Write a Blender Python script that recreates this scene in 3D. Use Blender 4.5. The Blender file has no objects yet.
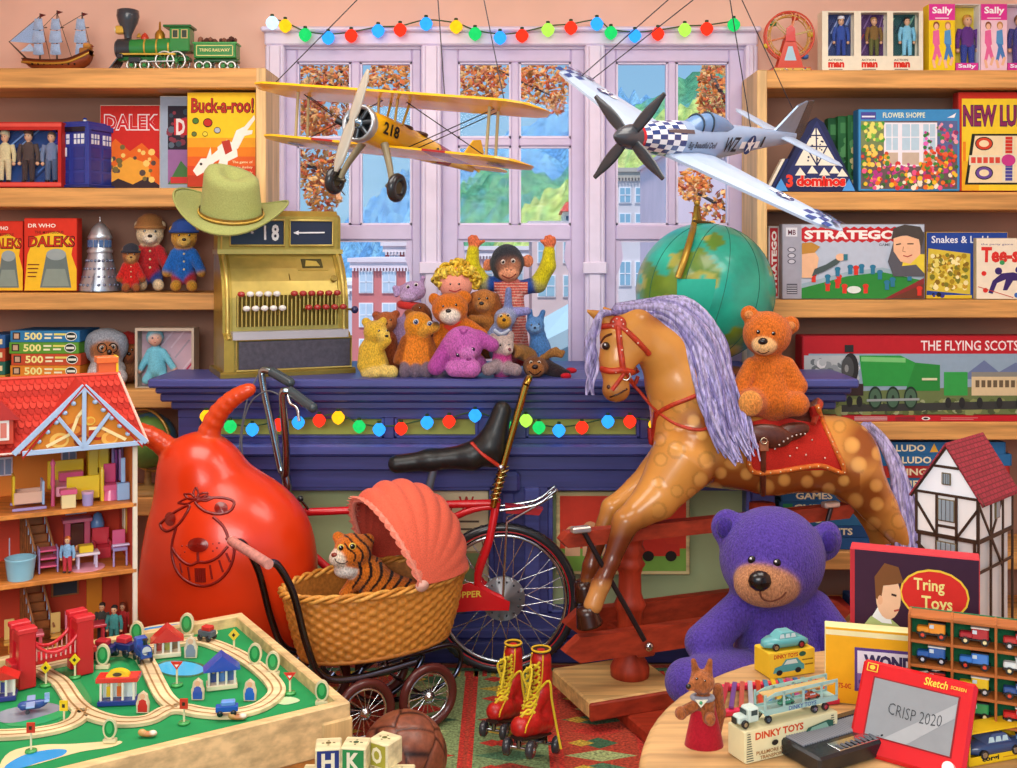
import bpy,math,random
import numpy as np
from mathutils import Vector,Matrix
V=Vector;pi=math.pi;sin=math.sin;cos=math.cos
rnd=random.Random(7)
F=1100.0;HX=508.5;HY=250.0;EYE=1.43
SC=bpy.context.scene;COL=SC.collection
def P(px,py,Y):
 return V(((px-HX)*Y/F,Y,EYE-(py-HY)*Y/F))
def FL(px,py,z=0.0):
 return P(px,py,F*(EYE-z)/(py-HY))
def lin(h):
 if not isinstance(h,str):return tuple(h)
 o=[]
 for i in(0,2,4):
  c=int(h[i:i+2],16)/255
  o.append(c/12.92 if c<=.04045 else((c+.055)/1.055)**2.4)
 return tuple(o)
def mixc(a,b,t):a=lin(a);b=lin(b);return tuple(a[i]*(1-t)+b[i]*t for i in range(3))
MATS={}
def mat(kind):
 if kind in MATS:return MATS[kind]
 m=bpy.data.materials.new(kind);m.use_nodes=True;nt=m.node_tree;N=nt.nodes;L=nt.links
 b=N['Principled BSDF'];out=N['Material Output']
 at=N.new('ShaderNodeAttribute');at.attribute_name='Col'
 tc=N.new('ShaderNodeTexCoord')
 def noise(scale,detail=3,vec=(1,1,1),rough=.55):
  mp=N.new('ShaderNodeMapping');mp.inputs['Scale'].default_value=vec
  L.new(tc.outputs['Object'],mp.inputs['Vector'])
  n=N.new('ShaderNodeTexNoise');n.inputs['Scale'].default_value=scale;n.inputs['Detail'].default_value=detail
  n.inputs['Roughness'].default_value=rough
  L.new(mp.outputs[0],n.inputs['Vector']);return n.outputs['Fac']
 def tint(fac,lo,hi,a=.3,z=.7,src=None):
  r=N.new('ShaderNodeMapRange');r.inputs[1].default_value=a;r.inputs[2].default_value=z
  r.inputs[3].default_value=lo;r.inputs[4].default_value=hi;L.new(fac,r.inputs[0])
  v=N.new('ShaderNodeVectorMath');v.operation='SCALE'
  L.new(src or at.outputs['Color'],v.inputs[0]);L.new(r.outputs[0],v.inputs['Scale']);return v.outputs[0]
 def bump(fac,st,dist=.002):
  p=N.new('ShaderNodeBump');p.inputs['Strength'].default_value=st;p.inputs['Distance'].default_value=dist
  L.new(fac,p.inputs['Height']);L.new(p.outputs[0],b.inputs['Normal'])
 def setp(**k):
  for a,v in k.items():b.inputs[a.replace('_',' ')].default_value=v
 c=at.outputs['Color']
 if kind=='matte':c=tint(noise(14),.93,1.06);setp(Roughness=.75,Specular_IOR_Level=.25)
 elif kind=='card':c=tint(noise(40),.96,1.04);setp(Roughness=.6,Specular_IOR_Level=.25)
 elif kind=='gloss':c=tint(noise(9),.95,1.05);setp(Roughness=.25,Coat_Weight=.15)
 elif kind=='rubber':c=tint(noise(6),.94,1.05);setp(Roughness=.27,Coat_Weight=.15,Subsurface_Weight=.0)
 elif kind=='metal':c=tint(noise(25),.9,1.08);setp(Metallic=.75,Roughness=.33)
 elif kind=='chrome':c=tint(noise(30),.95,1.05);setp(Metallic=1.,Roughness=.17)
 elif kind=='brass':c=tint(noise(18,4),.86,1.1);setp(Metallic=.55,Roughness=.34)
 elif kind=='fur':
  n=noise(230,3,(1,1,.55));c=tint(n,.62,1.25,.32,.68);bump(n,.9,.006);setp(Roughness=.9,Sheen_Weight=.15,Specular_IOR_Level=.2)
 elif kind=='hair':
  n=noise(120,3,(1,1,.25));c=tint(n,.5,1.35,.33,.67);bump(n,.8,.006);setp(Roughness=.6)
 elif kind=='cloth':n=noise(260,2);c=tint(n,.82,1.12);bump(n,.5,.002);setp(Roughness=.85,Sheen_Weight=.1,Specular_IOR_Level=.2)
 elif kind=='rug':n=noise(120,3);c=tint(n,.45,1.4,.33,.67);bump(n,.9,.006);setp(Roughness=.95)
 elif kind=='leather':n=noise(70,4);c=tint(n,.72,1.2);bump(n,.35,.002);setp(Roughness=.38)
 elif kind.startswith('wood'):
  s={'x':(.06,1,1),'y':(1,.06,1),'z':(1,1,.06)}[kind[4]]
  n=noise(46,4,s);n2=noise(7,2,s)
  c=tint(n,.70,1.18,.34,.66);c=tint(n2,.86,1.1,src=c);bump(n,.25,.002);setp(Roughness=.5,Specular_IOR_Level=.35)
 elif kind=='paint':
  n=noise(60,4,(.06,1,1));c=tint(n,.8,1.15);bump(n,.2,.002);setp(Roughness=.4)
 elif kind=='enamel':n=noise(12,3);c=tint(n,.95,1.05);setp(Roughness=.35)
 elif kind=='wicker':n=noise(90,3);c=tint(n,.7,1.25);setp(Roughness=.55)
 elif kind in('brick','tile'):
  uv=N.new('ShaderNodeTexBrick');uv.inputs['Scale'].default_value=1.0
  big=kind=='brick'
  uv.inputs['Brick Width'].default_value=.5 if big else.018;uv.inputs['Row Height'].default_value=.2 if big else.0095
  uv.inputs['Mortar Size'].default_value=.02 if big else.0012
  uv.inputs['Color1'].default_value=(1,1,1,1);uv.inputs['Color2'].default_value=(.72,.72,.72,1)
  uv.inputs['Mortar'].default_value=(1.25,1.2,1.2,1)if big else(.4,.34,.34,1)
  mp=N.new('ShaderNodeMapping');mp.inputs['Rotation'].default_value=(pi/2,0,0)
  a2=N.new('ShaderNodeAttribute');a2 .attribute_name='UVc'
  L.new(a2 .outputs['Vector'],uv.inputs['Vector'])
  mx=N.new('ShaderNodeVectorMath');mx.operation='MULTIPLY'
  L.new(at.outputs['Color'],mx.inputs[0]);L.new(uv.outputs['Color'],mx.inputs[1]);c=mx.outputs[0];setp(Roughness=.7)
  bump(uv.outputs['Fac'],-.4,.003)
 elif kind=='leaf':c=tint(noise(9),.75,1.25);setp(Roughness=.6)
 elif kind=='hill':
  n=noise(3.0,6,(1,1,1),.7);c=tint(n,.6,1.4,.35,.65);setp(Roughness=.95)
 elif kind=='wall':n=noise(2.2,3);c=tint(n,.93,1.06);setp(Roughness=.85,Specular_IOR_Level=.2)
 elif kind=='globe':
  n=noise(9,6);c=tint(n,.72,1.2);setp(Roughness=.3,Coat_Weight=.3)
 if kind=='emit':
  e=N.new('ShaderNodeEmission');e.inputs['Strength'].default_value=1.7;n=noise(60)
  L.new(tint(n,.92,1.08),e.inputs['Color']);L.new(e.outputs[0],out.inputs['Surface'])
 elif kind=='glass':
  t=N.new('ShaderNodeBsdfTransparent');g=N.new('ShaderNodeBsdfGlossy');g.inputs['Roughness'].default_value=.03
  mx=N.new('ShaderNodeMixShader');mx.inputs[0].default_value=.004
  t.inputs['Color'].default_value=(.97,.98,1,1)
  L.new(t.outputs[0],mx.inputs[1]);L.new(g.outputs[0],mx.inputs[2]);L.new(mx.outputs[0],out.inputs['Surface'])
 else:L.new(c,b.inputs['Base Color'])
 MATS[kind]=m;return m
def orient(axis,up=None):
 w=V(axis).normalized();u=V(up)if up else(V((0,0,1))if abs(w.z)<.9 else V((0,1,0)))
 x=u.cross(w).normalized();return x,w.cross(x),w
class MB:
 def __init__(s):s.v=[];s.f=[];s.c=[];s.m=[];s.s=[];s.n=0;s.uv=None;s.M=None
 def add(s,vs,fs,col,mt='matte',smooth=False,vcol=None):
  if s.M is not None:vs=[s.M@V(p)for p in vs]
  vs=np.asarray([tuple(p)for p in vs],dtype=np.float64)if not isinstance(vs,np.ndarray)else vs
  o=s.n;s.v.append(vs);s.n+=len(vs);c=lin(col)if col is not None else None
  for i,f in enumerate(fs):
   s.f.append([int(j)+o for j in f]);s.m.append(mt);s.s.append(smooth)
   s.c.append([tuple(vcol[j])for j in f]if vcol is not None else c)
  return s
 def hexa(s,p,col,mt='matte'):
  return s.add(p,[(3,2,1,0),(4,5,6,7),(0,1,5,4),(1,2,6,5),(2,3,7,6),(3,0,4,7)],col,mt)
 def box(s,x0,x1,y0,y1,z0,z1,col,mt='matte',bev=0.):
  if bev<=0:
   return s.hexa([(x0,y0,z0),(x1,y0,z0),(x1,y1,z0),(x0,y1,z0),(x0,y0,z1),(x1,y0,z1),(x1,y1,z1),(x0,y1,z1)],col,mt)
  return s.rbox(V(((x0+x1)/2,(y0+y1)/2,(z0+z1)/2)),V((x1-x0,0,0))/2,V((0,y1-y0,0))/2,V((0,0,z1-z0))/2,bev,col,mt)
 def rbox(s,c,a,b,d,bev,col,mt='matte'):
  c,a,b,d=V(c),V(a),V(b),V(d);ax=[a,b,d];ln=[k.length for k in ax];u=[k/l for k,l in zip(ax,ln)]
  bev=min(bev,min(ln)*.9);idx={};vs=[]
  for sx in(-1,1):
   for sy in(-1,1):
    for sz in(-1,1):
     sg=(sx,sy,sz)
     for k in range(3):
      q=c.copy()
      for j in range(3):q+=u[j]*sg[j]*(ln[j]if j==k else ln[j]-bev)
      idx[sg+(k,)]=len(vs);vs.append(q)
  fs=[]
  for k in range(3):
   i,j=(k+1)%3,(k+2)%3
   for sg in(-1,1):
    q=[]
    for(p,r)in((-1,-1),(1,-1),(1,1),(-1,1)):
     t=[0,0,0];t[k]=sg;t[i]=p;t[j]=r;q.append(idx[tuple(t)+(k,)])
    fs.append(q if sg>0 else q[::-1])
   for p in(-1,1):
    for r in(-1,1):
     t0=[0,0,0];t0[i]=p;t0[j]=r;t0[k]=-1;t1=t0[:];t1[k]=1
     q=[idx[tuple(t0)+(i,)],idx[tuple(t1)+(i,)],idx[tuple(t1)+(j,)],idx[tuple(t0)+(j,)]]
     fs.append(q if p*r<0 else q[::-1])
  for sx in(-1,1):
   for sy in(-1,1):
    for sz in(-1,1):
     q=[idx[(sx,sy,sz,k)]for k in range(3)];fs.append(q if sx*sy*sz>0 else q[::-1])
  return s.add(vs,fs,col,mt)
 def bar(s,a,b,w,h,col,mt='matte',up=None,bev=0.):
  a,b=V(a),V(b);x,y,z=orient(b-a,up)
  return s.rbox((a+b)/2,x*w/2,y*h/2,(b-a)/2,bev or min(w,h)*.12,col,mt)
 def ring(s,rows,col,mt='matte',closed=True,cap=True,smooth=True):
  n=len(rows[0]);vs=[p for r in rows for p in r];fs=[]
  for i in range(len(rows)-1):
   for j in range(n if closed else n-1):
    k=(j+1)%n;fs.append((i*n+j,i*n+k,(i+1)*n+k,(i+1)*n+j))
  s.add(vs,fs,col,mt,smooth)
  if cap and closed:
   s.add(rows[0],[tuple(range(n))[::-1]],col,mt);s.add(rows[-1],[tuple(range(n))],col,mt)
  return s
 def cyl(s,a,b,ra,rb=None,col='888888',mt='matte',n=16):
  rb=ra if rb is None else rb;a,b=V(a),V(b);x,y,w=orient(b-a)
  return s.ring([[a+(x*cos(t)+y*sin(t))*ra for t in[2*pi*i/n for i in range(n)]],[b+(x*cos(t)+y*sin(t))*rb for t in[2*pi*i/n for i in range(n)]]],col,mt)
 def lathe(s,o,prof,col,mt='matte',axis=(0,0,1),n=24,up=None,sx=1.,sy=1.):
  o=V(o);x,y,w=orient(axis,up)
  rows=[[o+w*h+(x*cos(t)*sx+y*sin(t)*sy)*max(r,1e-5)for t in[2*pi*i/n for i in range(n)]]for r,h in prof]
  return s.ring(rows,col,mt)
 def ball(s,c,r,col,mt='matte',n=16,rot=None,half=None):
  r=(r,r,r)if not hasattr(r,'__len__')else r;c=V(c);rows=[];m=n//2
  for i in range(m+1):
   ph=-pi/2+pi*i/m;rr=max(cos(ph),1e-4);row=[]
   for j in range(n):
    q=V((cos(2*pi*j/n)*rr*r[0],sin(2*pi*j/n)*rr*r[1],sin(ph)*r[2]));row.append(c+(rot@q if rot else q))
   rows.append(row)
  return s.ring(rows,col,mt)
 def tube(s,pts,r,col,mt='matte',n=10,sm=0,closed=False,flat=1.):
  pts=[V(p)for p in pts];rs=list(r)if hasattr(r,'__len__')else[r]*len(pts)
  if sm:pts,rs=spline(pts,rs,sm,closed)
  N=len(pts);rows=[];px=None
  for i,p in enumerate(pts):
   if closed:t=(pts[(i+1)%N]-pts[i-1])
   else:t=pts[min(i+1,N-1)]-pts[max(i-1,0)]
   if t.length<1e-9:t=V((0,0,1))
   t.normalize()
   if px is None:px=orient(t)[0]
   px=(px-t*px.dot(t));px=px.normalized()if px.length>1e-6 else orient(t)[0]
   py=t.cross(px)
   rows.append([p+(px*cos(a)+py*sin(a)*flat)*rs[i]for a in[2*pi*j/n for j in range(n)]])
  if closed:rows.append(rows[0]);return s.ring(rows,col,mt,cap=False)
  return s.ring(rows,col,mt)
 def torus(s,c,R,r,col,mt='matte',axis=(0,0,1),n=36,k=10,flat=1.):
  c=V(c);x,y,w=orient(axis);rows=[]
  for i in range(n+1):
   t=2*pi*i/n;d=x*cos(t)+y*sin(t)
   rows.append([c+d*(R+r*cos(a))+w*(r*flat*sin(a))for a in[2*pi*j/k for j in range(k)]])
  return s.ring(rows,col,mt,cap=False)
 def prism(s,pts,d,col,mt='matte',smooth=False):
  pts=[V(p)for p in pts];d=V(d);n=len(pts);nn=V((0,0,0))
  for i in range(n):nn+=pts[i].cross(pts[(i+1)%n])
  if nn.dot(d)<0:pts=pts[::-1]
  vs=pts+[p+d for p in pts]
  return s.add(vs,[tuple(range(n))[::-1],tuple(range(n,2*n))]+[(i,(i+1)%n,n+(i+1)%n,n+i)for i in range(n)],col,mt,smooth)
 def empty(s):return s.n==0
 def mesh(s,name,off):
  me=bpy.data.meshes.new(name);vs=np.concatenate(s.v)-np.array(off)
  me.from_pydata(vs.tolist(),[],s.f)
  kinds=list(dict.fromkeys(s.m))
  for k in kinds:me.materials.append(mat(k))
  me.polygons.foreach_set('material_index',[kinds.index(k)for k in s.m]);me.polygons.foreach_set('use_smooth',s.s)
  at=me.color_attributes.new('Col','FLOAT_COLOR','CORNER');flat=[]
  for f,c in zip(s.f,s.c):
   if isinstance(c[0],tuple):
    for q in c:flat+=[*q,1.]
   else:flat+=[*c,1.]*len(f)
  at.data.foreach_set('color',flat)
  if 'brick' in kinds or 'tile' in kinds:
   ua=me.attributes.new('UVc','FLOAT_VECTOR','CORNER');d=[]
   for f in me.polygons:
    nrm=f.normal;u=V((0,0,1)).cross(nrm);u=u.normalized()if u.length>.05 else V((1,0,0));w=nrm.cross(u)
    for vi in f.vertices:q=me.vertices[vi].co;d+=[q.dot(u),q.dot(w),0.]
   ua.data.foreach_set('vector',d)
  me.update();return me
def spline(pts,rs,k,closed=False):
 N=len(pts);op=[];orr=[]
 for i in range(N if closed else N-1):
  g=(lambda a:pts[a%N])if closed else(lambda a:pts[min(max(a,0),N-1)])
  p0,p1,p2,p3=g(i-1),g(i),g(i+1),g(i+2)
  for j in range(k):
   t=j/k;op.append(.5*((2*p1)+(p2-p0)*t+(2*p0-5*p1+4*p2-p3)*t*t+(3*p1-p0-3*p2+p3)*t**3));orr.append(rs[i%N]*(1-t)+rs[(i+1)%N]*t)
 if not closed:op.append(pts[-1]);orr.append(rs[-1])
 return op,orr
class Thing:
 def __init__(s,name,label,cat,group=None,kind=None,origin=None):
  s.name,s.label,s.cat,s.group,s.kind,s.origin=name,label,cat,group,kind,origin;s.parts=[]
 def part(s,name='main',parent=None,label=None):
  m=MB();s.parts.append((name,m,parent,label));return m
 def done(s):
  ps=[p for p in s.parts if not p[1].empty()]
  allv=np.concatenate([np.concatenate(p[1].v)for p in ps]);lo=allv.min(0);hi=allv.max(0)
  o=s.origin if s.origin is not None else((lo[0]+hi[0])/2,(lo[1]+hi[1])/2,lo[2])
  made={};root=None
  mains=[p for p in ps if p[0]=='main']
  if mains:root=bpy.data.objects.new(s.name,mains[0][1].mesh(s.name,o))
  else:root=bpy.data.objects.new(s.name,None);root.empty_display_size=.05
  root.location=o;COL.objects.link(root)
  for k,v in(('label',s.label),('category',s.cat),('group',s.group),('kind',s.kind)):
   if v:root[k]=v
  for name,m,par,lab in ps:
   if name=='main':made[id(m)]=root;continue
   ob=bpy.data.objects.new(name,m.mesh(name,o));COL.objects.link(ob);made[id(m)]=ob
   ob.parent=made[id(par)]if par is not None else root
   if lab:ob['label']=lab
  return root
def struct(name,mb,off=(0,0,0)):
 o=bpy.data.objects.new(name,mb.mesh(name,off));o.location=off;o['kind']='structure';COL.objects.link(o);return o
def clone(root,loc=None,rotz=None,label=None,group=None,scale=None):
 def cp(o,par):
  c=o.copy();COL.objects.link(c);c.parent=par
  for ch in o.children:cp(ch,c)
  return c
 r=cp(root,None)
 if loc is not None:r.location=loc
 if rotz is not None:r.rotation_euler=(0,0,rotz)
 if scale is not None:r.scale=(scale,)*3
 if label:r['label']=label
 if group:r['group']=group
 return r
TXT={}
def textmesh(t,bold=0.):
 k=(t,bold)
 if k not in TXT:
  cu=bpy.data.curves.new('lettering','FONT');cu.body=t;cu.resolution_u=2;cu.offset=bold
  ob=bpy.data.objects.new('lettering',cu);me=bpy.data.meshes.new_from_object(ob)
  v=np.array([tuple(q.co[:2])for q in me.vertices])if len(me.vertices)else np.zeros((0,2));f=[tuple(p.vertices)for p in me.polygons]
  bpy.data.objects.remove(ob);bpy.data.meshes.remove(me);bpy.data.curves.remove(cu);TXT[k]=(v,f)
 return TXT[k]
class Panel:
 """coordinates 0..1 across a rectangle o, o+u (right), o+v (up); every layer lies a hair above the last"""
 def __init__(s,mb,o,u,v,mt='card',step=.0001):
  s.b,s.o,s.u,s.v,s.mt=mb,V(o),V(u),V(v),mt;s.n=s.u.cross(s.v).normalized();s.k=1;s.st=step
 def at(s,x,y):return s.o+s.u*x+s.v*y+s.n*(s.k*s.st)
 def poly(s,pts,col,mt=None):
  a=sum(pts[i-1][0]*pts[i][1]-pts[i][0]*pts[i-1][1]for i in range(len(pts)))
  if a<0:pts=pts[::-1]
  s.b.add([s.at(*p)for p in pts],[tuple(range(len(pts)))],col,mt or s.mt);s.k+=1;return s
 def rect(s,x0,y0,x1,y1,col,mt=None):return s.poly([(x0,y0),(x1,y0),(x1,y1),(x0,y1)],col,mt)
 def disc(s,x,y,rx,ry,col,n=18,rot=0.,mt=None):
  c,d=cos(rot),sin(rot)
  return s.poly([(x+rx*cos(t)*c-ry*sin(t)*d,y+rx*cos(t)*d+ry*sin(t)*c)for t in[2*pi*i/n for i in range(n)]],col,mt)
 def line(s,pts,w,col,asp=None):
  asp=asp or s.u.length/s.v.length
  for(a,b)in zip(pts[:-1],pts[1:]):
   d=V(((b[0]-a[0])*asp,b[1]-a[1]))
   if d.length<1e-6:continue
   d.normalize();q=V((-d.y/asp,d.x))*w/2;e=V((d.x/asp,d.y))*w*.3
   s.b.add([s.at(a[0]+q.x-e.x,a[1]+q.y-e.y),s.at(a[0]-q.x-e.x,a[1]-q.y-e.y),s.at(b[0]-q.x+e.x,b[1]-q.y+e.y),s.at(b[0]+q.x+e.x,b[1]+q.y+e.y)],[(0,1,2,3)],col,s.mt)
  s.k+=1;return s
 def text(s,t,x0,y0,x1,y1,col,bold=.015,slant=0.,arc=0.):
  v,f=textmesh(t,bold)
  if len(v)==0:return s
  lo,hi=v.min(0),v.max(0);q=(v-lo)/np.maximum(hi-lo,1e-6)
  pts=[s.at(x0+(x1-x0)*a+slant*b*(y1-y0),y0+(y1-y0)*b+arc*(1-(2*a-1)**2))for a,b in q]
  s.b.add(pts,f,col,s.mt);s.k+=1;return s
 def specks(s,x0,y0,x1,y1,cols,n,r,seed=1):
  q=random.Random(seed);asp=s.u.length/s.v.length
  for i in range(n):
   rr=r*q.uniform(.6,1.3);s.disc(q.uniform(x0,x1),q.uniform(y0,y1),rr/asp,rr,q.choice(cols),7);s.k-=.97
  return s
 def man(s,x,y,h,skin,hair,top,legs,w=None,arms=None):
  asp=s.u.length/s.v.length;w=w or h*.3;W=w/asp
  s.rect(x-W*.32,y,x-W*.03,y+h*.46,legs);s.rect(x+W*.03,y,x+W*.32,y+h*.46,legs)
  s.poly([(x-W*.4,y+h*.42),(x+W*.4,y+h*.42),(x+W*.5,y+h*.8),(x-W*.5,y+h*.8)],top)
  s.poly([(x-W*.5,y+h*.8),(x-W*.75,y+h*.4),(x-W*.55,y+h*.38),(x-W*.28,y+h*.75)],arms or top)
  s.poly([(x+W*.5,y+h*.8),(x+W*.75,y+h*.4),(x+W*.55,y+h*.38),(x+W*.28,y+h*.75)],arms or top)
  s.disc(x,y+h*.92,h*.1/asp,h*.1,hair,12);s.disc(x,y+h*.89,h*.075/asp,h*.085,skin,12);return s
def carton(t,c,u,v,d,col,side=None,name='carton',mt='card',par=None,picture='picture'):
 """a box: c = bottom left front corner, u right, v up, d depth vectors; returns a Panel on the front"""
 c,u,v,d=V(c),V(u),V(v),V(d);m=t.part(name,par)
 m.rbox(c+u/2+v/2+d/2,u/2,d/2,v/2,min(u.length,v.length,d.length)*.04,side or col,mt)
 p=t.part(picture,m);pn=Panel(p,c+u*.008+v*.008,u*.984,v*.984);pn.rect(0,0,1,1,col);return pn
def E(c,r,col='ffffff',rot=None,k=None):return('e',V(c),r if hasattr(r,'__len__')else(r,)*3,col,rot,k)
def C(a,b,ra,rb,col='ffffff',k=None):return('c',V(a),V(b),ra,rb,col,k)
def blob(mb,prims,vox,k=.01,mt='fur',colfn=None,sharp=.15,smooth=True):
 lo=np.full(3,1e9);hi=-lo
 for p in prims:
  if p[0]=='e':R=max(p[2]);lo=np.minimum(lo,np.array(p[1])-R);hi=np.maximum(hi,np.array(p[1])+R)
  else:
   for q,r in((p[1],p[3]),(p[2],p[4])):lo=np.minimum(lo,np.array(q)-r);hi=np.maximum(hi,np.array(q)+r)
 lo-=vox*3;hi+=vox*3;n=np.ceil((hi-lo)/vox).astype(int)+1
 ax=[lo[i]+vox*np.arange(n[i])for i in range(3)]
 def dist(p,X):
  if p[0]=='e':
   q=X-np.array(p[1])
   if p[4]is not None:q=q@np.array(p[4])
   r=np.array(p[2]);a=np.sqrt(((q/r)**2).sum(-1));b=np.sqrt(((q/r**2)**2).sum(-1));return a*(a-1)/np.maximum(b,1e-9)
  a=np.array(p[1]);b=np.array(p[2])-a;h=np.clip(((X-a)@b)/max(b@b,1e-12),0,1)
  return np.sqrt(((X-a-h[...,None]*b)**2).sum(-1))-(p[3]*(1-h)+p[4]*h)
 D=np.full(tuple(n),1e3)
 for p in prims:
  kk=p[-1]or k;pl=np.minimum(np.array(p[1])-(max(p[2])if p[0]=='e' else p[3]),1e9 if p[0]=='e' else np.array(p[2])-p[4]);ph=np.maximum(np.array(p[1])+(max(p[2])if p[0]=='e' else p[3]),-1e9 if p[0]=='e' else np.array(p[2])+p[4])
  i0=np.clip(((pl-kk-lo)/vox).astype(int)-3,0,n-1);i1=np.clip(((ph+kk-lo)/vox).astype(int)+4,1,n);sl=tuple(slice(a,b)for a,b in zip(i0,i1))
  d=dist(p,np.stack(np.meshgrid(*[ax[i][sl[i]]for i in range(3)],indexing='ij'),-1));q=D[sl]
  h=np.clip(.5+.5*(q-d)/kk,0,1);D[sl]=q*(1-h)+d*h-kk*h*(1-h)
 S=D<0;nx,ny,nz=D.shape
 cnt=np.zeros((nx-1,ny-1,nz-1),np.int8)
 for i in(0,1):
  for j in(0,1):
   for l in(0,1):cnt+=S[i:nx-1+i,j:ny-1+j,l:nz-1+l]
 act=np.argwhere((cnt>0)&(cnt<8));idm=-np.ones(cnt.shape,np.int64);idm[tuple(act.T)]=np.arange(len(act))
 acc=np.zeros((len(act),3));num=np.zeros(len(act))
 cor=[(i,j,l)for i in(0,1)for j in(0,1)for l in(0,1)]
 for a in cor:
  for ax_ in range(3):
   if a[ax_]:continue
   b=list(a);b[ax_]=1
   da=D[tuple((act+a).T)];db=D[tuple((act+b).T)];cr=(da<0)!=(db<0)
   t=np.where(cr,da/np.where(cr,da-db,1),0);pt=np.tile(np.array(a,float),(len(act),1));pt[:,ax_]+=t
   acc[cr]+=pt[cr];num[cr]+=1
 vs=lo+(act+acc/num[:,None])*vox;fs=[]
 for ax_ in range(3):
  sl0=[slice(None)]*3;sl1=[slice(None)]*3;sl0[ax_]=slice(0,-1);sl1[ax_]=slice(1,None)
  e=np.argwhere(S[tuple(sl0)]!=S[tuple(sl1)]);u,w=(ax_+1)%3,(ax_+2)%3
  e=e[(e[:,u]>0)&(e[:,w]>0)&(e[:,u]<n[u]-1)&(e[:,w]<n[w]-1)]
  def cell(du,dw):q=e.copy();q[:,u]+=du;q[:,w]+=dw;return idm[tuple(q.T)]
  q=np.stack([cell(-1,-1),cell(0,-1),cell(0,0),cell(-1,0)],1)
  inside=S[tuple(e.T)];q[~inside]=q[~inside][:,::-1];fs.append(q)
 fs=np.concatenate(fs)
 cols=np.array([lin(p[3]if p[0]=='e' else p[5])for p in prims]);dd=np.stack([dist(p,vs)for p in prims],1)
 w=np.exp(-(dd-dd.min(1,keepdims=True))/(vox*sharp*4));vc=(w@cols)/w.sum(1,keepdims=True)
 if colfn:vc=np.array([colfn(V(p),c)for p,c in zip(vs,vc)])
 mb.add(vs,fs.tolist(),None,mt,smooth,vc);return mb
class At:
 """joints of a soft toy or body given as photo positions: depth offset d in photo units at distance Y"""
 def __init__(s,Y):s.Y=Y;s.s=Y/F;s.dy=0
 def p(s,x,y,d=0):return P(x,y+s.dy,s.Y+d*s.s)
 def e(s,x,y,d,rx,ry=None,rd=None,col='ffffff',a=0,k=None):
  ry=rx if ry is None else ry;rd=(rx+ry)/2 if rd is None else rd
  return E(s.p(x,y,d),(rx*s.s,rd*s.s,ry*s.s),col,Matrix.Rotation(-math.radians(a),3,'Y')if a else None,k*s.s if k else None)
 def c(s,x0,y0,d0,r0,x1,y1,d1,r1,col='ffffff',k=None):return C(s.p(x0,y0,d0),s.p(x1,y1,d1),r0*s.s,r1*s.s,col,k*s.s if k else None)
 def ball(s,mb,x,y,d,r,col,mt='gloss',n=12,ry=None,rd=None):
  return mb.ball(s.p(x,y,d),(r*s.s,(rd or r)*s.s,(ry or r)*s.s),col,mt,n)
def sdf(prims,X,k):
 D=None
 for p in prims:
  if p[0]=='e':
   q=X-np.array(p[1])
   if p[4]is not None:q=q@np.array(p[4])
   r=np.array(p[2]);a=np.sqrt(((q/r)**2).sum(-1));b=np.sqrt(((q/r**2)**2).sum(-1));d=a*(a-1)/np.maximum(b,1e-9)
  else:
   a=np.array(p[1]);b=np.array(p[2])-a;h=np.clip(((X-a)@b)/max(b@b,1e-12),0,1)
   d=np.sqrt(((X-a-h[...,None]*b)**2).sum(-1))-(p[3]*(1-h)+p[4]*h)
  if D is None:D=d;continue
  kk=p[-1]or k;h=np.clip(.5+.5*(D-d)/kk,0,1);D=D*(1-h)+d*h-kk*h*(1-h)
 return D
class Soft(Thing):
 """a stuffed toy or other smooth body; joints in photo positions at distance Y"""
 def __init__(s,name,label,cat,Y,group=None,k=4.,mt='fur'):
  super().__init__(name,label,cat,group);s.a=At(Y);s.pr=[];s.k=k*s.a.s;s.mt=mt;s.main=None
 def e(s,*a,**k):s.pr.append(s.a.e(*a,**k));return s
 def c(s,*a,**k):s.pr.append(s.a.c(*a,**k));return s
 def body(s,vox=1.,name='body',colfn=None,**kw):
  s.main=s.part(name);blob(s.main,s.pr,vox*s.a.s,s.k,s.mt,colfn,**kw);return s.main
 def front(s,x,y,d0=-160,d1=120):
  ds=np.linspace(d0,d1,561);X=np.array([tuple(s.a.p(x,y,d))for d in ds]);i=np.where(sdf(s.pr,X,s.k)<0)[0]
  return ds[i[0]]if len(i)else 0.
 def dot(s,name,x,y,r,col,mt='gloss',ry=None,out=.25,par=None,label=None,m=None):
  m=m or s.part(name,par,label);d=s.front(x,y);s.a.ball(m,x,y,d-r*out+r*.35,r,col,mt,12,ry,r*.7);return m
 def eyes(s,*xy,r=2.,col='0c0806',white=None):
  for x,y in xy:
   m=s.dot('eye',x,y,r*1.5 if white else r,white or col)
   if white:d=s.front(x,y);s.a.ball(m,x,y,d-r*.55,r,col,'gloss',10,None,r*.75)
   d=s.front(x,y);s.a.ball(m,x-r*.3,y-r*.35,d-r*(1. if white else.65),r*.25,'ffffff','gloss',8)
 def stroke(s,name,pts,r,col,mt='cloth',par=None,m=None,sm=4,lift=0.):
  m=m or s.part(name,par);q,_=spline([V((x,y,0))for x,y in pts],[1]*len(pts),sm)
  m.tube([s.a.p(p.x,p.y,s.front(p.x,p.y)-lift)for p in q],r*s.a.s,col,mt,6);return m
cam=bpy.data.cameras.new('camera');camo=bpy.data.objects.new('camera',cam);COL.objects.link(camo)
cam.sensor_width=36;cam.lens=F/1017*36;cam.shift_y=-(384-HY)/1017;camo.location=(0,0,EYE);camo.rotation_euler=(pi/2,0,0)
cam.clip_start=.05;cam.clip_end=400;SC.camera=camo
SC.view_settings.view_transform='Standard';SC.view_settings.look='None';SC.view_settings.gamma=1;SC.view_settings.exposure=0.0;SC.view_settings.use_curve_mapping=False
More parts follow.
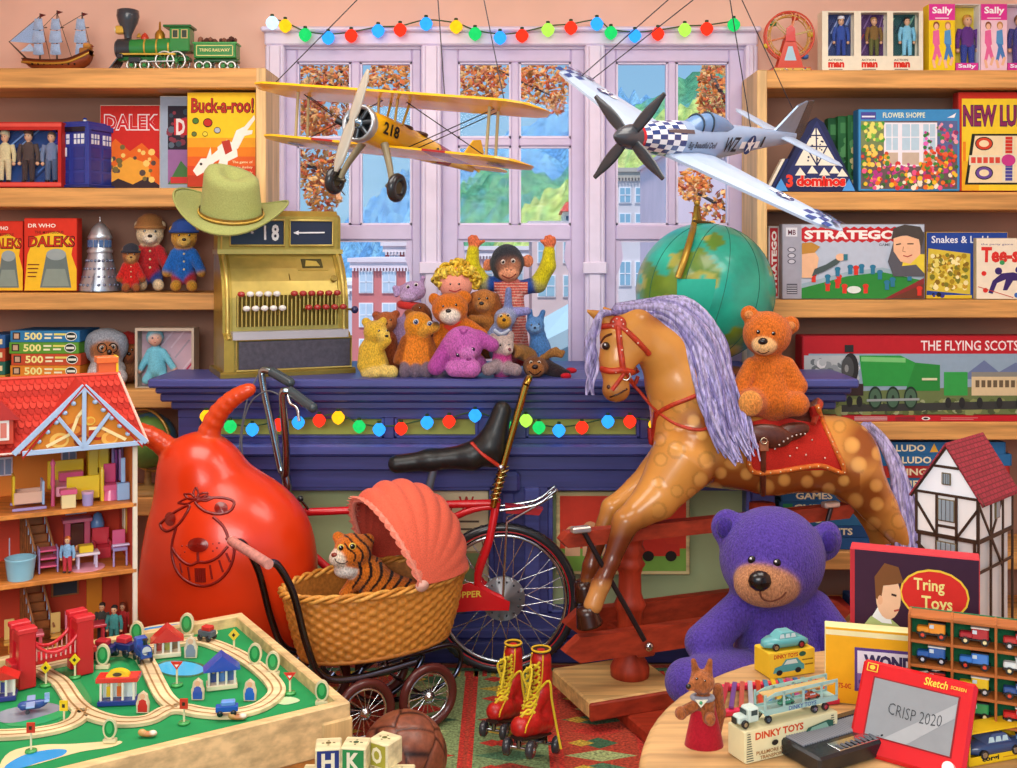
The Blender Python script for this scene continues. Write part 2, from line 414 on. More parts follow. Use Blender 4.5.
SC.render.film_transparent=False
w=bpy.data.worlds.new('sky');SC.world=w;w.use_nodes=True;nt=w.node_tree;bg=nt.nodes['Background']
tc=nt.nodes.new('ShaderNodeTexCoord');sp=nt.nodes.new('ShaderNodeSeparateXYZ');rp=nt.nodes.new('ShaderNodeValToRGB')
nt.links.new(tc.outputs['Generated'],sp.inputs[0]);nt.links.new(sp.outputs['Z'],rp.inputs[0]);nt.links.new(rp.outputs[0],bg.inputs['Color'])
e=rp.color_ramp.elements;e[0].position=.0;e[0].color=(*lin('a9d6f2'),1);e[1].position=.5;e[1].color=(*lin('6fb2ec'),1)
bg.inputs['Strength'].default_value=.9
def lamp(name,loc,size,power,col=(1,.95,.88),rot=(0,0,0),sy=None):
 l=bpy.data.lights.new(name,'AREA');l.energy=power;l.color=col;l.size=size
 if sy:l.shape='RECTANGLE';l.size_y=sy
 o=bpy.data.objects.new(name,l);o.location=loc;o.rotation_euler=rot;COL.objects.link(o);return o
lamp('ceiling_fill',(-.9,2.5,2.7),1.3,36);lamp('ceiling_fill',(1.0,2.5,2.7),1.3,36);lamp('front_fill',(-.5,-1.2,2.5),2.2,150,rot=(math.radians(58),0,math.radians(-6)))  # added fill lights overhead and behind the camera, not fittings of the shop
sl=bpy.data.lights.new('daylight','SUN');sl.energy=3.4;sl.angle=.12;sl.color=(1,.95,.86)
so=bpy.data.objects.new('daylight',sl);so.rotation_euler=(math.radians(32),0,math.radians(-20));COL.objects.link(so)
YW=4.40
WALLC='f6c9b4'
m=MB();m.box(-2.6,2.6,-1.4,4.6,-.06,0,'8a5a3a','woodx');struct('floor',m)
m=MB();m.box(-2.6,2.6,-1.4,4.6,2.78,2.84,'f7e3d6','wall');struct('ceiling',m)
for nm,x in(('wall_left',-2.6),('wall_right',2.6)):
 m=MB();m.box(x-.05 if x<0 else x,x if x<0 else x+.05,.9,4.6,0,2.78,WALLC,'wall');struct(nm,m)
wx0,wx1=P(276,0,YW).x,P(750,0,YW).x;wz0,wz1=P(0,374,YW).z,P(0,40,YW).z
m=MB();m.box(-2.6,wx0,YW,YW+.14,0,2.78,WALLC,'wall');m.box(wx1,2.6,YW,YW+.14,0,2.78,WALLC,'wall')
m.box(wx0,wx1,YW,YW+.14,0,wz0,WALLC,'wall');m.box(wx0,wx1,YW,YW+.14,wz1,2.78,WALLC,'wall');struct('wall_back',m)
def pbox(m,x0,x1,y0,y1,Y,d,col,mt='matte',bev=.0):
 a=P(x0,y1,Y);b=P(x1,y0,Y);return m.box(a.x,b.x,Y,Y+d,a.z,b.z,col,mt,bev)
LIL='cfc0df';LI2='e4d8ee'
m=MB();pbox(m,264,758,29,45,YW-.05,.05,LI2,'enamel',.006);pbox(m,260,762,26,31,YW-.075,.075,LI2,'enamel',.006);struct('trim_1',m)
for i,(a,b)in enumerate(((265,284),(421,441),(585,605),(746,758))):
 m=MB();pbox(m,a,b,45,378,YW-.05,.05,LI2,'enamel',.006);pbox(m,a+4,b-4,45,378,YW-.062,.012,LI2,'enamel',.004)
 if i in(1,2):
  pbox(m,a-2,b+2,262,274,YW-.07,.02,LI2,'enamel',.004)
 struct('trim_%d'%(i+2),m)
m=MB();pbox(m,262,760,372,381,YW-.11,.13,LI2,'enamel',.006);struct('trim_6',m)
for i,(x0,x1,l0,l1,r0,r1)in enumerate(((284,421,297,351,360,412),(441,585,458,511,519,571),(605,746,616,668,676,729))):
 root=bpy.data.objects.new('window_%d'%(i+1),None);root['kind']='structure';root.location=P((x0+x1)/2,374,YW);COL.objects.link(root)
 def wpart(nm,mb,par=root):
  o=bpy.data.objects.new(nm,mb.mesh(nm,root.location));o.parent=par;COL.objects.link(o);return o
 m=MB();Y=YW+.0
 for a in((x0,l0,45,374),(r1,x1,45,374),(l0,r1,45,62),(l1,r0,62,225),(l0,l1,138,146),(r0,r1,138,146),(l0,r1,225,240),(l0,r1,367,374)):
  pbox(m,*a,Y,.05,LIL,'enamel',.005)
 for(a,b)in((l0,l1),(r0,r1)):
  for(c,d)in((62,138),(146,225)):
   for q in((a,a+2,c,d),(b-2,b,c,d),(a,b,c,c+2),(a,b,d-2,d)):pbox(m,*q,Y+.012,.03,LI2,'enamel')
 for q in((l0,l0+2.5,240,367),(r1-2.5,r1,240,367),(l0,r1,240,242)):pbox(m,*q,Y+.012,.03,LI2,'enamel')
 for(xa,s_)in((l0,1),(r1,-1)):
  pts=[(xa,240),(xa+s_*5,240),(xa+s_*7,258),(xa+s_*14*0+s_*3,270),(xa,276)]
  m.prism([P(x,y,Y+.01)for x,y in pts],(0,.03,0),LIL,'enamel')
 for q in((x0,x1,45,49),):pbox(m,*q,Y-.012,.012,LI2,'enamel')
 wpart('window_frame',m)
 for q in((l0,l1,62,138),(r0,r1,62,138),(l0,l1,146,225),(r0,r1,146,225),(l0,r1,240,367)):
  m=MB();pbox(m,*q,Y+.022,.004,'ffffff','glass');wpart('pane',m)
m=MB();m.box(-14,14,4.7,60,-2.6,-2.5,'b9b2b4','wall');struct('street_ground',m)
HILL=[]
from mathutils.bvhtree import BVHTree
def hill(name,cols,pts,Y,dep,label,seed):
 t=Thing(name,label,'hill',kind='structure');mb=t.part();q=random.Random(seed);top,_=spline([V((x,y,0))for x,y in pts],[1]*len(pts),6)
 rows=[];vc=[]
 nr=26
 for i in range(nr):
  f=i/(nr-1);row=[]
  for j,p in enumerate(top):
   a=P(p.x,p.y,Y+dep);z=-2.5+(a.z+2.5)*(f**.75);row.append(V((a.x,Y+dep*f**1.1+q.uniform(-.3,.3)*dep*.05,z+(q.uniform(-.03,.03)*dep if i not in(0,)else 0))))
   c=mixc(q.choice(cols),q.choice(cols),q.random());vc.append(c)
  rows.append(row)
 n=len(top);fs=[(i*n+j,i*n+j+1,(i+1)*n+j+1,(i+1)*n+j)for i in range(nr-1)for j in range(n-1)]
 mb.add([p for r in rows for p in r],fs,None,'hill',True,vc)
 rows2=[rows[-1],[p+V((0,3,-6))for p in rows[-1]]];mb.ring(rows2,cols[0],'hill',closed=False)
 o=t.done();del o['category'];HILL.append(mb);return o
hill('mountain',['5f93c0','6fa3c8','86b4cf','5a88b8'],[(180,262),(300,236),(340,226),(372,205),(400,178),(420,168),(450,158),(480,150),(540,120),(600,96),(640,100),(680,128),(760,120),(860,100)],60,30,'',1)
hill('hill',['4f8f6a','5f9f72','3f7f62','79ad78','5d97a0'],[(380,300),(440,205),(470,175),(510,165),(560,175),(600,140),(625,118),(660,95),(700,70),(760,40),(860,20)],44,12,'',2)
hill('hill',['a9b95a','c0c86e','86a555','93b268','d3d488'],[(470,290),(500,235),(530,205),(560,185),(600,165),(630,135),(670,110),(700,100),(760,70),(860,60)],34,8,'',3)
def building(label,x0,x1,top,Y,dep,col,wincol,rows,cols,mt='wall',roofc='e9e4ea',bot=520,wings=None,skew=0):
 t=Thing('building',label,'building','houses across the street');a=P(x0,bot,Y);b=P(x1,top,Y);zb=-2.5
 mb=t.part('facade');mb.box(a.x,b.x,Y,Y+dep,zb,b.z,col,mt)
 rf=t.part('cornice');s=Y/F
 rf.box(a.x-4*s,b.x+4*s,Y-5*s,Y+dep,b.z,b.z+4*s,roofc,'wall');rf.box(a.x-2*s,b.x+2*s,Y-3*s,Y,b.z-6*s,b.z,roofc,'wall')
 n=int((b.x-a.x)/(3.2*s))
 for i in range(n):rf.box(a.x+(i+.2)*3.2*s,a.x+(i+.7)*3.2*s,Y-4*s,Y,b.z-9*s,b.z-6*s,roofc,'wall')
 for r in rows:
  for c in cols:
   wx0,wx1=x0+(x1-x0)*c[0],x0+(x1-x0)*c[1];f=t.part('window');pbox(f,wx0-1.2,wx1+1.2,r[0]-1.2,r[1]+1.2,Y-1.5*s,1.6*s,'f4eef2','wall')
   g=t.part('pane',f);pbox(g,wx0,wx1,r[0],r[1],Y-1.9*s,.5*s,wincol,'gloss');pbox(f,wx0,wx1,(r[0]+r[1])/2-.5,(r[0]+r[1])/2+.5,Y-2.3*s,.8*s,'f4eef2','wall');pbox(f,(wx0+wx1)/2-.4,(wx0+wx1)/2+.4,r[0],r[1],Y-2.3*s,.8*s,'f4eef2','wall')
 return t,s
c4=[(.08,.2),(.31,.43),(.55,.67),(.79,.91)]
t,s=building('red brick terrace with arched white trim seen through the first window',352,452,262,16,3,'d97f7d','c9d6e6',[(272,292),(304,326),(340,362)],c4,'wall','f2dde2');t.done()
t,s=building('tall red brick house standing taller behind the brick terrace',385,452,246,20,3,'cf6a6c','b9c8e0',[(252,258)],c4,'wall','f6e6ea');t.done()
t,s=building('low pale grey building with white roof left of the brick terrace',255,352,285,24,3,'d8dbe6','b4c6d8',[(300,318),(332,352)],c4,'wall','ffffff');t.done()
t,s=building('pale pink narrow house behind the chimp toy',455,530,250,24,3,'ecd0d6','a9c4d6',[(262,284),(300,326)],[(.1,.3),(.4,.6),(.7,.9)],'wall','f6eef2');t.done()
t,s=building('pale house with blue awning over its shop front',532,612,225,20,3,'e6c9c6','9fc4d4',[(240,262),(276,296)],[(.08,.28),(.4,.6),(.72,.92)],'wall','cfc4cc')
aw=t.part('awning');aw.prism([P(536,322,20),P(575,300,19.3),P(582,322,18.6),P(536,345,19.0)],(0,.05,-.3),'b9dcea','cloth')
sf=t.part('shop_front');pbox(sf,536,575,330,400,19.95,.06,'8fb4c4','gloss');t.done()
t,s=building('pale grey clapboard house with a row of windows under its eave',600,672,172,15.5,3,'dcd2d6','8fb6cc',[(188,202),(214,232),(262,285)],[(.06,.2),(.28,.42),(.5,.64),(.72,.86)],'wall','bfb3a8')
sf=t.part('shop_front');pbox(sf,606,668,296,308,15.95,.08,'d9c9c4','wall');pbox(sf,606,668,312,420,15.96,.05,'a9cdd8','gloss');t.done()
t,s=building('pink house at the right of the clapboard house',676,760,150,11,3,'e8cdd8','9cb6cc',[(240,262)],[(.1,.25),(.4,.55),(.7,.85)],'wall','d9c4cc');t.done()
for(x,y,h,lab,c)in((575,208,10,'small red roofed chalet on the green hillside','d8554a'),):
 mb=HILL[2];bv=BVHTree.FromPolygons([V(q)for r in mb.v for q in r],mb.f);d=P(x,y+22,1)-V((0,0,EYE));hit=bv.ray_cast(V((0,0,EYE)),d.normalized())[0];YC=hit.y
 t=Thing('chalet',lab,'house');mb=t.part('walls');pbox(mb,x-12,x+10,y+1,y+34,YC-.6,1.6,'f3ece6','wall');r=t.part('roof')
 r.prism([P(x-15,y+3,YC-.8),P(x+13,y+3,YC-.8),P(x+7,y-6,YC),P(x-9,y-6,YC)],(0,1.2,-.1),c,'matte')
 for k in range(3):pbox(mb,x-9+6*k,x-6+6*k,y+8,y+13,YC-.63,.05,'5a6a80','gloss')
 t.done()
def tree(label,trunk,clumps,Y,seed,cols):
 t=Thing('autumn_tree',label,'tree');q=random.Random(seed);tr=t.part('trunk')
 for pts,r0 in trunk:tr.tube([P(x,y,Y+q.uniform(-.1,.1))for x,y in pts],[r0*Y/F*(1-.8*i/(len(pts)-1))for i in range(len(pts))],'5b4a44','leaf',7,sm=3)
 fo=t.part('foliage');vs=[];fs=[];vc=[]
 for(cx,cy,rx,ry,n)in clumps:
  for i in range(int(n*1.5)):
   a=q.uniform(0,2*pi);r=q.random()**.5;x=cx+rx*r*cos(a);y=cy+ry*r*sin(a);p=P(x,y,Y+q.uniform(-.45,.45));sz=q.uniform(.011,.02)*Y/5.5*1.2
   ax=V((q.gauss(0,.7),q.gauss(0,.6)-1.,q.gauss(0,.7)+.8)).normalized();u,v2,w_=orient(ax);o=len(vs);th=q.uniform(0,6.3);u,v2=u*cos(th)+v2*sin(th),v2*cos(th)-u*sin(th)
   vs+=[p-u*sz,p+v2*sz*.55,p+u*sz*1.1,p-v2*sz*.55,p+w_*sz*.25];fs+=[(o,o+1,o+4),(o+1,o+2,o+4),(o+2,o+3,o+4),(o+3,o,o+4)];c=mixc(q.choice(cols),q.choice(cols),q.random());vc+=[c]*5
 fo.add(vs,fs,None,'leaf',False,vc);t.done()
AUT=['ee8a2c','e56f22','f2a446','d2582a','eeb26a','c44a28','f2c080']
tree('orange autumn tree outside the left and middle windows',[([(120,700),(160,420),(200,230),(235,120),(300,90),(345,70)],7),([(235,130),(300,120),(340,115)],3),([(300,92),(380,78),(410,90)],2.5),([(235,120),(270,20),(420,20),(500,70),(550,95)],4),([(215,190),(300,165),(330,180),(345,195)],3)],[(322,92,34,44,620),(300,120,30,30,260),(392,78,26,22,210),(372,100,16,10,50),(478,80,28,22,240),(545,84,32,20,230),(505,70,30,14,120),(556,104,10,10,40),(312,165,26,26,230),(322,195,18,20,130),(480,104,16,10,60)],6.2,5,AUT)
tree('orange autumn tree outside the right window',[([(840,700),(800,420),(770,250),(745,150),(720,90),(700,60)],6),([(760,230),(710,200),(690,190)],3),([(745,150),(715,130),(700,110)],2.5)],[(716,95,18,44,420),(722,128,16,18,160),(694,185,18,16,150),(724,200,10,10,40),(706,214,14,10,50),(728,225,6,12,40)],6.2,6,AUT)
NAV='3d4180';NA2='4a5096'
t=Thing('shop_counter','long navy blue panelled shop counter under the window','counter')
XL,XR=P(178,0,3.85).x,P(775,0,3.85).x;CL,CR=-1.235,1.20
m=t.part('counter_top')
for(y,z0,z1,dx)in((3.76,.958,.988,0),(3.785,.935,.958,.018),(3.80,.905,.935,.03),(3.825,.875,.905,.06)):
 m.box(CL+dx,CR-dx,y,4.08,z0,z1,NA2 if z1>.98 else NAV,'paint',.006)
m.box(-.89,.92,4.08,4.385,.90,.988,NA2,'paint',.004)
m=t.part('body');m.box(XL,XR,3.95,4.08,.0,.88,NAV,'paint');m.box(XL,XR,3.80,4.08,.0,.075,'343870','paint',.006);m.box(XL,XR,3.83,4.0,.075,.11,NAV,'paint',.006)
m.box(XL,XR,3.85,3.95,.845,.876,NAV,'paint');m.box(XL,XR,3.81,3.95,.715,.755,NA2,'paint',.008);m.box(XL,XR,3.835,3.95,.66,.715,NAV,'paint',.006);m.box(XL,XR,3.85,3.95,.60,.66,NAV,'paint')
m.box(XL,XR,3.85,3.95,.755,.77,NAV,'paint');m.box(XL,XR,3.85,3.95,.11,.155,NAV,'paint')
def zat(y,Y=3.85):return P(0,y,Y).z
fr=[(178,200),(384,394),(478,526),(536*0+640,648),(760,775)]
for(a,b)in fr:m.box(P(a,0,3.85).x,P(b,0,3.85).x,3.85,3.95,.77,.845,NAV,'paint',.003)
st=[(178,236),(494,548),(752,775)]
for(a,b)in st:m.box(P(a,0,3.85).x,P(b,0,3.85).x,3.85,3.95,.155,.60,NAV,'paint',.003)
for(a,b)in((502,514),(524,540)):m.box(P(a,0,3.83).x,P(b,0,3.83).x,3.835,3.86,.155,.60,NA2,'paint',.005)
m.box(P(496,0,3.83).x,P(520,0,3.83).x,3.80,3.86,P(0,494,3.8).z,.66,NAV,'paint',.012)
for(a,b)in((200,384),(394,478),(526,640),(648,760)):
 f=t.part('frieze_panel',label='olive green inset panel');f.box(P(a,0,3.85).x,P(b,0,3.85).x,3.895,3.95,.77,.845,'a9b257','matte')
 q=t.part('panel_moulding',f)
 for(u0,u1,w0,w1)in((a,b,.77,.778),(a,b,.837,.845),(a,a+3,.77,.845),(b-3,b,.77,.845)):q.box(P(u0,0,3.85).x,P(u1,0,3.85).x,3.862,3.9,w0,w1,NA2,'paint',.002)
for(a,b)in((236,494),(548,752)):
 f=t.part('display_panel',label='pale green lower panel');f.box(P(a,0,3.85).x,P(b,0,3.85).x,3.93,3.952,.155,.60,'a9b88a','wall')
 q=t.part('panel_moulding',f)
 for(u0,u1,w0,w1)in((a,b,.155,.165),(a,b,.585,.60),(a,a+5,.155,.60),(b-5,b,.155,.60)):q.box(P(u0,0,3.85).x,P(u1,0,3.85).x,3.86,3.94,w0,w1,NA2,'paint',.003)
t.done()
t=Thing('poster','cream poster with red heading on the counter front, behind the bicycle','poster');m=t.part();a=P(424,600,3.905);b=P(488,491,3.905)
m.box(a.x,b.x,3.905,3.915,a.z,b.z,'f2e3b8','card');p=Panel(m,V((a.x,3.905,a.z)),(b.x-a.x,0,0),(0,0,b.z-a.z));p.text('Your Wan',-.0+.03,.82,.97,.95,'c03a2c',.02)
for k in range(3):p.line([(.2,.72-.07*k),(.85-.1*k,.72-.07*k)],.018,'6a5a4a')
p.rect(.1,.08,.9,.45,'b9a070');p.rect(.14,.1,.86,.43,'8aa06a');t.done()
t=Thing('framed_picture','red framed picture of children and a capped man, lower right of the counter','picture');fm=t.part('frame');a=P(556,575,3.9);b=P(690,492,3.9)
fm.box(a.x,b.x,3.90,3.925,a.z,b.z,'d8c48c','woodx',.004);pm=t.part('picture',fm);p=Panel(pm,V((a.x+.014,3.9,a.z+.014)),(b.x-a.x-.028,0,0),(0,0,b.z-a.z-.028))
p.rect(0,0,1,1,'d8402c');p.rect(0,0,1,.3,'7fae4a')
for(x,y,r,c)in((.1,.5,.06,'f0b888'),(.24,.56,.06,'e8a878'),(.33,.48,.05,'f0c89a')):p.disc(x,y,r,r*1.7,c);p.rect(x-r,.2,x+r,y-.06,'e8b890')
p.disc(.46,.62,.1,.2,'f0c09a');p.disc(.46,.8,.12,.14,'9a9aa0');p.rect(.34,.74,.58,.8,'8a8a92');p.rect(.36,.2,.58,.45,'5a74a8');p.disc(.42,.62,.012,.02,'302018');p.disc(.5,.62,.012,.02,'302018')
p.poly([(.62,.2),(.95,.2),(.95,.36),(.85,.36),(.8,.5),(.68,.5)],'d23a2a');p.disc(.7,.2,.045,.07,'2c2420');p.disc(.88,.2,.045,.07,'2c2420');p.text('SCENE',.72,.55,.95,.64,'201810');t.done()
def lights(name,label,Y,pts,sag):
 t=Thing(name,label,'fairy lights');cb=t.part('cable');path=[]
 for i,(x,y,c)in enumerate(pts):path.append(P(x,y-3,Y+.012))
 cb.tube(path,.0028,'3f5a34','matte',6,sm=4)
 for(x,y,c)in pts:
  b=t.part('bulb');o=P(x,y,Y);s=Y/F
  b.lathe(o+V((0,.004,0)),[(.3*s,6.5*s),(3.4*s,5*s),(6.2*s,1.5*s),(6.6*s,-1*s),(5*s,-4.6*s),(2*s,-7*s),(.2*s,-7.8*s)],c,'emit',n=12)
  k=t.part('socket',b);k.cyl(o+V((0,.004,4*s)),o+V((0,.004,8*s)),2*s,1.8*s,'2f4a2c','matte',8)
 t.done()
Yl,G,B,R,LG='ffb31a','1fb85a','2f96f4','f0321e','9fe04a'
lights('fairy_lights','string of coloured fairy lights along the top of the window',YW-.10,[(272,22,'bfe4ff'),(285,25,Yl),(305,34,G),(328,37,B),(351,35,R),(378,30,B),(400,29,R),(426,23,B),(456,26,Yl),(475,33,G),(500,37,B),(522,35,R),(548,29,LG),(571,27,R),(597,23,B),(611,32,G),(635,35,B),(658,33,R),(685,29,LG),(707,28,R),(734,24,G)],4)
lights('fairy_lights','string of coloured fairy lights along the front of the counter',3.80,[(206,416,Yl),(230,426,G),(252,429,B),(279,424,R),(298,422,B),(319,420,R),(338,417,Yl),(359,426,G),(379,429,B),(401,428,R),(427,422,B),(449,421,R),(475,415,B),(505,424,G),(526,420,LG),(539,427,G),(559,430,B),(582,427,R),(608,421,B),(630,421,R),(655,424,Yl)],4)
OAK='dca25c'
def bookcase(label,x0,x1,boards,px0,px1,Y=4.1):
 t=Thing('bookcase',label,'bookcase')
 a,b=P(x0,0,Y).x,P(x1,0,Y).x
 bk=t.part('back_panel');bk.box(a,b,YW-.03,YW-.005,.02,P(0,boards[0][0],Y).z-.01,'a07a68','wall')
 for(y0,y1)in boards:
  m=t.part('shelf');m.box(a,b,Y,YW-.03,P(0,y1,Y).z,P(0,y0,Y).z,OAK,'woodx',.004)
 for(u,v)in((px0,px1),):
  m=t.part('side_panel');m.box(P(u,0,Y).x,P(v,0,Y).x,Y-.004,YW-.03,.0,P(0,boards[0][0],Y).z,'e8c084','woodz',.003)
 m=t.part('plinth');m.box(a,b,Y+.02,YW-.03,0,.06,OAK,'woodx');t.done()
BL=[(68,88),(188,207),(293,310),(390,408),(498,516),(600,618)]
BR=[(70,88),(192,210),(300,318),(422,440),(552,570)]
bookcase('oak bookcase filling the wall left of the window',-70,257,BL,256,266)
bookcase('oak bookcase filling the wall right of the window',766,1090,BR,757,767)
def shelfz(py):return P(0,py,4.1).z
def sbox(name,label,cat,x0,x1,y0,row,col,Y=4.13,d=.06,group=None,side=None,base=None):
 z=shelfz(row)+.0015 if base is None else base;a=P(x0,0,Y).x;b=P(x1,0,Y).x;top=P(0,y0,Y).z
 t=Thing(name,label,cat,group);p=carton(t,(a,Y,z),(b-a,0,0),(0,0,top-z),(0,d,0),col,side);return t,p
def sailing_ship():
 t=Thing('model_ship','brown three-masted model sailing ship with pale blue sails','model ship');Y=4.22;s=Y/F;z0=shelfz(68)
 def Q(x,y,d=0):p=P(x,y,Y);return V((p.x,Y+d*s,z0+(67.5-y)*s*1.0+.001))
 h=t.part('hull');prof=[(22,53,55,.4),(30,54,62,4),(40,55.5,66,8),(55,56,67,9),(70,55,67,9),(80,51,65,8),(88,47,60,7),(91,45,56,6)]
 rows=[]
 for x,yt,yb,w in prof:rows.append([Q(x,yt,-w),Q(x,(yt+yb)/2,-w*.95),Q(x,yb-1,-w*.5),Q(x,yb,0),Q(x,yb-1,w*.5),Q(x,(yt+yb)/2,w*.95),Q(x,yt,w)])
 h.ring(rows,'8a3f1a','woodx')
 dk=t.part('gunwale',h,'golden band');
 for sg in(-1,1):dk.tube([Q(x,yt+3.5,sg*w*1.02)for x,yt,yb,w in prof],1.3*s,'c79a3a','brass',6,sm=3);dk.tube([Q(x,yt,sg*w)for x,yt,yb,w in prof],.8*s,'5a2a12','woodx',6,sm=3)
 for i in range(8):dk.ball(Q(36+i*6,60,-9),1.1*s,'2a1810','matte',8)
 st=t.part('stern_castle',h);st.rbox(Q(86,47,0),(5*s,0,0),(0,6*s,0),(0,0,4*s),s,'b0702a','woodx');st.rbox(Q(88,41,0),(3.5*s,0,0),(0,5*s,0),(0,0,2.6*s),s,'c98a3a','woodx')
 kl=t.part('keel',h);kl.box(Q(36,0).x,Q(84,0).x,Y-2*s,Y+2*s,z0+.001,z0+3*s,'3a2416','woodx')
 ms=[(40,8),(57,5),(82,7)]
 for(x,y)in ms:
  m=t.part('mast');m.cyl(Q(x,58),Q(x,y),1.*s,.5*s,'4a3020','woodz',8)
  m.cyl(Q(x-7,24),Q(x+7,22),.5*s,None,'4a3020','woodx',6);m.cyl(Q(x-6,38),Q(x+6,36),.5*s,None,'4a3020','woodx',6)
  f=t.part('pennant',m);f.prism([Q(x,y),Q(x+6,y+1.5),Q(x,y+4)],(0,.6*s,0),'6a2a2a','cloth')
  for(ya,yb,wd)in((13,24,4.5),(25,37,6.),(38,49,5.)):
   sl=t.part('sail');rows=[]
   for i in range(7):
    f_=i/6;yy=ya+(yb-ya)*f_;rows.append([Q(x+(-wd+2*wd*j/6)*(.8+.3*f_)-1,yy+.8*sin(pi*j/6),-3.5*sin(pi*f_)*sin(pi*(j+.5)/7)-1.2)for j in range(7)])
   back=[[p+V((0,.5*s,0))for p in r]for r in rows]
   sl.ring(rows,'a9c3e6','cloth',closed=False);sl.ring(back,'9ab4d8','cloth',closed=False)
 b=t.part('bowsprit');b.cyl(Q(26,53),Q(9,36),1.*s,.5*s,'4a3020','woodx',8)
 j=t.part('jib_sail');j.prism([Q(39,12),Q(10,36),Q(36,38),Q(39,26)],(0,.6*s,0),'9fbde6','cloth');j.prism([Q(30,38),Q(20,46),Q(36,46)],(0,.6*s,0),'b4cbe8','cloth')
 r=t.part('rigging')
 for a,c in(((40,10),(9,36)),((57,7),(40,24)),((82,9),(60,22)),((82,10),(91,46)),((57,8),(72,54)),((40,10),(50,55))):r.tube([Q(*a,1),Q(*c,1)],.28*s,'4a4038','matte',4)
 fl=t.part('ensign');fl.prism([Q(86,38),Q(94,41),Q(86,44)],(0,.6*s,0),'8a2a30','cloth');t.done()
sailing_ship()
def loco():
 Y=4.2;s=Y/F;z0=shelfz(68)+.001;GR='2f8a3f';DG='1f6a30';BK='33363c';GD='e0b84a'
 def Q(x,y,d=0):p=P(x,y,Y);return V((p.x,Y+d*s,z0+(67.5-y)*s))
 t=Thing('toy_locomotive','green and black old steam toy locomotive with a flared funnel','toy train')
 b=t.part('boiler');b.cyl(Q(130,44),Q(178,42),9*s,None,GR,'gloss',20)
 for x in(146,158,170):b.cyl(Q(x,43.3),Q(x+1.5,43.3),9.4*s,None,GD,'brass',20)
 sb=t.part('smokebox');sb.cyl(Q(119,44.5),Q(132,44),10*s,None,BK,'gloss',20);d=t.part('smokebox_door',sb);d.cyl(Q(117,44.6),Q(119.2,44.6),8.5*s,None,'5a6068','metal',20);d.cyl(Q(116,44.6),Q(117.5,44.6),3*s,None,'8a9098','metal',12)
 fu=t.part('funnel');fu.lathe(Q(128,34),[(3.5*s,0),(4*s,4*s),(9.5*s,16*s),(11*s,22*s),(10.5*s,28*s),(8*s,29*s),(7*s,26*s)],'3a4048','gloss',n=20)
 la=t.part('headlamp');la.rbox(Q(121,26,-2),(4*s,0,0),(0,4*s,0),(0,0,4*s),s,GD,'brass');la.cyl(Q(116.5,26,-2),Q(118,26,-2),3.4*s,None,'eef6d8','gloss',12)
 dm=t.part('steam_dome');dm.lathe(Q(160,35),[(5*s,0),(5*s,5*s),(3.5*s,8*s),(1.2*s,10*s),(1*s,17*s),(.3*s,18*s)],'b8862a','brass',n=16)
 dm2=t.part('sand_dome');dm2 .lathe(Q(145,36),[(4*s,0),(4*s,3*s),(2.5*s,6*s),(.3*s,8*s)],'c9402a','gloss',n=14)
 be=t.part('bell');be.lathe(Q(139,33),[(2.6*s,0),(2*s,2*s),(1*s,4*s),(.2*s,4.5*s)],GD,'brass',n=12)
 c=t.part('cab');c.rbox(Q(182,36),(10*s,0,0),(0,9*s,0),(0,0,12*s),s,GR,'gloss');c.rbox(Q(180,23.2),(14*s,0,0),(0,10.5*s,0),(0,0,1.3*s),.6*s,DG,'gloss')
 for x in(178,187):w=t.part('cab_window',c);w.rbox(Q(x,31,-9.1),(3.3*s,0,0),(0,.4*s,0),(0,0,4.5*s),.2*s,'d9c07a','gloss');w.rbox(Q(x,31,-9.4),(2.4*s,0,0),(0,.3*s,0),(0,0,3.6*s),.1*s,'33402f','gloss')
 ch=t.part('chassis');ch.rbox(Q(155,55),(36*s,0,0),(0,6*s,0),(0,0,2.2*s),s,DG,'gloss');ch.rbox(Q(150,51,-8),(28*s,0,0),(0,1.4*s,0),(0,0,1*s),.4*s,GD,'brass')
 cc=t.part('cowcatcher');
 for i in range(9):y0=-9+i*2.25;cc.bar(Q(122,53,y0),Q(106+abs(i-4)*1.6,66.5,y0*1.15),1.1*s,1.1*s,'4a4e56','metal')
 cc.rbox(Q(123,53),(3*s,0,0),(0,11*s,0),(0,0,2.4*s),s,BK,'gloss');cc.bar(Q(107,66,-10),Q(107,66,10),1.6*s,1.6*s,BK,'metal')
 def wheel(x,y,r,d,tt=t):
  w=tt.part('wheel');w.torus(Q(x,y,d),(r-1)*s,1.1*s,'d8dcd8','metal',(0,1,0),24,6);w.cyl(Q(x,y,d-1.2),Q(x,y,d+1),1.8*s,None,GR,'gloss',10)
  for k in range(8):a=k*pi/4;w.cyl(Q(x,y,d),Q(x,y,d)+V((cos(a),0,sin(a)))*(r-1)*s,.5*s,None,'2f7a3a','gloss',5)
 for d in(-8,8):
  for x,r in((167,10),(178.5,10)):wheel(x,67.3-r,r,d)
  for x,r in((134,5.5),(147,5.5)):wheel(x,67.3-r,r,d)
 ro=t.part('piston_rod');ro.bar(Q(140,59,-10),Q(178,58,-10),1.4*s,1.2*s,'cfd4d6','metal');ro.rbox(Q(138,57,-9),(6*s,0,0),(0,2.4*s,0),(0,0,3*s),s,BK,'gloss');t.done()
 t=Thing('toy_tender','green coal tender coupled behind the green locomotive','toy train')
 b=t.part('body');b.rbox(Q(217,47),(21*s,0,0),(0,9*s,0),(0,0,8*s),s,GR,'gloss');b.rbox(Q(217,40),(22*s,0,0),(0,9.6*s,0),(0,0,1*s),.5*s,'4aa858','gloss')
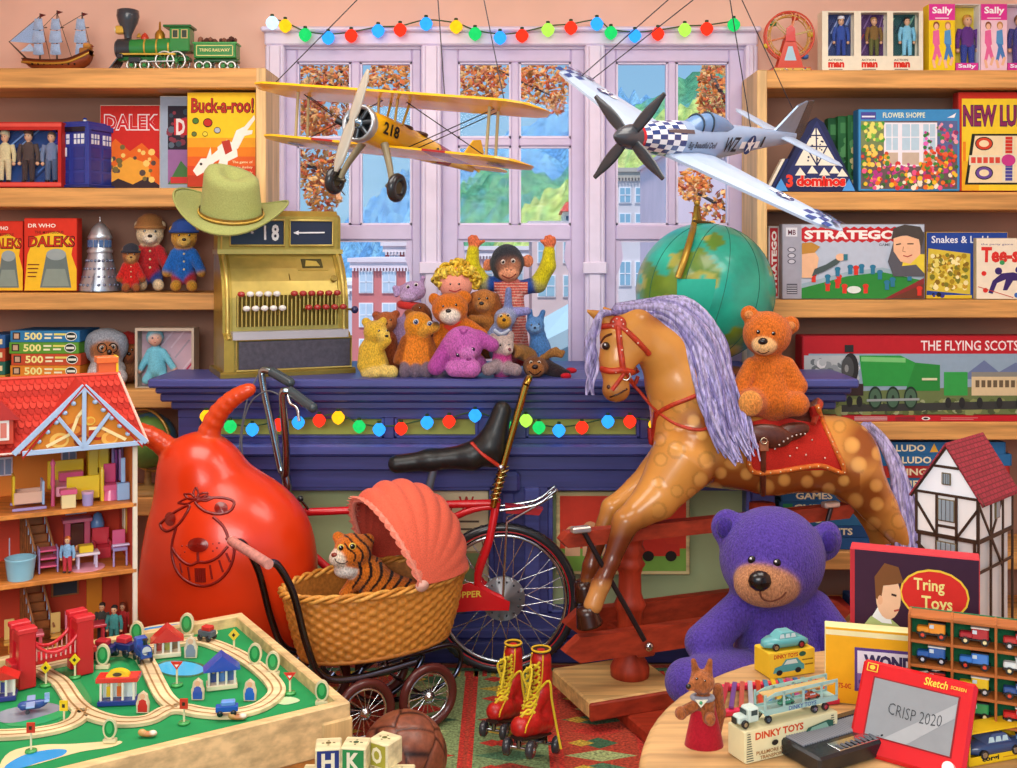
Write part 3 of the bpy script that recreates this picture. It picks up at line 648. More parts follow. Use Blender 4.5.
 p=Panel(t.part('lettering',b),Q(198,53,-9.1),(38*s,0,0),(0,0,11*s));p.line([(.03,.05),(.97,.05),(.97,.95),(.03,.95),(.03,.05)],.07,'e8e08a');p.text('TRING RAILWAY',.1,.4,.9,.68,'f0e69a')
 co=t.part('coal',None,'reddish brown coal');q=random.Random(3)
 for i in range(40):co.ball(Q(q.uniform(198,236),q.uniform(35,38),q.uniform(-7,7)),q.uniform(1.6,2.8)*s,q.choice(['7a4a3a','94604a','5a342a']),'matte',6)
 ch=t.part('chassis');ch.rbox(Q(217,57),(22*s,0,0),(0,6*s,0),(0,0,1.8*s),s,'2a5a34','gloss')
 for d in(-7,7):
  for x in(201,209,225,233):wheel(x,62.4,5,d,t)
 t.done()
loco()
RED='d22a22'
def tinyman(name,label,cat,x,base,h,Y,top,legs,skin='e8b48c',hair='4a3020',group=None,hat=None,z=None,extra=None):
 s=Y/F*h/60;o=P(x,0,Y);o.z=z;t=Thing(name,label,cat,group)
 def q(a,b,d=0):return V((o.x+a*s,Y+d*s,o.z+b*s))
 b=t.part('body');b.tube([q(0,48),q(0,42),q(0,34),q(0,26)],[3*s,8*s,7*s,7*s],top,'cloth',10,sm=2,flat=.6)
 for g in(-1,1):
  l=t.part('leg');l.tube([q(g*3.6,28),q(g*4.2,14),q(g*4.4,3)],[4.2*s,3.4*s,2.8*s],legs,'cloth',8,sm=2);l.ball(q(g*4.6,1.8,-1.5),(2.8*s,4*s,1.8*s),'2a2220','gloss',8)
  a=t.part('arm');a.tube([q(g*8,45),q(g*11,34),q(g*10.5,25)],[3.2*s,2.8*s,2.3*s],top,'cloth',8,sm=2);a.ball(q(g*10.5,22.5),2.5*s,skin,'gloss',8)
 hd=t.part('head');hd.ball(q(0,54),(4.6*s,4.8*s,5.8*s),skin,'gloss',12);hd.cyl(q(0,46),q(0,50),2.2*s,None,skin,'gloss',8)
 for g in(-1,1):hd.ball(q(g*1.7,54.5,-4.4),.7*s,'201810','gloss',6)
 hr=t.part('hair',hd);hr.ball(q(0,56.4,1.2),(5.2*s,5.2*s,5*s),hair,'hair',10)
 if hat:ht=t.part('hat');ht.lathe(q(0,57.5),[(5.6*s,0),(5.2*s,2*s),(4.6*s,4.5*s),(.3*s,5.5*s)],hat,'cloth',n=12)
 if extra:extra(t,q,s)
 return t.done()
def displaybox(name,label,cat,x0,x1,y0,row,col,wins,Y,d,back,group=None,by=1):
 """a carton with clear-fronted openings; returns thing, panel on the front and the floor height"""
 z=shelfz(row)+.0015;a=P(x0,0,Y).x;b=P(x1,0,Y).x;top=P(0,y0,Y).z;t=Thing(name,label,cat,group);m=t.part('carton');th=.0025;wz=None
 m.box(a,b,Y+d-th,Y+d,z,top,col,'card');m.box(a,b,Y,Y+d-th,z,z+th,col,'card');m.box(a,b,Y,Y+d-th,top-th,top,col,'card');m.box(a,a+th,Y,Y+d-th,z+th,top-th,col,'card');m.box(b-th,b,Y,Y+d-th,z+th,top-th,col,'card')
 xs=[a];
 wr=[(P(u,0,Y).x,P(v,0,Y).x,P(0,q,Y).z,P(0,r,Y).z)for(u,v,r,q)in wins]
 zt=wr[0][3];zb=wr[0][2]
 m.box(a,b,Y-.001,Y+th,z,zb,col,'card');m.box(a,b,Y-.001,Y+th,zt,top,col,'card');e=a
 for(u,v,_,_)in wr:m.box(e,u,Y-.001,Y+th,zb,zt,col,'card');e=v
 m.box(e,b,Y-.001,Y+th,zb,zt,col,'card')
 lz=zb-.002
 bd=t.part('backing_card',m,'patterned backing card')
 for i,(u,v,q,r)in enumerate(wr):
  p=Panel(bd,(u-.004,Y+d-.006,q-.004),(v-u+.008,0,0),(0,0,r-q+.008));p.rect(0,0,1,1,back[i%len(back)][0]);rr=random.Random(i+x0)
  for k in range(9):xx=rr.uniform(0,.9);yy=rr.uniform(0,.8);p.line([(xx,yy),(min(xx+.25,1),min(yy+.3,1))],.03,rr.choice(back[i%len(back)][1]))
  m.box(u,v,Y+.003,Y+d-.007,q-.003,q-.0005,col,'card')
 for(u,v,q,r)in wr:w=t.part('window',m,'clear window');w.box(u,v,Y+.0008,Y+.0012,q,r,'ffffff','glass')
 fp=t.part('picture',m);return t,Panel(fp,(a,Y-.001,z),(b-a,0,0),(0,0,top-z)),wr
t,p,wr=displaybox('figure_box','long red and blue window box holding three standing action figures','toy box',-14,61.5,122,187,'b8261e',[(-10,58,130,182)],4.14,.07,[('2a4f8e',['5a8ad0','8ab4ec','1a2f5e'])])
p.rect(0,.02,1,.07,'e0564a');p.rect(0,.93,1,.98,'e0564a');t.done();z=wr[0][2]
tinyman('action_figure','action figure in cream coat and hat, first in the red window box','action figure',5,0,50,4.175,'e6d6a2','e0cfa0',group='figures in the red window box',hair='e8d8a8',hat='e8dab0',z=z)
tinyman('action_figure','action figure in long brown coat, second in the red window box','action figure',28.5,0,51,4.175,'5a4a44','4a3c3a',group='figures in the red window box',hair='3a2a20',z=z,hat='5a4038')
tinyman('action_figure','action figure in grey blue clothes, last in the red window box','action figure',51.5,0,50,4.175,'7a8aa8','5a6a88',group='figures in the red window box',hair='6a5a4a',z=z)
def kiosk():
 t=Thing('toy_kiosk','blue toy kiosk with panelled doors and lamp on its roof','toy kiosk');Y=4.15;s=Y/F;z0=shelfz(187)+.001;BLU='2a3f9a';D='1f2f78'
 ca,sa=cos(-.32),sin(-.32);o=P(85,0,Y+.09);o.z=z0;W=21.
 def q(x,y,z):return V((o.x+(x*ca-y*sa)*s,o.y+(x*sa+y*ca)*s,z0+z*s))
 U,Vv,Z=V((ca,sa,0))*s,V((-sa,ca,0))*s,V((0,0,s))
 b=t.part('body');b.rbox(q(0,0,30),U*W*.93,Vv*W*.93,Z*28,.5*s,BLU,'gloss');b.rbox(q(0,0,1.6),U*(W+2),Vv*(W+2),Z*1.6,.5*s,D,'gloss')
 for x in(-1,1):
  for y in(-1,1):b.rbox(q(x*(W-1.5),y*(W-1.5),30),U*2.4,Vv*2.4,Z*29,.4*s,BLU,'gloss')
 r=t.part('roof');r.rbox(q(0,0,60.5),U*(W+.5),Vv*(W+.5),Z*2.6,.5*s,BLU,'gloss');r.rbox(q(0,0,64),U*(W-2),Vv*(W-2),Z*1.3,.4*s,BLU,'gloss');r.rbox(q(0,0,66),U*(W-6),Vv*(W-6),Z*1.2,.4*s,BLU,'gloss')
 l=t.part('roof_lamp',r);l.cyl(q(0,0,67),q(0,0,70.5),2*s,None,'e8f0f8','gloss',10);l.lathe(q(0,0,70.5),[(2.6*s,0),(1.6*s,1.5*s),(.2*s,2.4*s)],BLU,'gloss',n=10)
 sg=t.part('sign_board',r,'plain black sign board');sg.rbox(q(0,-W-.4,58.6),U*(W-3),Vv*.7,Z*2.4,.2*s,'14182a','gloss')
 for(ux,uy,nx)in((1,0,0),(0,1,1)):
  for c in(-1,1):
   dd=t.part('door' if nx==0 else 'side_leaf')
   def qq(a,z,e):return q(c*9+a,-W*.93-e,z)if nx==0 else q(W*.93+e,c*9+a,z)
   A=U if nx==0 else Vv;N=Vv if nx==0 else U
   for k,zz in enumerate((10,23,36)):dd.rbox(qq(0,zz,.15),A*6.6,N*.5,Z*5.2,.2*s,'22348a','gloss')
   if nx==0 and c<0:n_=t.part('notice',dd,'white notice');n_.rbox(qq(0,36,.8),A*3.6,N*.4,Z*4.4,.1*s,'e6ecf4','card')
   w=t.part('window',dd);w.rbox(qq(0,49,.2),A*6.2,N*.4,Z*5,.2*s,'e9f2fa','gloss')
   for k in(-2.1,2.1):w.rbox(qq(k,49,.6),A*.5,N*.4,Z*5,.1*s,BLU,'gloss')
   w.rbox(qq(0,49,.6),A*6.2,N*.4,Z*.5,.1*s,BLU,'gloss')
 t.done()
kiosk()
t,p=sbox('book','red book with white outlined title standing behind the blue kiosk','book',100,160,105,187,RED,4.275,.05,side='f0e6d0')
p.poly([(0,0),(1,0),(1,.35),(.7,.55),(.5,.45),(.25,.6),(0,.4)],'e86a1f');p.poly([(.1,0),(.9,0),(.8,.3),(.5,.38),(.2,.25)],'f2a83a');p.text('DALEK',.06,.70,1.0,.90,'f6e6e6',.05);p.text('DALEK',.075,.715,.985,.885,'d0242a',.015)
p.poly([(0,0),(.3,.12),(.55,.05),(.8,.14),(1,.04),(1,0)],'3a2a30');p.specks(.1,.1,.9,.5,['7a6a3a','f8d070','5a4a44'],26,.035,4);t.done()
t,p=sbox('book','dark book with pink landscape and red letter D behind the yellow game','book',160,195,96,187,'9fb0c4',4.24,.03,side='e8e0d0')
p.rect(.22,.04,1,.9,'2a2432');p.rect(.22,.04,1,.42,'9a6aa0');p.poly([(.22,.04),(.6,.3),(1,.12),(1,.04)],'4a7a44');p.specks(.25,.45,1,.88,['5a6a7a','3a4a5a','8a3a4a'],24,.03,6);p.rect(.3,.05,.9,.12,'d23a3a');p.rect(.4,.58,.98,.76,'d0262e');p.text('D',.46,.58,.72,.76,'f8ece8',.04);t.done()
t,p=sbox('board_game','yellow and red game box with a kicking white donkey','board game',187,256,92,187,'f4c71e',4.15,.05,side='a87a3a')
for i,c in enumerate(('e8a020','e88018','df6020','d24522','b83a20')):p.rect(0,0,1,.52-.1*i,c)
p.text('Buck-a-roo!',.05,.78,.98,.95,'3a1a10',.05,.02);p.text('Buck-a-roo!',.055,.785,.965,.945,'b8281e',.02,.02)
WH='f6efe2'
p.poly([(.44,.42),(.58,.5),(.72,.44),(.74,.32),(.6,.27),(.46,.3)],WH);p.poly([(.64,.45),(.72,.6),(.84,.64),(.98,.76),(1.0,.72),(.86,.58),(.78,.54),(.74,.4)],WH);p.poly([(.66,.44),(.7,.56),(.84,.6),(.96,.6),(.95,.56),(.84,.54),(.74,.4)],WH)
p.poly([(.46,.4),(.3,.3),(.2,.3),(.08,.17),(.14,.11),(.26,.16),(.4,.26),(.5,.3)],WH);p.poly([(.28,.3),(.34,.42),(.36,.3)],WH);p.poly([(.48,.3),(.4,.12),(.36,.04),(.42,.03),(.5,.14),(.56,.28)],WH);p.poly([(.5,.3),(.5,.08),(.47,0),(.54,0),(.56,.12),(.6,.28)],WH);p.disc(.2,.24,.02,.015,'201010');p.poly([(.5,.48),(.62,.5),(.66,.38),(.56,.34)],'b8382a')
for(x,y,c,r)in((.12,.7,'4a7a34',.05),(.3,.68,'c02a20',.07),(.44,.6,'b4b8bc',.05),(.1,.56,'6a7a3a',.04),(.26,.56,'e8d040',.04)):p.disc(x,y,r,r*.7,'20140c',14);p.disc(x,y,r*.85,r*.55,c,14)
for k,tx in enumerate(('The game of','tricky donkey','for the family','age 4 plus')):p.text(tx,.66,.24-.055*k,.96,.275-.055*k,'f8e8b0',.01)
t.done()
def drbox(x0,x1,y0,lab,Y,side):
 t,p=sbox('toy_box',lab,'toy box',x0,x1,y0,292,'d8341f',Y,.05,side=side,group='red and yellow toy boxes')
 p.poly([(0,0),(1,0),(1,.3),(.9,.5),(.95,.72),(.6,.82),(.2,.75),(.06,.5)],'f2c32a');p.text('DR WHO',.07,.875,.6,.93,'f6efe0',.02);p.text('THE MYSTERIOUS',.2,.79,.75,.83,'4a2010',.01);p.text('DALEKS',.07,.6,.97,.76,'2a120c',.05,.05);p.text('DALEKS',.085,.61,.95,.75,'c02a1c',.02,.05)
 p.poly([(.3,.04),(.9,.04),(.8,.5),(.42,.5)],'6a7a78');p.poly([(.34,.06),(.86,.06),(.78,.3),(.42,.3)],'8a9a90');p.disc(.61,.5,.19,.08,'9aa8a8')
 for k in range(4):p.line([(.07,.36-.055*k),(.28-.02*k,.36-.055*k)],.016,'7a3a1a')
 t.done()
drbox(-14,23,221,'red and yellow toy box at the left end of its board',4.16,'b8281a')
drbox(24,77,218,'red and yellow toy box standing beside the silver toy rocket',4.15,'b8281a')
def rocket():
 t=Thing('toy_rocket','silver studded toy space rocket on a flared base','toy rocket');Y=4.2;s=Y/F;o=P(100,0,Y);o.z=shelfz(292)+.001
 b=t.part('hull');b.lathe(o,[(20*s,0),(20*s,3*s),(17*s,14*s),(13*s,30*s),(11*s,38*s)],'b4bcc8','metal',n=20)
 m=t.part('cabin');m.lathe(o+V((0,0,38*s)),[(12*s,0),(12.5*s,2*s),(11*s,4*s),(11*s,14*s),(12*s,15*s),(10.5*s,18*s),(8*s,24*s),(4*s,29*s),(.3*s,31*s)],'c4ccd6','metal',n=20)
 st=t.part('studs',b,'blue-grey studs')
 for r in range(4):
  for k in range(11):
   a=pi+.1+k*(pi-.2)/10;rr=[18.6,16,14.2,12.6][r];st.ball(o+V((cos(a)*rr*s,sin(a)*rr*s,(6+8*r)*s)),1.7*s,'7a86a0','metal',8)
 wd=t.part('window_band',m,'blue window band')
 for k in range(7):a=pi+.2+k*(pi-.4)/6;wd.rbox(o+V((cos(a)*11.2*s,sin(a)*11.2*s,47*s)),V((-sin(a),cos(a),0))*2*s,V((cos(a),sin(a),0))*.5*s,V((0,0,3.6*s)),.3*s,'4a6a9a','gloss')
 an=t.part('aerial');an.cyl(o+V((0,0,68*s)),o+V((0,0,74*s)),.6*s,.3*s,'d8dee6','metal',8)
 for g in(0,1,2):
  f=t.part('fin');a=pi*1.5+g*2*pi/3;d=V((cos(a),sin(a),0));f.prism([o+d*19*s+V((0,0,1*s)),o+d*25*s+V((0,0,0)),o+d*24*s+V((0,0,6*s)),o+d*16*s+V((0,0,18*s))],V((-sin(a),cos(a),0))*1.4*s,'9aa4b4','metal')
 t.done()
rocket()
def jumperbear(lab,cx,base,h,Y,fur,top,cap,legs,muz,vox=1.1):
 t=Soft('teddy_bear',lab,'teddy bear',Y,'dressed bears on the board');k=h/70;base=HY+(EYE-shelfz(293)-.0015)*F/Y-.9
 def X(a):return cx+a*k
 def Yy(b):return base-b*k
 t.c(X(0),Yy(18),0,11*k,X(0),Yy(36),0,9*k,top);t.e(X(0),Yy(54),-1*k,13*k,12*k,11*k,fur);t.e(X(0),Yy(50),-11*k,6*k,5*k,5*k,muz)
 for g in(-1,1):
  t.e(X(g*11),Yy(63),1*k,4.5*k,4.5*k,3*k,fur);t.c(X(g*9),Yy(38),-2*k,5.5*k,X(g*17),Yy(22),-7*k,5*k,top);t.e(X(g*18),Yy(18),-8*k,4*k,4*k,4*k,fur)
  t.c(X(g*6),Yy(14),-2*k,6.5*k,X(g*8),Yy(4.5),-10*k,5*k,legs);t.e(X(g*8.5),Yy(5),-14*k,5*k,5*k,4*k,fur)
 t.body(vox);t.eyes((X(-5),Yy(57)),(X(5),Yy(57)),r=1.6*k);t.dot('nose',X(0),Yy(52.5),2.4*k,'1a100c',ry=1.8*k)
 if cap:m=t.part('woolly_cap');s=Y/F*k;m.lathe(P(cx,base-61*k,Y),[(13.4*s,-1.5*s),(14.2*s,1*s),(13*s,3*s),(11*s,9*s),(5*s,13*s),(.3*s,14*s)],cap,'cloth',n=20);m.torus(P(cx,base-61*k,Y),13.4*s,1.8*s,cap,'cloth',n=24,k=8)
 for q in(0,1,2):b=t.part('toggle');d=t.front(X(0),Yy(38-8*q));t.a.ball(b,X(0),Yy(38-8*q),d,1.3*k,'d8c89a','gloss',8)
 t.done()
jumperbear('pale faced teddy in red jumper and tan woolly cap, back of the group',150,292,72,4.26,'ead2a8','b8242a','b8814a','28408a','f6e6cc')
jumperbear('small brown teddy in red jumper and dark grey woolly cap',131,292,45,4.165,'9a5a2a','c8221e','33343e','b8221e','c89a5a')
jumperbear('golden brown teddy in bright blue jumper, nearest the cash register',184,292,68,4.19,'c8922f','1f68c0','27468c','a8262a','d8b45a')
pz=[('2f7fb4','1f5f94','pale lake'),('5f9f34','4a8a28','meadow'),('c8502f','a8401f','roofs'),('e08a2a','c8741a','sunset'),('2f7fb8','1f649a','harbour')]
zb=shelfz(390)+.002;Y=4.13;s=Y/F;hh=11.6*s
for i in range(5):
 k=4-i;z=zb+i*hh;lab=['blue 500 piece puzzle box, topmost of its stack','green 500 piece puzzle box, second from the top of its stack','orange-red 500 piece puzzle box in the middle of its stack','orange 500 piece puzzle box, second from the bottom of its stack','blue puzzle box at the bottom of its stack'][k]
 t=Thing('puzzle_box',lab,'puzzle box','stacked jigsaw puzzles');dx=[1,0,2,1,-1][k]*s;a=P(9,0,Y).x+dx;b=P(79,0,Y).x+dx
 p=carton(t,(a,Y,z),(b-a,0,0),(0,0,hh-.0008),(0,.2,0),pz[k][0],pz[k][1]);p.rect(.03,.2,.14,.85,'3a3028');p.rect(.05,.3,.12,.75,'c8a88a')
 p.text('500',.2,.18,.46,.85,'f4ee9a',.03);p.line([(.5,.68),(.6,.68)],.16,'f0f0c8');p.line([(.5,.35),(.58,.35)],.16,'f0f0c8');p.line([(.64,.68),(.8,.68)],.18,'e8e070');p.line([(.64,.38),(.74,.38)],.16,'f4f0d0');p.disc(.88,.5,.085,.4,'f0f4e8',16);p.disc(.88,.5,.075,.34,'20302a',16);p.line([(.83,.5),(.93,.5)],.2,'e8eee0');t.done()
for i in range(4):
 t=Thing('puzzle_box','puzzle box end-on at the left of the 500 piece stack, '+['lowest','second lowest','third from the bottom','topmost'][i],'puzzle box','end-on jigsaw puzzles');z=zb+i*hh*1.15;c=['c89a3a','2a6a5a','b84a2f','2f5f9a'][i]
 a=P(-20,0,4.14);p=carton(t,(a.x,4.14,z),(P(5,0,4.14).x-a.x,0,0),(0,0,hh*1.13),(0,.2,0),c,c);p.rect(.5,.3,.9,.7,'e8dca8');t.done()
t=Soft('soft_toy','shaggy grey haired soft toy with brown snout beside the puzzle stack','soft toy',4.2)
t.c(107,368,0,18,107,362,0,15,'b8b4b6');t.e(107,350,-2,15,15,14,'a86a3a');t.e(108,352,-14,7,9,8,'b06a38',a=20);t.e(106,340,2,19,12,15,'9aa2ae');t.e(92,348,1,7,13,9,'8f97a6');t.e(121,346,1,7,12,9,'8f97a6');t.e(98,376,-12,11,9,9,'d0ccce');t.e(118,377,-12,9,8.5,9,'c4c0c4')
t.body(1.1);t.eyes((102,348),(113,347),r=1.8,white='f0e8dc');t.dot('nose',109,352,3,'2a1812');
m=t.part('spectacles')
for x in(102,113):m.torus(t.a.p(x,348,t.front(x,348)-2),4.5*t.a.s,.6*t.a.s,'2a2420','metal',(0,1,0),16,6)
t.done()
t=Soft('soft_toy','brown snouted soft toy in a red hat peering beside the doll box','soft toy',4.29)
t.c(128,370,0,12,128,362,0,11,'8a5a3a');t.e(128,352,-2,11,13,10,'a8622f');t.e(129,356,-11,5,6,6,'94522a');t.body(1.1);t.eyes((125,350),(132,350),r=1.4);t.dot('nose',129,354,2,'20120c');h=t.part('hat');s=t.a.s;h.lathe(t.a.p(128,342),[(13*s,-1*s),(11*s,2*s),(9*s,8*s),(.3*s,11*s)],'b0302a','cloth',n=16);t.done()
t,p,wr=displaybox('doll_box','pink backed window box holding a baby doll in blue','toy box',135,194,328,390,'c8b8a4',[(137.5,191.5,331,387)],4.15,.07,[('d8b4bc',['c83a5a','e8ccd2','b8a4ac'])])
t.done()
t=Soft('baby_doll','baby doll in pale blue suit and bonnet inside the window box','doll',4.195,mt='cloth',k=2);t.a.dy=-4
LB='7fd0e0';SK='efb090'
t.c(157,372,0,9,156,356,0,7,LB);t.e(155,341,-1,8.4,8.8,8,LB);t.e(155,343,-5,6.4,6.8,5,SK);t.c(150,356,-1,3.6,141,372,-3,3,LB);t.c(163,356,-1,3.6,173,371,-3,3,LB);t.e(139.5,375,-3,2.6,2.8,2.6,SK);t.e(175,374,-3,2.6,2.8,2.6,SK);t.c(153,374,0,5,146,384,-5,4,LB);t.c(161,374,0,5,165,385.5,-5,3.6,LB)
t.body(.7);t.eyes((152.4,342),(157.6,342),r=.9,col='2a3a5a');t.dot('mouth',155,346.5,1.1,'c8443a',ry=.5);t.done()
def globe_small():
 t=Thing('desk_globe','small tabletop globe in wooden ring on the low shelf behind the hopper','globe');Y=4.2;s=Y/F;c=P(148,440,Y);z0=shelfz(498)+.001
 g=t.part('globe_ball');rows=[];n=28;q=36;vs=[];vc=[];fs=[]
 for i in range(q+1):
  for j in range(n*2):
   la=-pi/2+pi*i/q;lo=2*pi*j/(n*2);d=V((cos(la)*cos(lo),cos(la)*sin(lo),sin(la)));vs.append(c+d*28*s)
   f=sin(3*d.x+1.2)+sin(4*d.z+2*d.y)+sin(5*d.y-3*d.x+.6);vc.append(lin('6f9a4a')if f>.3 else lin('4f86a8'))
 for i in range(q):
  for j in range(n*2):fs.append((i*n*2+j,i*n*2+(j+1)%(n*2),(i+1)*n*2+(j+1)%(n*2),(i+1)*n*2+j))
 g.add(vs,fs,None,'globe',True,vc)
 r=t.part('meridian_ring');r.torus(c,31.5*s,1.6*s,'b8924a','brass',(.5,.85,.1),40,8)
 st=t.part('stand');st.lathe((c.x,Y,z0),[(22*s,0),(22*s,3*s),(14*s,6*s),(4*s,8*s),(3*s,c.z-31*s-z0)],'a8824a','woodx',n=24);t.done()
globe_small()
def ferris():
 t=Thing('toy_ferris_wheel','small red and yellow tin ferris wheel on top of the right bookcase','toy ferris wheel');Y=4.22;s=Y/F;z0=shelfz(70)+.001
 def Q(x,y,d=0):p=P(x,y,Y);return V((p.x,Y+d*s,z0+(69.5-y)*s))
 c=Q(789,31)
 b=t.part('base');b.prism([Q(768,69.5,-9),Q(811,69.5,-9),Q(808,63,-9),Q(771,63,-9)],(0,18*s,0),'c8402a','gloss');p=Panel(t.part('picture',b),Q(769,69,-9.1),(41*s,0,0),(0,0,5.5*s));p.rect(.05,.1,.95,.9,'d8b45a');p.specks(.08,.15,.92,.85,['3f7a3a','c8402a','f4e6c0','2f5a9a'],26,.12)
 for d in(-5.4,7):
  f=t.part('support');f.prism([Q(776,63,d),Q(802,63,d),Q(792,29,d),Q(786,29,d)],(0,1.2*s,0),'d2452a','gloss');f.prism([Q(783,56,d-.2),Q(795,56,d-.2),Q(791,42,d-.2),Q(787,42,d-.2)],(0,.3*s,0),'a8d0e0','gloss')
 r=t.part('wheel_rim')
 for d in(-4,4):
  r.torus(c+V((0,d*s,0)),24*s,1.*s,'d84a30','gloss',(0,1,0),36,6);r.torus(c+V((0,d*s,0)),20*s,.7*s,'c8922f','gloss',(0,1,0),36,6)
  for k in range(6):a=k*pi/3+.25;r.bar(c+V((0,d*s,0)),c+V((cos(a)*24*s,d*s,sin(a)*24*s)),1.4*s,.8*s,'d9702a' if k%2 else 'c8b060','gloss')
  for k in range(18):a=k*pi/9;r.bar(c+V((cos(a)*20*s,d*s,sin(a)*20*s)),c+V((cos(a+.17)*24*s,d*s,sin(a+.17)*24*s)),.8*s,.5*s,'e0a040','gloss')
 h=t.part('hub');h.cyl(c+V((0,-6*s,0)),c+V((0,8*s,0)),4*s,None,'e03a2a','gloss',14);h.prism([c+V((x*s,-7*s,y*s))for x,y in((-5,-6),(5,-6),(4,7),(0,10),(-4,7))],(0,1.5*s,0),'d42a1e','gloss')
 for k in range(6):
  a=k*pi/3+.25;o=c+V((cos(a)*23*s,0,sin(a)*23*s));g=t.part('gondola');cc=['e0c23a','d2402a','4a8a4a','e0c23a','c8402a','3f6aa8'][k]
  g.lathe(o-V((0,0,4*s)),[(1.5*s,-2.4*s),(3.4*s,-1.6*s),(3.8*s,1.2*s),(3.6*s,1.6*s)],cc,'gloss',n=12);g.cyl(o-V((0,0,3*s)),o,.5*s,None,'e8d8a0','metal',6);g.ball(o-V((0,0,1.4*s)),1.4*s,'e8b48c','gloss',8)
 t.done()
ferris()
t,p,wr=displaybox('figure_box','cream window box with three boxed action figures above red lettering','toy box',822,923,11,70,'ebe4cc',[(828,854,12.5,56),(861,887,12.5,56),(893,919,12.5,56)],4.14,.06,[('3a4a7a',['6a8ac0','a8b4e0','2a2f5a']),('5a3a6a',['8a6aa0','b44a4a','3a2a4a']),('2f5a5a',['5a9a9a','8ac0a0','1f3a4a'])])
for x in(.1,.43,.75):p.text('ACTION',x-.04,.17,x+.1,.205,'4a3a30',.02);p.text('man',x-.04,.06,x+.12,.155,'d8301f',.06);p.line([(x-.03,.03),(x+.1,.03)],.014,'8a7a6a')
t.done();z=wr[0][2]
tinyman('action_figure','sailor action figure in blue with white cap, first in the cream box','action figure',841,0,40,4.175,'3f5aa8','3a4f9a',group='figures in the cream window box',hat='f0f0f4',z=z)
tinyman('action_figure','soldier action figure in brown and olive, middle of the cream box','action figure',874,0,40,4.175,'8a6a3a','6a6a3a',group='figures in the cream window box',hair='b8864a',z=z)
tinyman('action_figure','action figure in pale blue flying suit, last in the cream box','action figure',907,0,40,4.175,'8ad0e8','8ad0e8',group='figures in the cream window box',hair='2a2420',z=z)
def dollbox(x0,x1,xm,col,lab,lab2,hair,top,legs):
 Y=4.14;z=shelfz(70)+.0015;a,b,mm=P(x0,0,Y).x,P(x1,0,Y).x,P(xm,0,Y).x;top_=P(0,4,Y).z
 t=Thing('doll_box',lab,'toy box','fashion doll boxes');m=t.part('carton');d=.06;th=.002
 m.box(a,mm,Y,Y+d,z,top_,col,'card');m.box(mm,b,Y+d-th,Y+d,z,top_,'f0e6c8','card');m.box(mm,b,Y,Y+d-th,z,z+th,'f0f0f0','card');m.box(mm,b,Y,Y+d-th,top_-th,top_,'f0f0f0','card');m.box(b-th,b,Y,Y+d-th,z+th,top_-th,'f0f0f0','card')
 i=t.part('tray',m,'yellow inner tray');i.box(mm+.001,b-th,Y+d-.008,Y+d-.003,z+.003,top_-.003,'e8cc4a' if col!='f4d0dc' else 'e8c4d0','card');i.box(mm+.004,b-.006,Y+.002,Y+.03,z+.004,z+.032,'e03a9a','card')
 p2=Panel(t.part('picture',i),(mm+.004,Y+.002,z+.004),(b-mm-.01,0,0),(0,0,.028));p2 .text('Sally',.1,.2,.9,.85,'ffffff',.03)
 w=t.part('window',m,'clear window');w.box(mm+.001,b-.001,Y+.0005,Y+.001,z+th,top_-th,'ffffff','glass')
 p=Panel(t.part('picture',m),(a,Y,z),(mm-a,0,0),(0,0,top_-z));p.rect(0,.76,1,1,'e03a9a');p.text('Sally',.12,.83,.9,.96,'ffffff',.03,.05);p.line([(.25,.79),(.75,.79)],.015,'fbe0ee')
 for(x,c,c2,h)in((.26,'e86aa0','e86aa0','8a4a2a'),(.7,'5a9ad0','4a80c0','c08a4a')):
  p.poly([(x-.1,.6),(x+.12,.62),(x+.16,.4),(x+.02,.36),(x-.12,.42)],c);p.poly([(x-.1,.42),(x+.1,.4),(x+.24,.2),(x+.12,.18)],c2);p.poly([(x-.02,.4),(x+.12,.38),(x-.04,.14),(x-.14,.16)],c2);p.line([(x-.1,.16),(x-.04,.06)],.04,'f0bc98');p.line([(x+.2,.2),(x+.12,.1)],.04,'f0bc98');p.disc(x+.02,.68,.12,.06,h,14);p.disc(x+.02,.665,.085,.045,'f2c0a0',12)
 t.done()
 tinyman('fashion_doll',lab2,'doll',(xm+x1)/2,0,56,4.17,top,legs,hair=hair,z=z+.004,group='fashion dolls in their boxes')
 if col!='f4d0dc':pass
dollbox(929,980,955,'f2d21f','yellow and pink doll box beside the cream figure box','blonde fashion doll in purple top in the yellow box','d89a3a','6a3a8a','3a4a9a')
dollbox(981,1032,1007,'f4d0dc','pale pink doll box at the right end of the top board','dark haired fashion doll in the pale pink box','8a5a3a','4a4a8a','5a4a8a')
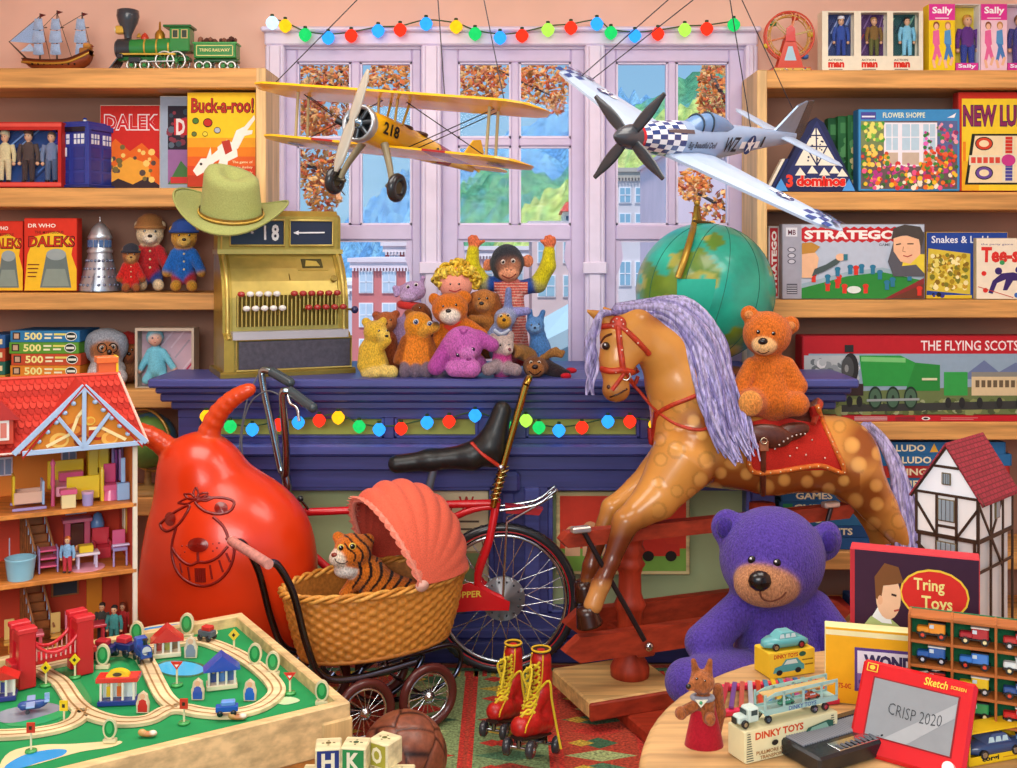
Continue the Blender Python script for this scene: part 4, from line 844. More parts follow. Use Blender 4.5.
def dominos():
 t=Thing('board_game','triangular dark blue dominoes game box below the silver aeroplane','board game');Y=4.125;s=Y/F;z0=shelfz(192)+.0015
 def Q(x,y,d=0):p=P(x,y,Y);return V((p.x,Y+d*s,z0+(191.5-y)*s))
 m=t.part('carton');m.prism([Q(773,191),Q(856,191),Q(852,181),Q(824,122),Q(816,117),Q(809,122),Q(778,181)],(0,14*s,0),'232a52','card')
 p=Panel(t.part('picture',m),Q(770,191),(88*s,0,0),(0,0,76*s))
 def px(x,y):return((x-770)/88,(191-y)/76)
 p.poly([px(817,120),px(850,182),px(782,182)],'2c3566');p.poly([px(816,126),px(838,165),px(795,165)],'f3ecd8')
 for(a,b)in(((816,126),(817,165)),((806,146),(827,146)),((806,146),(817,165)),((827,146),(817,165)),((811,135),(822,135))):p.line([px(*a),px(*b)],.018,'28305a')
 p.specks(.42,.4,.6,.78,['20264a'],16,.012,3)
 for(x,y)in((800,172),(812,170),(824,172),(834,170),(842,173)):p.poly([px(x,y-5),px(x+6,y+3),px(x-5,y+3)],'f3ecd8')
 p.poly([px(774,190.5),px(788,190.5),px(781,178)],'4f9ae0');p.poly([px(842,190.5),px(855,190.5),px(849,178)],'4f9ae0')
 p.text('3',*px(786,187),*px(793,174),'e8402c',.05);p.text('dominos',*px(796,186.5),*px(846,174.5),'f7d0c0',.09);p.text('dominos',*px(796.5,186),*px(845.5,175),'e0281e',.05)
 for i in range(3):st=t.part('end_flap',m,'striped end');st.prism([Q(766+i*4,191,3),Q(769+i*4,191,3),Q(786+i*4,158,3),Q(783+i*4,158,3)],(0,10*s,0),('f3ecd8','2c3566','e8e0cc')[i],'card')
 t.done()
dominos()
for i,(x0,x1,y0,Y,lab)in enumerate(((828,840,118,4.29,'dark green game box behind, first of the three green boxes'),(838,850,116,4.26,'green game box with pale spine lettering, middle of the three'),(848,864,115,4.23,'green game box with patterned spine next to the flower shop puzzle'))):
 t,p=sbox('game_box',lab,'board game',x0,x1,y0,191,('1f5a34','2a6a3c','2f6f3f')[i],Y,.05,group='green game boxes');p.text(('CHESS','SOLO','GO')[i]if 0 else '',0,0,1,1,'ffffff');p.rect(.2,.78,.85,.92,'4a8a54');p.specks(.2,.1,.85,.7,['183f24','5a9a60','d8c88a'][:1+i],14,.05,i);t.done()
t,p=sbox('puzzle_box','blue puzzle box showing a shop window full of flowers','puzzle box',858,960,109,191,'3f8fc8',4.145,.06,side='2a6a9a')
p.rect(.02,.02,.98,.86,'6a5a5a');p.text('FLOWER SHOPPE',.24,.9,.66,.965,'f0f4c8',.01);p.rect(.02,.88,.17,.97,'4a4a9a');p.rect(.03,.905,.16,.925,'e8e8f4');p.poly([(.88,.9),(.93,.93),(.97,.96),(.95,.9)],'f4f4f4')
p.rect(.02,.5,.25,.86,'7a8a5a');p.rect(.25,.3,.78,.84,'f2ecf4')
for(x0,x1)in((.27,.39),(.43,.6),(.64,.76)):p.rect(x0,.5,x1,.82,'b8d4e4');p.rect(x0,.32,x1,.47,'c8b4a0');p.line([((x0+x1)/2,.5),((x0+x1)/2,.82)],.012,'f6f2f8');p.line([(x0,.66),(x1,.66)],.012,'f6f2f8')
p.rect(.78,.45,.98,.86,'5a6a9a');p.specks(.04,.62,.24,.84,['4a9a3a','7ab84a','e8e070'],30,.03,2);p.specks(.78,.5,.97,.82,['d84a6a','8a3a6a','4a8a4a','e89ab0'],40,.025,3)
p.specks(.03,.03,.97,.34,['e8702a','f0c030','d23a3a','4a8a3a','e85a8a','b83a8a','f4e8d0','3a6a2f'],190,.028,5);p.specks(.03,.3,.3,.55,['e8a030','d84a2a','4a8a3a','f0d060'],45,.028,6);p.specks(.66,.3,.97,.5,['d8402a','e86a3a','4a8a3a'],50,.026,7);p.specks(.64,.5,.72,.72,['c83a9a','e86ac0','3a7a3a'],16,.026,8);t.done()
t,p=sbox('board_game','yellow ludo game box with red border at the right end','board game',958,1060,92,191,'f0d030',4.15,.05,side='a8281f')
p.rect(0,0,.03,1,'c83020');p.rect(0,.94,1,1,'c83020');p.rect(.03,0,.2,.3,'e8b020');p.rect(.04,.3,.07,.5,'e88a20');p.text('NEW LUDO',.04,.65,.8,.88,'401a50',.06);p.text('NEW LUDO',.045,.66,.795,.87,'8a2a5a',.02)
p.poly([(.13,.58),(.9,.58),(.94,.06),(.06,.06)],'20241c');p.poly([(.16,.56),(.87,.56),(.91,.08),(.09,.08)],'f0dcb0')
for(x,y,c)in((.25,.48,'d2452a'),(.72,.48,'3f8fb4'),(.25,.18,'6a4a9a'),(.75,.18,'d8b030')):p.disc(x,y,.09,.07,'2a2420');p.disc(x,y,.08,.06,c);p.disc(x,y,.05,.035,'f0dcb0')
p.poly([(.44,.55),(.54,.55),(.55,.09),(.43,.09)],'e8e0c0');p.poly([(.1,.36),(.9,.36),(.9,.26),(.1,.26)],'e8e0c0')
for k in range(5):p.rect(.46,.1+.035*k,.53,.13+.035*k,'4a4aa0');p.rect(.46,.38+.035*k,.53,.41+.035*k,'d23a2a');p.rect(.12+.06*k,.28,.165+.06*k,.34,'d84a3a');p.rect(.58+.06*k,.28,.625+.06*k,.34,'3fa04a')
p.disc(.49,.31,.07,.06,'c83a8a');t.done()
def stratego(x0,x1,y0,Y,lab,spine):
 t,p=sbox('board_game',lab,'board game',x0,x1,y0,300,'b4b4c0',Y,.05,side='8a8a96',group='battle game boxes')
 a=.13 if spine else 0
 p.rect(0,0,.125,1,'a4a4b2');p.rect(.02,.84,.10,.96,'d8d8e0');p.text('MB',.035,.86,.09,.93,'6a3a4a',.02)
 for k in range(3):p.disc(.06,.66-.08*k,.03,.035,'585866');p.disc(.06,.66-.08*k,.022,.025,'c8c8d2')
 p.rect(.025,.06,.1,.2,'5a5a66')
 for k in range(4):p.line([(.03,.08+.03*k),(.095,.08+.03*k)],.008,'d8d8e0')
 p.rect(.13,0,1,1,'b9c4d4');p.poly([(.13,.78)]+[(.13+.69*k/24,.975 if k%2 else.945)for k in range(25)]+[(.82,.78)]+[(.82-.69*k/24,.755 if k%2 else.785)for k in range(25)],'c0242c');p.text('STRATEGO',.15,.80,.80,.925,'f4f0ea',.045);p.text('GAME',.68,.71,.76,.745,'4a4a5a',.01)
 p.poly([(.13,.2),(.45,.36),(.7,.42),(1,.3),(1,0),(.13,0)],'2f8a3a');p.poly([(.13,.2),(.45,.36),(.7,.42),(1,.3),(1,.24),(.7,.36),(.45,.3),(.13,.14)],'9ab4c0');p.poly([(.72,0),(1,.28),(1,0)],'8a2f2f');p.poly([(.76,0),(1,.2),(1,0)],'6a3a2a')
 for(x,y,c)in((.3,.1,'R'),(.37,.14,'R'),(.42,.07,'R'),(.57,.07,'R'),(.38,.2,'R'),(.2,.22,'R'),(.3,.2,'b'),(.37,.3,'b'),(.46,.33,'b'),(.54,.34,'b'),(.62,.33,'b'),(.67,.26,'b'),(.72,.12,'b'),(.76,.16,'b'),(.88,.24,'b'),(.5,.32,'R'),(.95,.04,'R')):cc='d8382a' if c=='R' else '2f7a9a';p.rect(x,y,x+.03,y+.09,cc);p.disc(x+.015,y+.1,.022,.03,cc,10)
 p.disc(.5,.12,.05,.05,'dfe8e0');
 p.poly([(.13,.28),(.2,.28),(.24,.42),(.25,.55),(.22,.64),(.13,.66)],'eebc94');p.poly([(.13,.6),(.22,.62),(.26,.7),(.2,.76),(.13,.75)],'c08a3a');p.poly([(.2,.3),(.28,.36),(.38,.46),(.42,.54),(.37,.54),(.3,.46),(.22,.4)],'4a5a5a');p.disc(.405,.56,.035,.05,'f0bc96');p.rect(.425,.52,.455,.6,'2f7a8a')
 p.poly([(.74,.5),(.78,.3),(1,.3),(1,.9),(.8,.9)],'5a5a62');p.poly([(.84,.44),(.94,.46),(1,.34),(1,.6),(.86,.6)],'e8d040');p.poly([(.78,.84),(.97,.86),(.97,.6),(.9,.47),(.83,.5),(.78,.64)],'f0bc94');p.poly([(.765,.8),(.78,.95),(.86,1.0),(.97,.97),(1,.86),(.975,.66),(.96,.8),(.86,.86),(.79,.82)],'4a4440');p.line([(.8,.73),(.83,.74)],.016,'3a2a20');p.line([(.88,.74),(.92,.74)],.016,'3a2a20');p.line([(.85,.58),(.88,.565),(.91,.59)],.014,'b83a3a');p.line([(.85,.7),(.845,.64),(.865,.63)],.01,'b07a5a')
 t.done()
stratego(782,925,224,4.14,'grey battle game box facing front with a smiling man',True)
t,p=sbox('board_game','second battle game box with its red spine facing out','board game',768.6,781.5,226,300,'c9c4c4',4.2,.16,side='e0dcd4',group='battle game boxes')
p.rect(.1,.02,.72,.98,'c0242c');v,f=textmesh('STRATEGO',.045);lo,hi=v.min(0),v.max(0);q=(v-lo)/(hi-lo);p.b.add([p.at(.64-.42*b,.06+.88*a)for a,b in q],f,'f4f0ea','card');p.k+=1;p.rect(.78,.1,.95,.9,'ecebe6');t.done()
t,p=sbox('board_game','blue Snakes & Ladders game box with a golden board','board game',926,1008,232,300,'24469a',4.16,.05,side='c8a030')
p.text('Snakes & Ladders',.06,.84,.92,.95,'e8ecf4',.015);p.poly([(.02,.76),(.54,.68),(.54,.06),(.0,.12)],'d8c040');p.specks(.03,.14,.5,.66,['a88a20','7a7a2a','e8d870','c89a2a','f4e8a8','8a6a20'],120,.035,9);p.rect(0,0,.56,.05,'e0c030');p.specks(.06,.04,.2,.06,['3a3a8a','202020'],4,.03,2);t.done()
t,p=sbox('board_game','cream game box with dark blue player silhouettes','board game',976,1050,238,300,'efe4cc',4.13,.025,side='b8a888')
p.text('Tee-so',.06,.6,.7,.86,'d8322a',.045,.02);p.text('the party game',.06,.88,.5,.92,'6a5a8a',.005);PU='3a2a6a'
p.poly([(.16,.1),(.22,.3),(.34,.42),(.5,.44),(.62,.4),(.72,.5),(.86,.46),(.96,.3),(1,.08),(.94,.08),(.86,.28),(.76,.12),(.68,.06),(.66,.1),(.74,.26),(.62,.3),(.5,.3),(.42,.14),(.36,.14),(.4,.32),(.28,.26),(.22,.08)],PU);p.disc(.58,.48,.05,.06,PU);p.disc(.3,.46,.05,.06,PU)
for(x,y,c)in((.1,.42,'d8322a'),(.35,.6,'3a9a5a'),(.12,.14,'d8322a'),(.55,.06,'3a6ab8')):p.disc(x,y,.035,.04,c)
p.line([(.02,.2),(.5,.02)],.012,'c8402a');t.done()
def trainbox():
 Y=4.115;z=shelfz(422)+.0015;z=shelfz(422)+.024;a=P(802,0,Y).x;b=P(1060,0,Y).x;top=P(0,336,Y).z
 t=Thing('train_set_box','long red train box with a green locomotive picture','train set');p=carton(t,(a,Y,z),(b-a,0,0),(0,0,top-z),(0,.1,0),'8fa8bc','a8222c')
 W=258;H=336
 def q(x,y):return((x-802)/258,(402-y)/66)
 p.rect(0,.78,1,1,'b81f2a');p.rect(0,0,.018,1,'b81f2a');p.text('THE FLYING SCOTSMAN',.46,.82,.94,.95,'f0e4e4',.012)
 p.poly([q(802,352),q(860,352),q(850,376),q(802,378)],'b4bcc0');p.specks(.03,.35,.2,.72,['8a949a','d8dce0','6a747a','b4bcc0'],70,.06,3);p.poly([q(960,372),q(985,356),q(1000,366),q(1017,358),q(1060,372)],'6a7aa0');p.poly([q(802,384),q(1060,376),q(1060,402),q(802,402)],'6a7a4a');p.specks(.05,.02,.95,.16,['5a6a3a','8a945a','4a5436','9aa47a'],90,.05,4)
 p.poly([q(840,394),q(1040,390),q(1040,397),q(840,400)],'3a3c3a');p.poly([q(858,352),q(900,352),q(915,358),q(918,378),q(862,378)],'2f9a44');p.poly([q(860,353),q(905,354),q(905,358),q(860,357)],'7ac87a');p.poly([q(915,358),q(940,360),q(940,382),q(905,382)],'2a8a3c');p.rect(*q(944,386),*q(968,366),'35a04a');p.rect(*q(972,386),*q(1030,370),'d8c49a');p.rect(*q(972,370),*q(1030,366),'8a8a80')
 for k in range(9):p.rect(*q(976+6*k,379),*q(980+6*k,373),'6a5a44')
 p.disc(*q(849,363),.032,.2,'2a2c2e',20);p.disc(*q(846,363),.025,.155,'4a4e50',20);p.disc(*q(845,363),.008,.05,'8a9090',12);p.rect(*q(843,349),*q(852,343),'2a2c2e');p.rect(*q(838,386),*q(862,376),'3a2c2c')
 for x in(848,858):p.disc(*q(x,391),.012,.07,'2a2c2c');
 for x in(874,892,910):p.disc(*q(x,388),.027,.15,'22352a',18);p.disc(*q(x,388),.022,.12,'4a6a54',18);p.disc(*q(x,388),.006,.04,'22352a',10)
 for x in(948,962,980,1000,1020):p.disc(*q(x,392),.012,.07,'2a2c2c')
 p.line([q(866,390),q(918,389)],.03,'9aa4a4');p.line([q(922,372),q(936,372)],.03,'d8d8b0');t.done()
 t=Thing('train_set_box','flat red train box under the long red train box','train set');z=shelfz(422)+.0015;a=P(842,0,4.105).x
 p=carton(t,(a,4.105,z),(b-a,0,0),(0,0,.0215+.0005),(0,.2,0),'c21f2c','b01a26','carton');
 for k in range(3):p.line([(.05+.0*k,.75-.25*k),(.2,.75-.25*k)],.14,'c8b0b0');p.line([(.24,.72-.25*k),(.33,.72-.25*k)],.14,'6a2a30')
 p.disc(.38,.5,.02,.3,'f0ece4');p.disc(.38,.5,.012,.18,'2a2020');p.line([(.45,.6),(.62,.6)],.1,'e08a8a');p.line([(.45,.35),(.6,.35)],.1,'e08a8a');t.done()
trainbox()
gs=[('LUDO','2a6a9f','blue LUDO box, topmost of the game stack'),('LUDO','2a6a9f','blue LUDO box, second in the game stack'),('PING-PONG','b0302a','red PING-PONG box in the game stack'),('CHESS','2f6f9f','blue CHESS box just under the red box'),('GAMES','2a5f95','blue GAMES box in the middle of the stack'),('CHESS','255a8a','blue CHESS box with green square below the horse'),('LUDO','2f6f9f','blue LUDO box below the green square box'),('DRAUGHTS','234f86','dark blue game box second from the bottom of the stack'),('HALMA','2a5a94','blue game box at the bottom of the stack')]
zt=P(0,442,4.13).z;zb=shelfz(552)+.0015;hh=(zt-zb)/9
for i in range(9):
 k=8-i;nm,c,lab=gs[k];xo=[786,792,790,784,781,779,778,779,778][k]
 t=Thing('board_game',lab,'board game','stacked board games');a=P(xo,0,4.13).x;b=P(1000+xo-780,0,4.13).x
 p=carton(t,(a,4.13,zb+i*hh),(b-a,0,0),(0,0,hh-.0008),(0,.2,0),c,mixc(c,'101a30',.3));L=len(nm)
 p.text(nm,.5,.2,.5+.034*L,.8,'f0e6c0',.03);p.text(nm,.06,.2,.06+.034*L,.8,'f0e6c0',.03);p.poly([(.5+.034*L+.02,.15),(.5+.034*L+.06,.15),(.5+.034*L+.04,.9)],'e8b040');p.rect(.78,.2,.88,.8,mixc(c,'ffffff',.35))
 if k==5:p.rect(.01,.15,.055,.85,'2f8a5a')
 t.done()
for i,(x0,x1,y0,c,lab)in enumerate(((778,850,606,'b8382c','red toy box at the bottom of the right bookcase'),(852,930,600,'2f5f9f','blue toy box at the bottom of the right bookcase'))):
 t,p=sbox('toy_box',lab,'toy box',x0,x1,y0,640,c,4.14,.12,base=.062);p.rect(.1,.2,.9,.8,mixc(c,'ffffff',.2));t.done()
ZC=.9885
def cash_register():
 t=Thing('cash_register','old brass cash register with rows of keys, standing on the counter','cash register');Y=3.785;s=Y/F;GO='b39b46';G2='94803a';G3='cbb662'
 x0=P(224,0,Y).x;x1=P(344,0,Y).x;wdt=x1-x0;ang=.40;ca,sa=cos(ang),sin(ang)
 def q(u,d,z):return V((x0+(u*ca+d*sa*-1)*s,Y+(u*sa+d*ca)*s,ZC+z*s))
 W=130
 def prof(pts,u0,u1,col,m,mt='brass'):m.prism([q(u0,d,z)for d,z in pts],q(u1,0,0)-q(u0,0,0),col,mt)
 b=t.part('body')
 side=[(0,3),(0,38),(4,42),(10,44),(10,62),(12,80),(17,96),(26,110),(38,122),(44,126),(44,162),(50,166),(68,166),(72,162),(72,3)]
 prof(side,0,10,GO,b);prof(side,W-10,W,GO,b)
 prof([(4,3),(4,38),(12,44),(12,62),(14,80),(19,96),(28,109),(40,120),(46,126),(46,160),(70,160),(70,3)],10,W-10,G3,b)
 for u in(0,W-10):
  b.tube([q(u+5,d-.5,z)for d,z in side[1:11]],2.2*s,G3,'brass',8,sm=3)
 bs=t.part('plinth');prof([(-4,0),(-4,4),(-2,6),(74,6),(76,4),(76,0)],-4,W+4,G2,bs)
 tp=t.part('top_box');prof([(40,126),(40,164),(46,170),(70,170),(74,166),(74,126)],4,W-4,GO,tp);prof([(38,124),(38,129),(74,129),(74,124)],-1,W+1,G3,tp)
 for u0,u1,nm in((12,68,'- 18'),(74,W-10,'')):
  w=t.part('sale_window',tp,'dark window with sale figures' if nm else 'dark window with pointing arrow');A=q(u0,39.6,134);Bv=q(u1,39.6,134);w.prism([A,Bv,Bv+V((0,0,25*s)),A+V((0,0,25*s))],V((sa,-ca,0))*-1.2*s,'26283e','gloss')
  fr=t.part('window_rim',w);cr=[q(u0,38.4,133),q(u1,38.4,133),q(u1,38.4,160),q(u0,38.4,160)];fr.tube(cr,1.5*s,G3,'brass',6,closed=True)
  p=Panel(t.part('figures',w),q(u0,38.6,134),q(u1,38.6,134)-q(u0,38.6,134),(0,0,25*s),'card',.0008)
  if nm:p.text('1',.62,.2,.66,.8,'eef0f4',.02);p.text('8',.76,.15,.9,.85,'eef0f4',.03);p.disc(.4,.5,.03,.05,'eef0f4')
  else:p.line([(.1,.5),(.8,.52)],.06,'e8e8ee');p.poly([(.08,.5),(.2,.6),(.2,.4)],'e8e8ee')
 lid=t.part('paper_hatch',b);A=q(82,30,112)
 def sl(u,f,o=0):d=19+25*f;z=97+24.5*f;return q(u,d-.6*1.2-o*.7,z+o*.7)
 lid.prism([sl(80,.35,1.2),sl(112,.35,1.2),sl(112,.92,1.2),sl(80,.92,1.2)],q(0,-.5,.5)-q(0,0,0),G3,'brass');l2=t.part('hatch_opening',lid);l2 .prism([sl(85,.45,2),sl(107,.45,2),sl(107,.82,2),sl(85,.82,2)],q(0,-.4,.4)-q(0,0,0),'4a4424','matte');l2 .prism([sl(88,.5,2.6),sl(104,.5,2.6),sl(101,.7,2.6),sl(90,.74,2.6)],q(0,-.4,.4)-q(0,0,0),'e2cf6a','brass')
 sm=t.part('seam',b);sm.tube([sl(70,0,.2),sl(70,1.,.2)],.5*s,'7a6420','brass',5)
 kb=t.part('key_bed',b,'dark slotted key bed');kb.prism([q(14,10.5,50),q(W-12,10.5,50),q(W-12,9.5,82),q(14,9.5,82)],V((-sa,ca,0))*-1.5*s*-1,'6a5618','brass')
 n=24
 bars=t.part('key_slot_bars',kb)
 for i in range(n+1):u=15+(W-29)*i/n;bars.bar(q(u,8.5,50),q(u,7.5,82),1.4*s,1.8*s,G3,'brass')
 ledge=t.part('ledge',b,'grey marble ledge');prof([(-5,38),(-5,46),(10,46),(10,38)],8,W-4,'b4b4bc',ledge,'gloss')
 K=0
 for row,(z,du,dp)in enumerate(((84,0,-6),(70,3.6,-16))):
  for i in range(12):
   if i==5 or(row and i==6):continue
   u=16+du+i*8.9;c='e8e6e0' if(i<6)else 'a8302a'
   if row==0 and i==0:c='a8302a'
   k=t.part('key');k.tube([q(u,9,z-8),q(u,4,z-2),q(u,dp+2,z-2)],.9*s,G2,'brass',6,sm=3);k.ball(q(u,dp,z),(4.*s,2.6*s,2.9*s),c,'gloss',12)
 k=t.part('crank_knob',None,'dark blue knob');k.cyl(q(W-2,8,66),q(W+3,0,66),1.2*s,None,G2,'brass',8);k.ball(q(W+3,-4,66),4*s,'2a2c5a','gloss',12)
 lk=t.part('lock',b);lk.cyl(q(W-14,20,97),q(W-14,16,99),3.4*s,None,G2,'brass',12)
 dr=t.part('drawer',None,'dark grey till drawer front');dr.prism([q(14,-1,8),q(W-2,-1,8),q(W-2,-1,36),q(14,-1,36)],V((sa,-ca,0))*2.4*s,'4b4854','leather');e=t.part('drawer_rim',dr);e.tube([q(12,-2,6.5),q(W,-2,6.5),q(W,-2,38),q(12,-2,38)],1.6*s,G3,'brass',6,closed=True)
 t.done();return q
cash_register()
def cowboy_hat():
 t=Thing('cowboy_hat','pale green felt cowboy hat on top of the cash register','hat');Y=3.90;s=Y/F*1.1;HG='a9b06a'
 base=P(231,224,Y);tilt=Matrix.Rotation(math.radians(7),3,'Y')@Matrix.Rotation(math.radians(24),3,'X')
 def pt(a,r,z):return base+tilt@V((r[0]*cos(a)*s,r[1]*sin(a)*s,z*s))
 n=40;br=t.part('brim');rows=[]
 for f in(0,.2,.45,.7,.9,1.):
  row=[]
  for j in range(n):
   a=2*pi*j/n;rx=27+(51-27)*f;ry=23+(38-23)*f;curl=(f**2)*(17*abs(cos(a))**2.2-3*abs(sin(a))**3);row.append(pt(a,(rx,ry),9+curl-3*f*0))
  rows.append(row)
 under=[[p-V((0,0,1.4*s))for p in r]for r in rows]
 br.ring(rows+under[::-1]+[rows[0]],HG,'cloth',cap=False);br.tube([p for p in rows[-1]],1.*s,'a4aa62','cloth',6,closed=True)
 cr=t.part('crown');rows=[]
 for f in[i/12 for i in range(13)]:
  row=[]
  for j in range(n):
   a=2*pi*j/n;g=1-.16*f if f<.8 else(1-.13)*(1-((f-.8)/.2)**2*.45);rx,ry=28*g,24*g
   z=8+45*f if f<.8 else 8+36+8*(1-(1-(f-.8)/.2)**2)
   z-=7*f*f*cos(a)+5*f*max(0,-sin(a))
   pin=1-.16*f*max(0,-sin(a))*max(0,cos(a)+.2)
   row.append(pt(a,(rx*pin,ry*pin),z+3*f*cos(a+.6)))
  rows.append(row)
 c=V((0,0,0));
 for p in rows[-1]:c+=p
 c=c/n-V((0,0,9*s));last=rows[-1]
 for f in(.7,.4,.1):rows.append([c+(p-c)*f+V((0,0,(-5*(1-f))*s*0))for p in last])
 cr.ring(rows,HG,'cloth',cap=False)
 bd=t.part('hat_band',None,'brown leather band');bd.ring([[pt(2*pi*j/n,(28.6,24.6),z)for j in range(n)]for z in(9,14.5)],'8a6a2a','leather',cap=False);bd.tube([pt(2*pi*j/n,(29,25),11.5)for j in range(n)],.9*s,'d2a84a','leather',6,closed=True);t.done()
cowboy_hat()
GP='soft toys heaped on the counter'
def heap(name,lab,Y,cat='soft toy',k=4,mt='fur'):return Soft(name,lab,cat,Y,GP,k,mt)
YB='e2b83a'
t=heap('teddy_bear','small yellow bear sitting at the left end of the heap',3.88);t.c(375,368,0,15,372,348,0,11.5,YB);t.e(375.5,332,-3,12,11.5,11,YB);t.e(383,335,-9,7,6,6,'ecca5a');t.e(366,322,0,4.5,4.5,3,YB);t.e(383,321,0,4,4,3,YB)
t.c(378,350,-6,4.5,388,341,-12,3.6,YB);t.c(364,350,-3,5,362,366,-6,5,YB);t.c(377,372,-8,6.5,392,372,-14,6.5,'f0d070');t.c(368,374,-8,6,376,373,-18,5.5,'f0d070');t.body();t.eyes((379,331),(387,331),r=1.4);t.dot('nose',386.5,336,2,'1c120a',ry=1.5);t.done()
t=heap('teddy_bear','little brown bear peeping out behind the yellow bear',3.985);t.c(388,352,0,10,388,340,0,9,'a8522a');t.e(386,322,-2,11,10.5,9,'b0602f');t.e(376,315,1,4,4,3,'a8522a');t.e(396,314,1,4,4,3,'a8522a');t.e(386,325,-9,5,4.5,4,'d08a4a');t.c(388,370,0,11,388,350,0,10,'a8522a');t.body();t.eyes((381.5,320),(390.5,320),r=1.3);t.dot('nose',386,323.5,1.8,'1c120a',ry=1.3);t.done()
LL='b89ac8'
t=heap('soft_toy','lilac long-necked soft toy with curly feelers and a red scarf',4.05);t.c(404,360,0,13,411,318,0,9,LL);t.e(413,291,-3,13,10,10,LL);t.e(408,297,-9,8,5,6,'c4a8d2');t.c(400,322,-4,4.5,394,340,-8,4,LL);t.c(422,318,-2,4,436,328,-7,5,'a88ab8');t.c(402,288,0,2,395,288,-3,1.7,LL);t.c(395,288,-3,1.7,396,295,-5,2.4,LL);t.c(422,283,0,2,423,278,-2,2.6,LL);t.body(.9);t.eyes((408,287),(416,285),r=1.5,white='f4f0f0')
m=t.part('scarf',None,'red scarf');m.torus(t.a.p(412,306,-2),11.5*t.a.s,4*t.a.s,'c8322e','cloth',(.15,0,1),24,10);t.done()
OR='e0801f'
t=heap('soft_toy','orange long-nosed soft toy with brown ears and grey feet',3.875);t.c(416,360,0,16,418,338,0,12,'ec8a28');t.e(418,325,-2,14,13.5,12,'e0901f');t.c(424,330,-7,8,435,328,-13,4.5,'e0a038');t.e(409,313,1,5,4,3,'8a4a1c');t.c(405,340,-4,4.5,398,360,-8,5,'9a521c');t.c(429,342,-2,5,436,362,-6,6,'9a521c');
for x in(405,416,427):t.e(x,371,-13,5.8,8.2,7,'7a6878')
t.e(436,325,-14,3,3,3,'3a2014');t.body();t.eyes((416,322),(430,324),r=2.1,white='c8d4e0',col='203a6a');t.done()
t=heap('soft_toy','brown eared head of a soft toy tucked behind the orange bear',3.99);t.e(420,311,0,9,8,7,'7a3f1c');t.c(418,312,0,5,412,320,-3,4.5,'6a3418');t.c(424,330,0,9,424,316,0,8,'7a3f1c');t.c(424,365,0,10,424,335,0,9,'7a3f1c');t.body();t.eyes((420,308),r=1.4);t.done()
TB='d9761c'
t=heap('teddy_bear','orange teddy with white muzzle and red bib in the middle of the heap',3.93);t.c(460,352,0,18,456,326,0,14,TB);t.e(450,309,-6,18,16,15,TB);t.e(450,316,-17,9.5,8,8,'f6ecdc');t.e(434,299,-1,5.5,6,4,TB);t.e(464,297,-1,8,6.5,4.5,TB,a=-25);t.c(441,330,-4,5.5,434,348,-10,5.5,TB);t.c(470,326,-4,6,482,334,-12,5.5,TB);t.c(470,356,-5,9,478,362,-12,8,TB);t.body();t.eyes((443.5,306.5),(456,305),r=1.5);t.dot('nose',448.5,311,3,'181010',ry=2.3)
b=t.part('bib',None,'red bib');b.prism([t.a.p(443,326,t.front(444,327)-3),t.a.p(462,321,t.front(460,322)-3),t.a.p(450,332,t.front(450,332)-2)],(0,.002,0),'d8402e','cloth');t.done()
t=heap('rag_doll','yellow woolly haired pink faced doll behind the orange teddy',4.07,'doll',mt='cloth');t.c(458,352,0,14,458,310,0,12,'c8a060');t.e(456,284,-3,17,17,15,'f0a08a');t.body();t.eyes((450.5,284),(459,284),r=1.2);t.stroke('smile',[(449,290),(455,291.5),(461,289)],.7,'b83a3a')
h=t.part('hair',None,'curly yellow hair');q=random.Random(4)
for i in range(60):a=q.uniform(-.35,pi+.3);rr=q.uniform(15,21);h.torus(t.a.p(457+rr*cos(a),281-rr*sin(a)*.9,q.uniform(-9,8)),q.uniform(3,4.6)*t.a.s,1.7*t.a.s,q.choice(['e8c02a','f0d04a','d8a820']),'hair',(q.gauss(0,1),q.gauss(0,1),q.gauss(0,1)+.01),10,6)
for i in range(18):h.torus(t.a.p(442+i*1.7,272+2*sin(i),-13),q.uniform(3,4)*t.a.s,1.6*t.a.s,q.choice(['e8c02a','f0d04a']),'hair',(q.gauss(0,1),1,q.gauss(0,1)),10,6)
t.done()
CS='a8642c'
t=heap('soft_toy','brown spaniel puppy with drooping ears in the heap',4.02);t.c(488,345,0,14,486,318,0,11,CS);t.e(484,301,-4,11.5,12,11,'b87434');t.e(482,306,-13,6,5,6,'c88a4a');t.c(474,297,-3,5,472,312,-4,6,'8a4a1c');t.c(494,298,-3,5.5,497,314,-4,7.5,'8a4a1c');t.c(490,322,-8,5,472,319,-16,4.4,'b0702f');t.body();t.eyes((479.5,299),(487,298.5),r=1.5);t.dot('nose',481.5,303.5,2.6,'120c0a',ry=2.1);t.done()
t=heap('soft_toy','blue-grey rabbit with one tall ear and a yellow snout',3.99);t.c(500,350,0,12,502,330,0,10,'8f9cc8');t.e(505,318,-4,11,10,10,'9aa8d0');t.e(504,321,-12,6.5,7,6,'e0a02f');t.c(508,308,0,4.5,508.5,290,-1,3,'7a8ac0');t.c(517,312,0,5,527,311,-3,4,'9a9ad8');t.c(495,330,-5,5,488,338,-10,4,'8f9cc8');t.body();t.eyes((501,316),(508,315.5),r=1.3,white='f4f0e0');t.dot('nose',504,320,2,'2a1a10');t.stroke('collar',[(494,330),(501,334),(509,330)],2,'d4dcf0',sm=3);t.done()
PK='d06ac0'
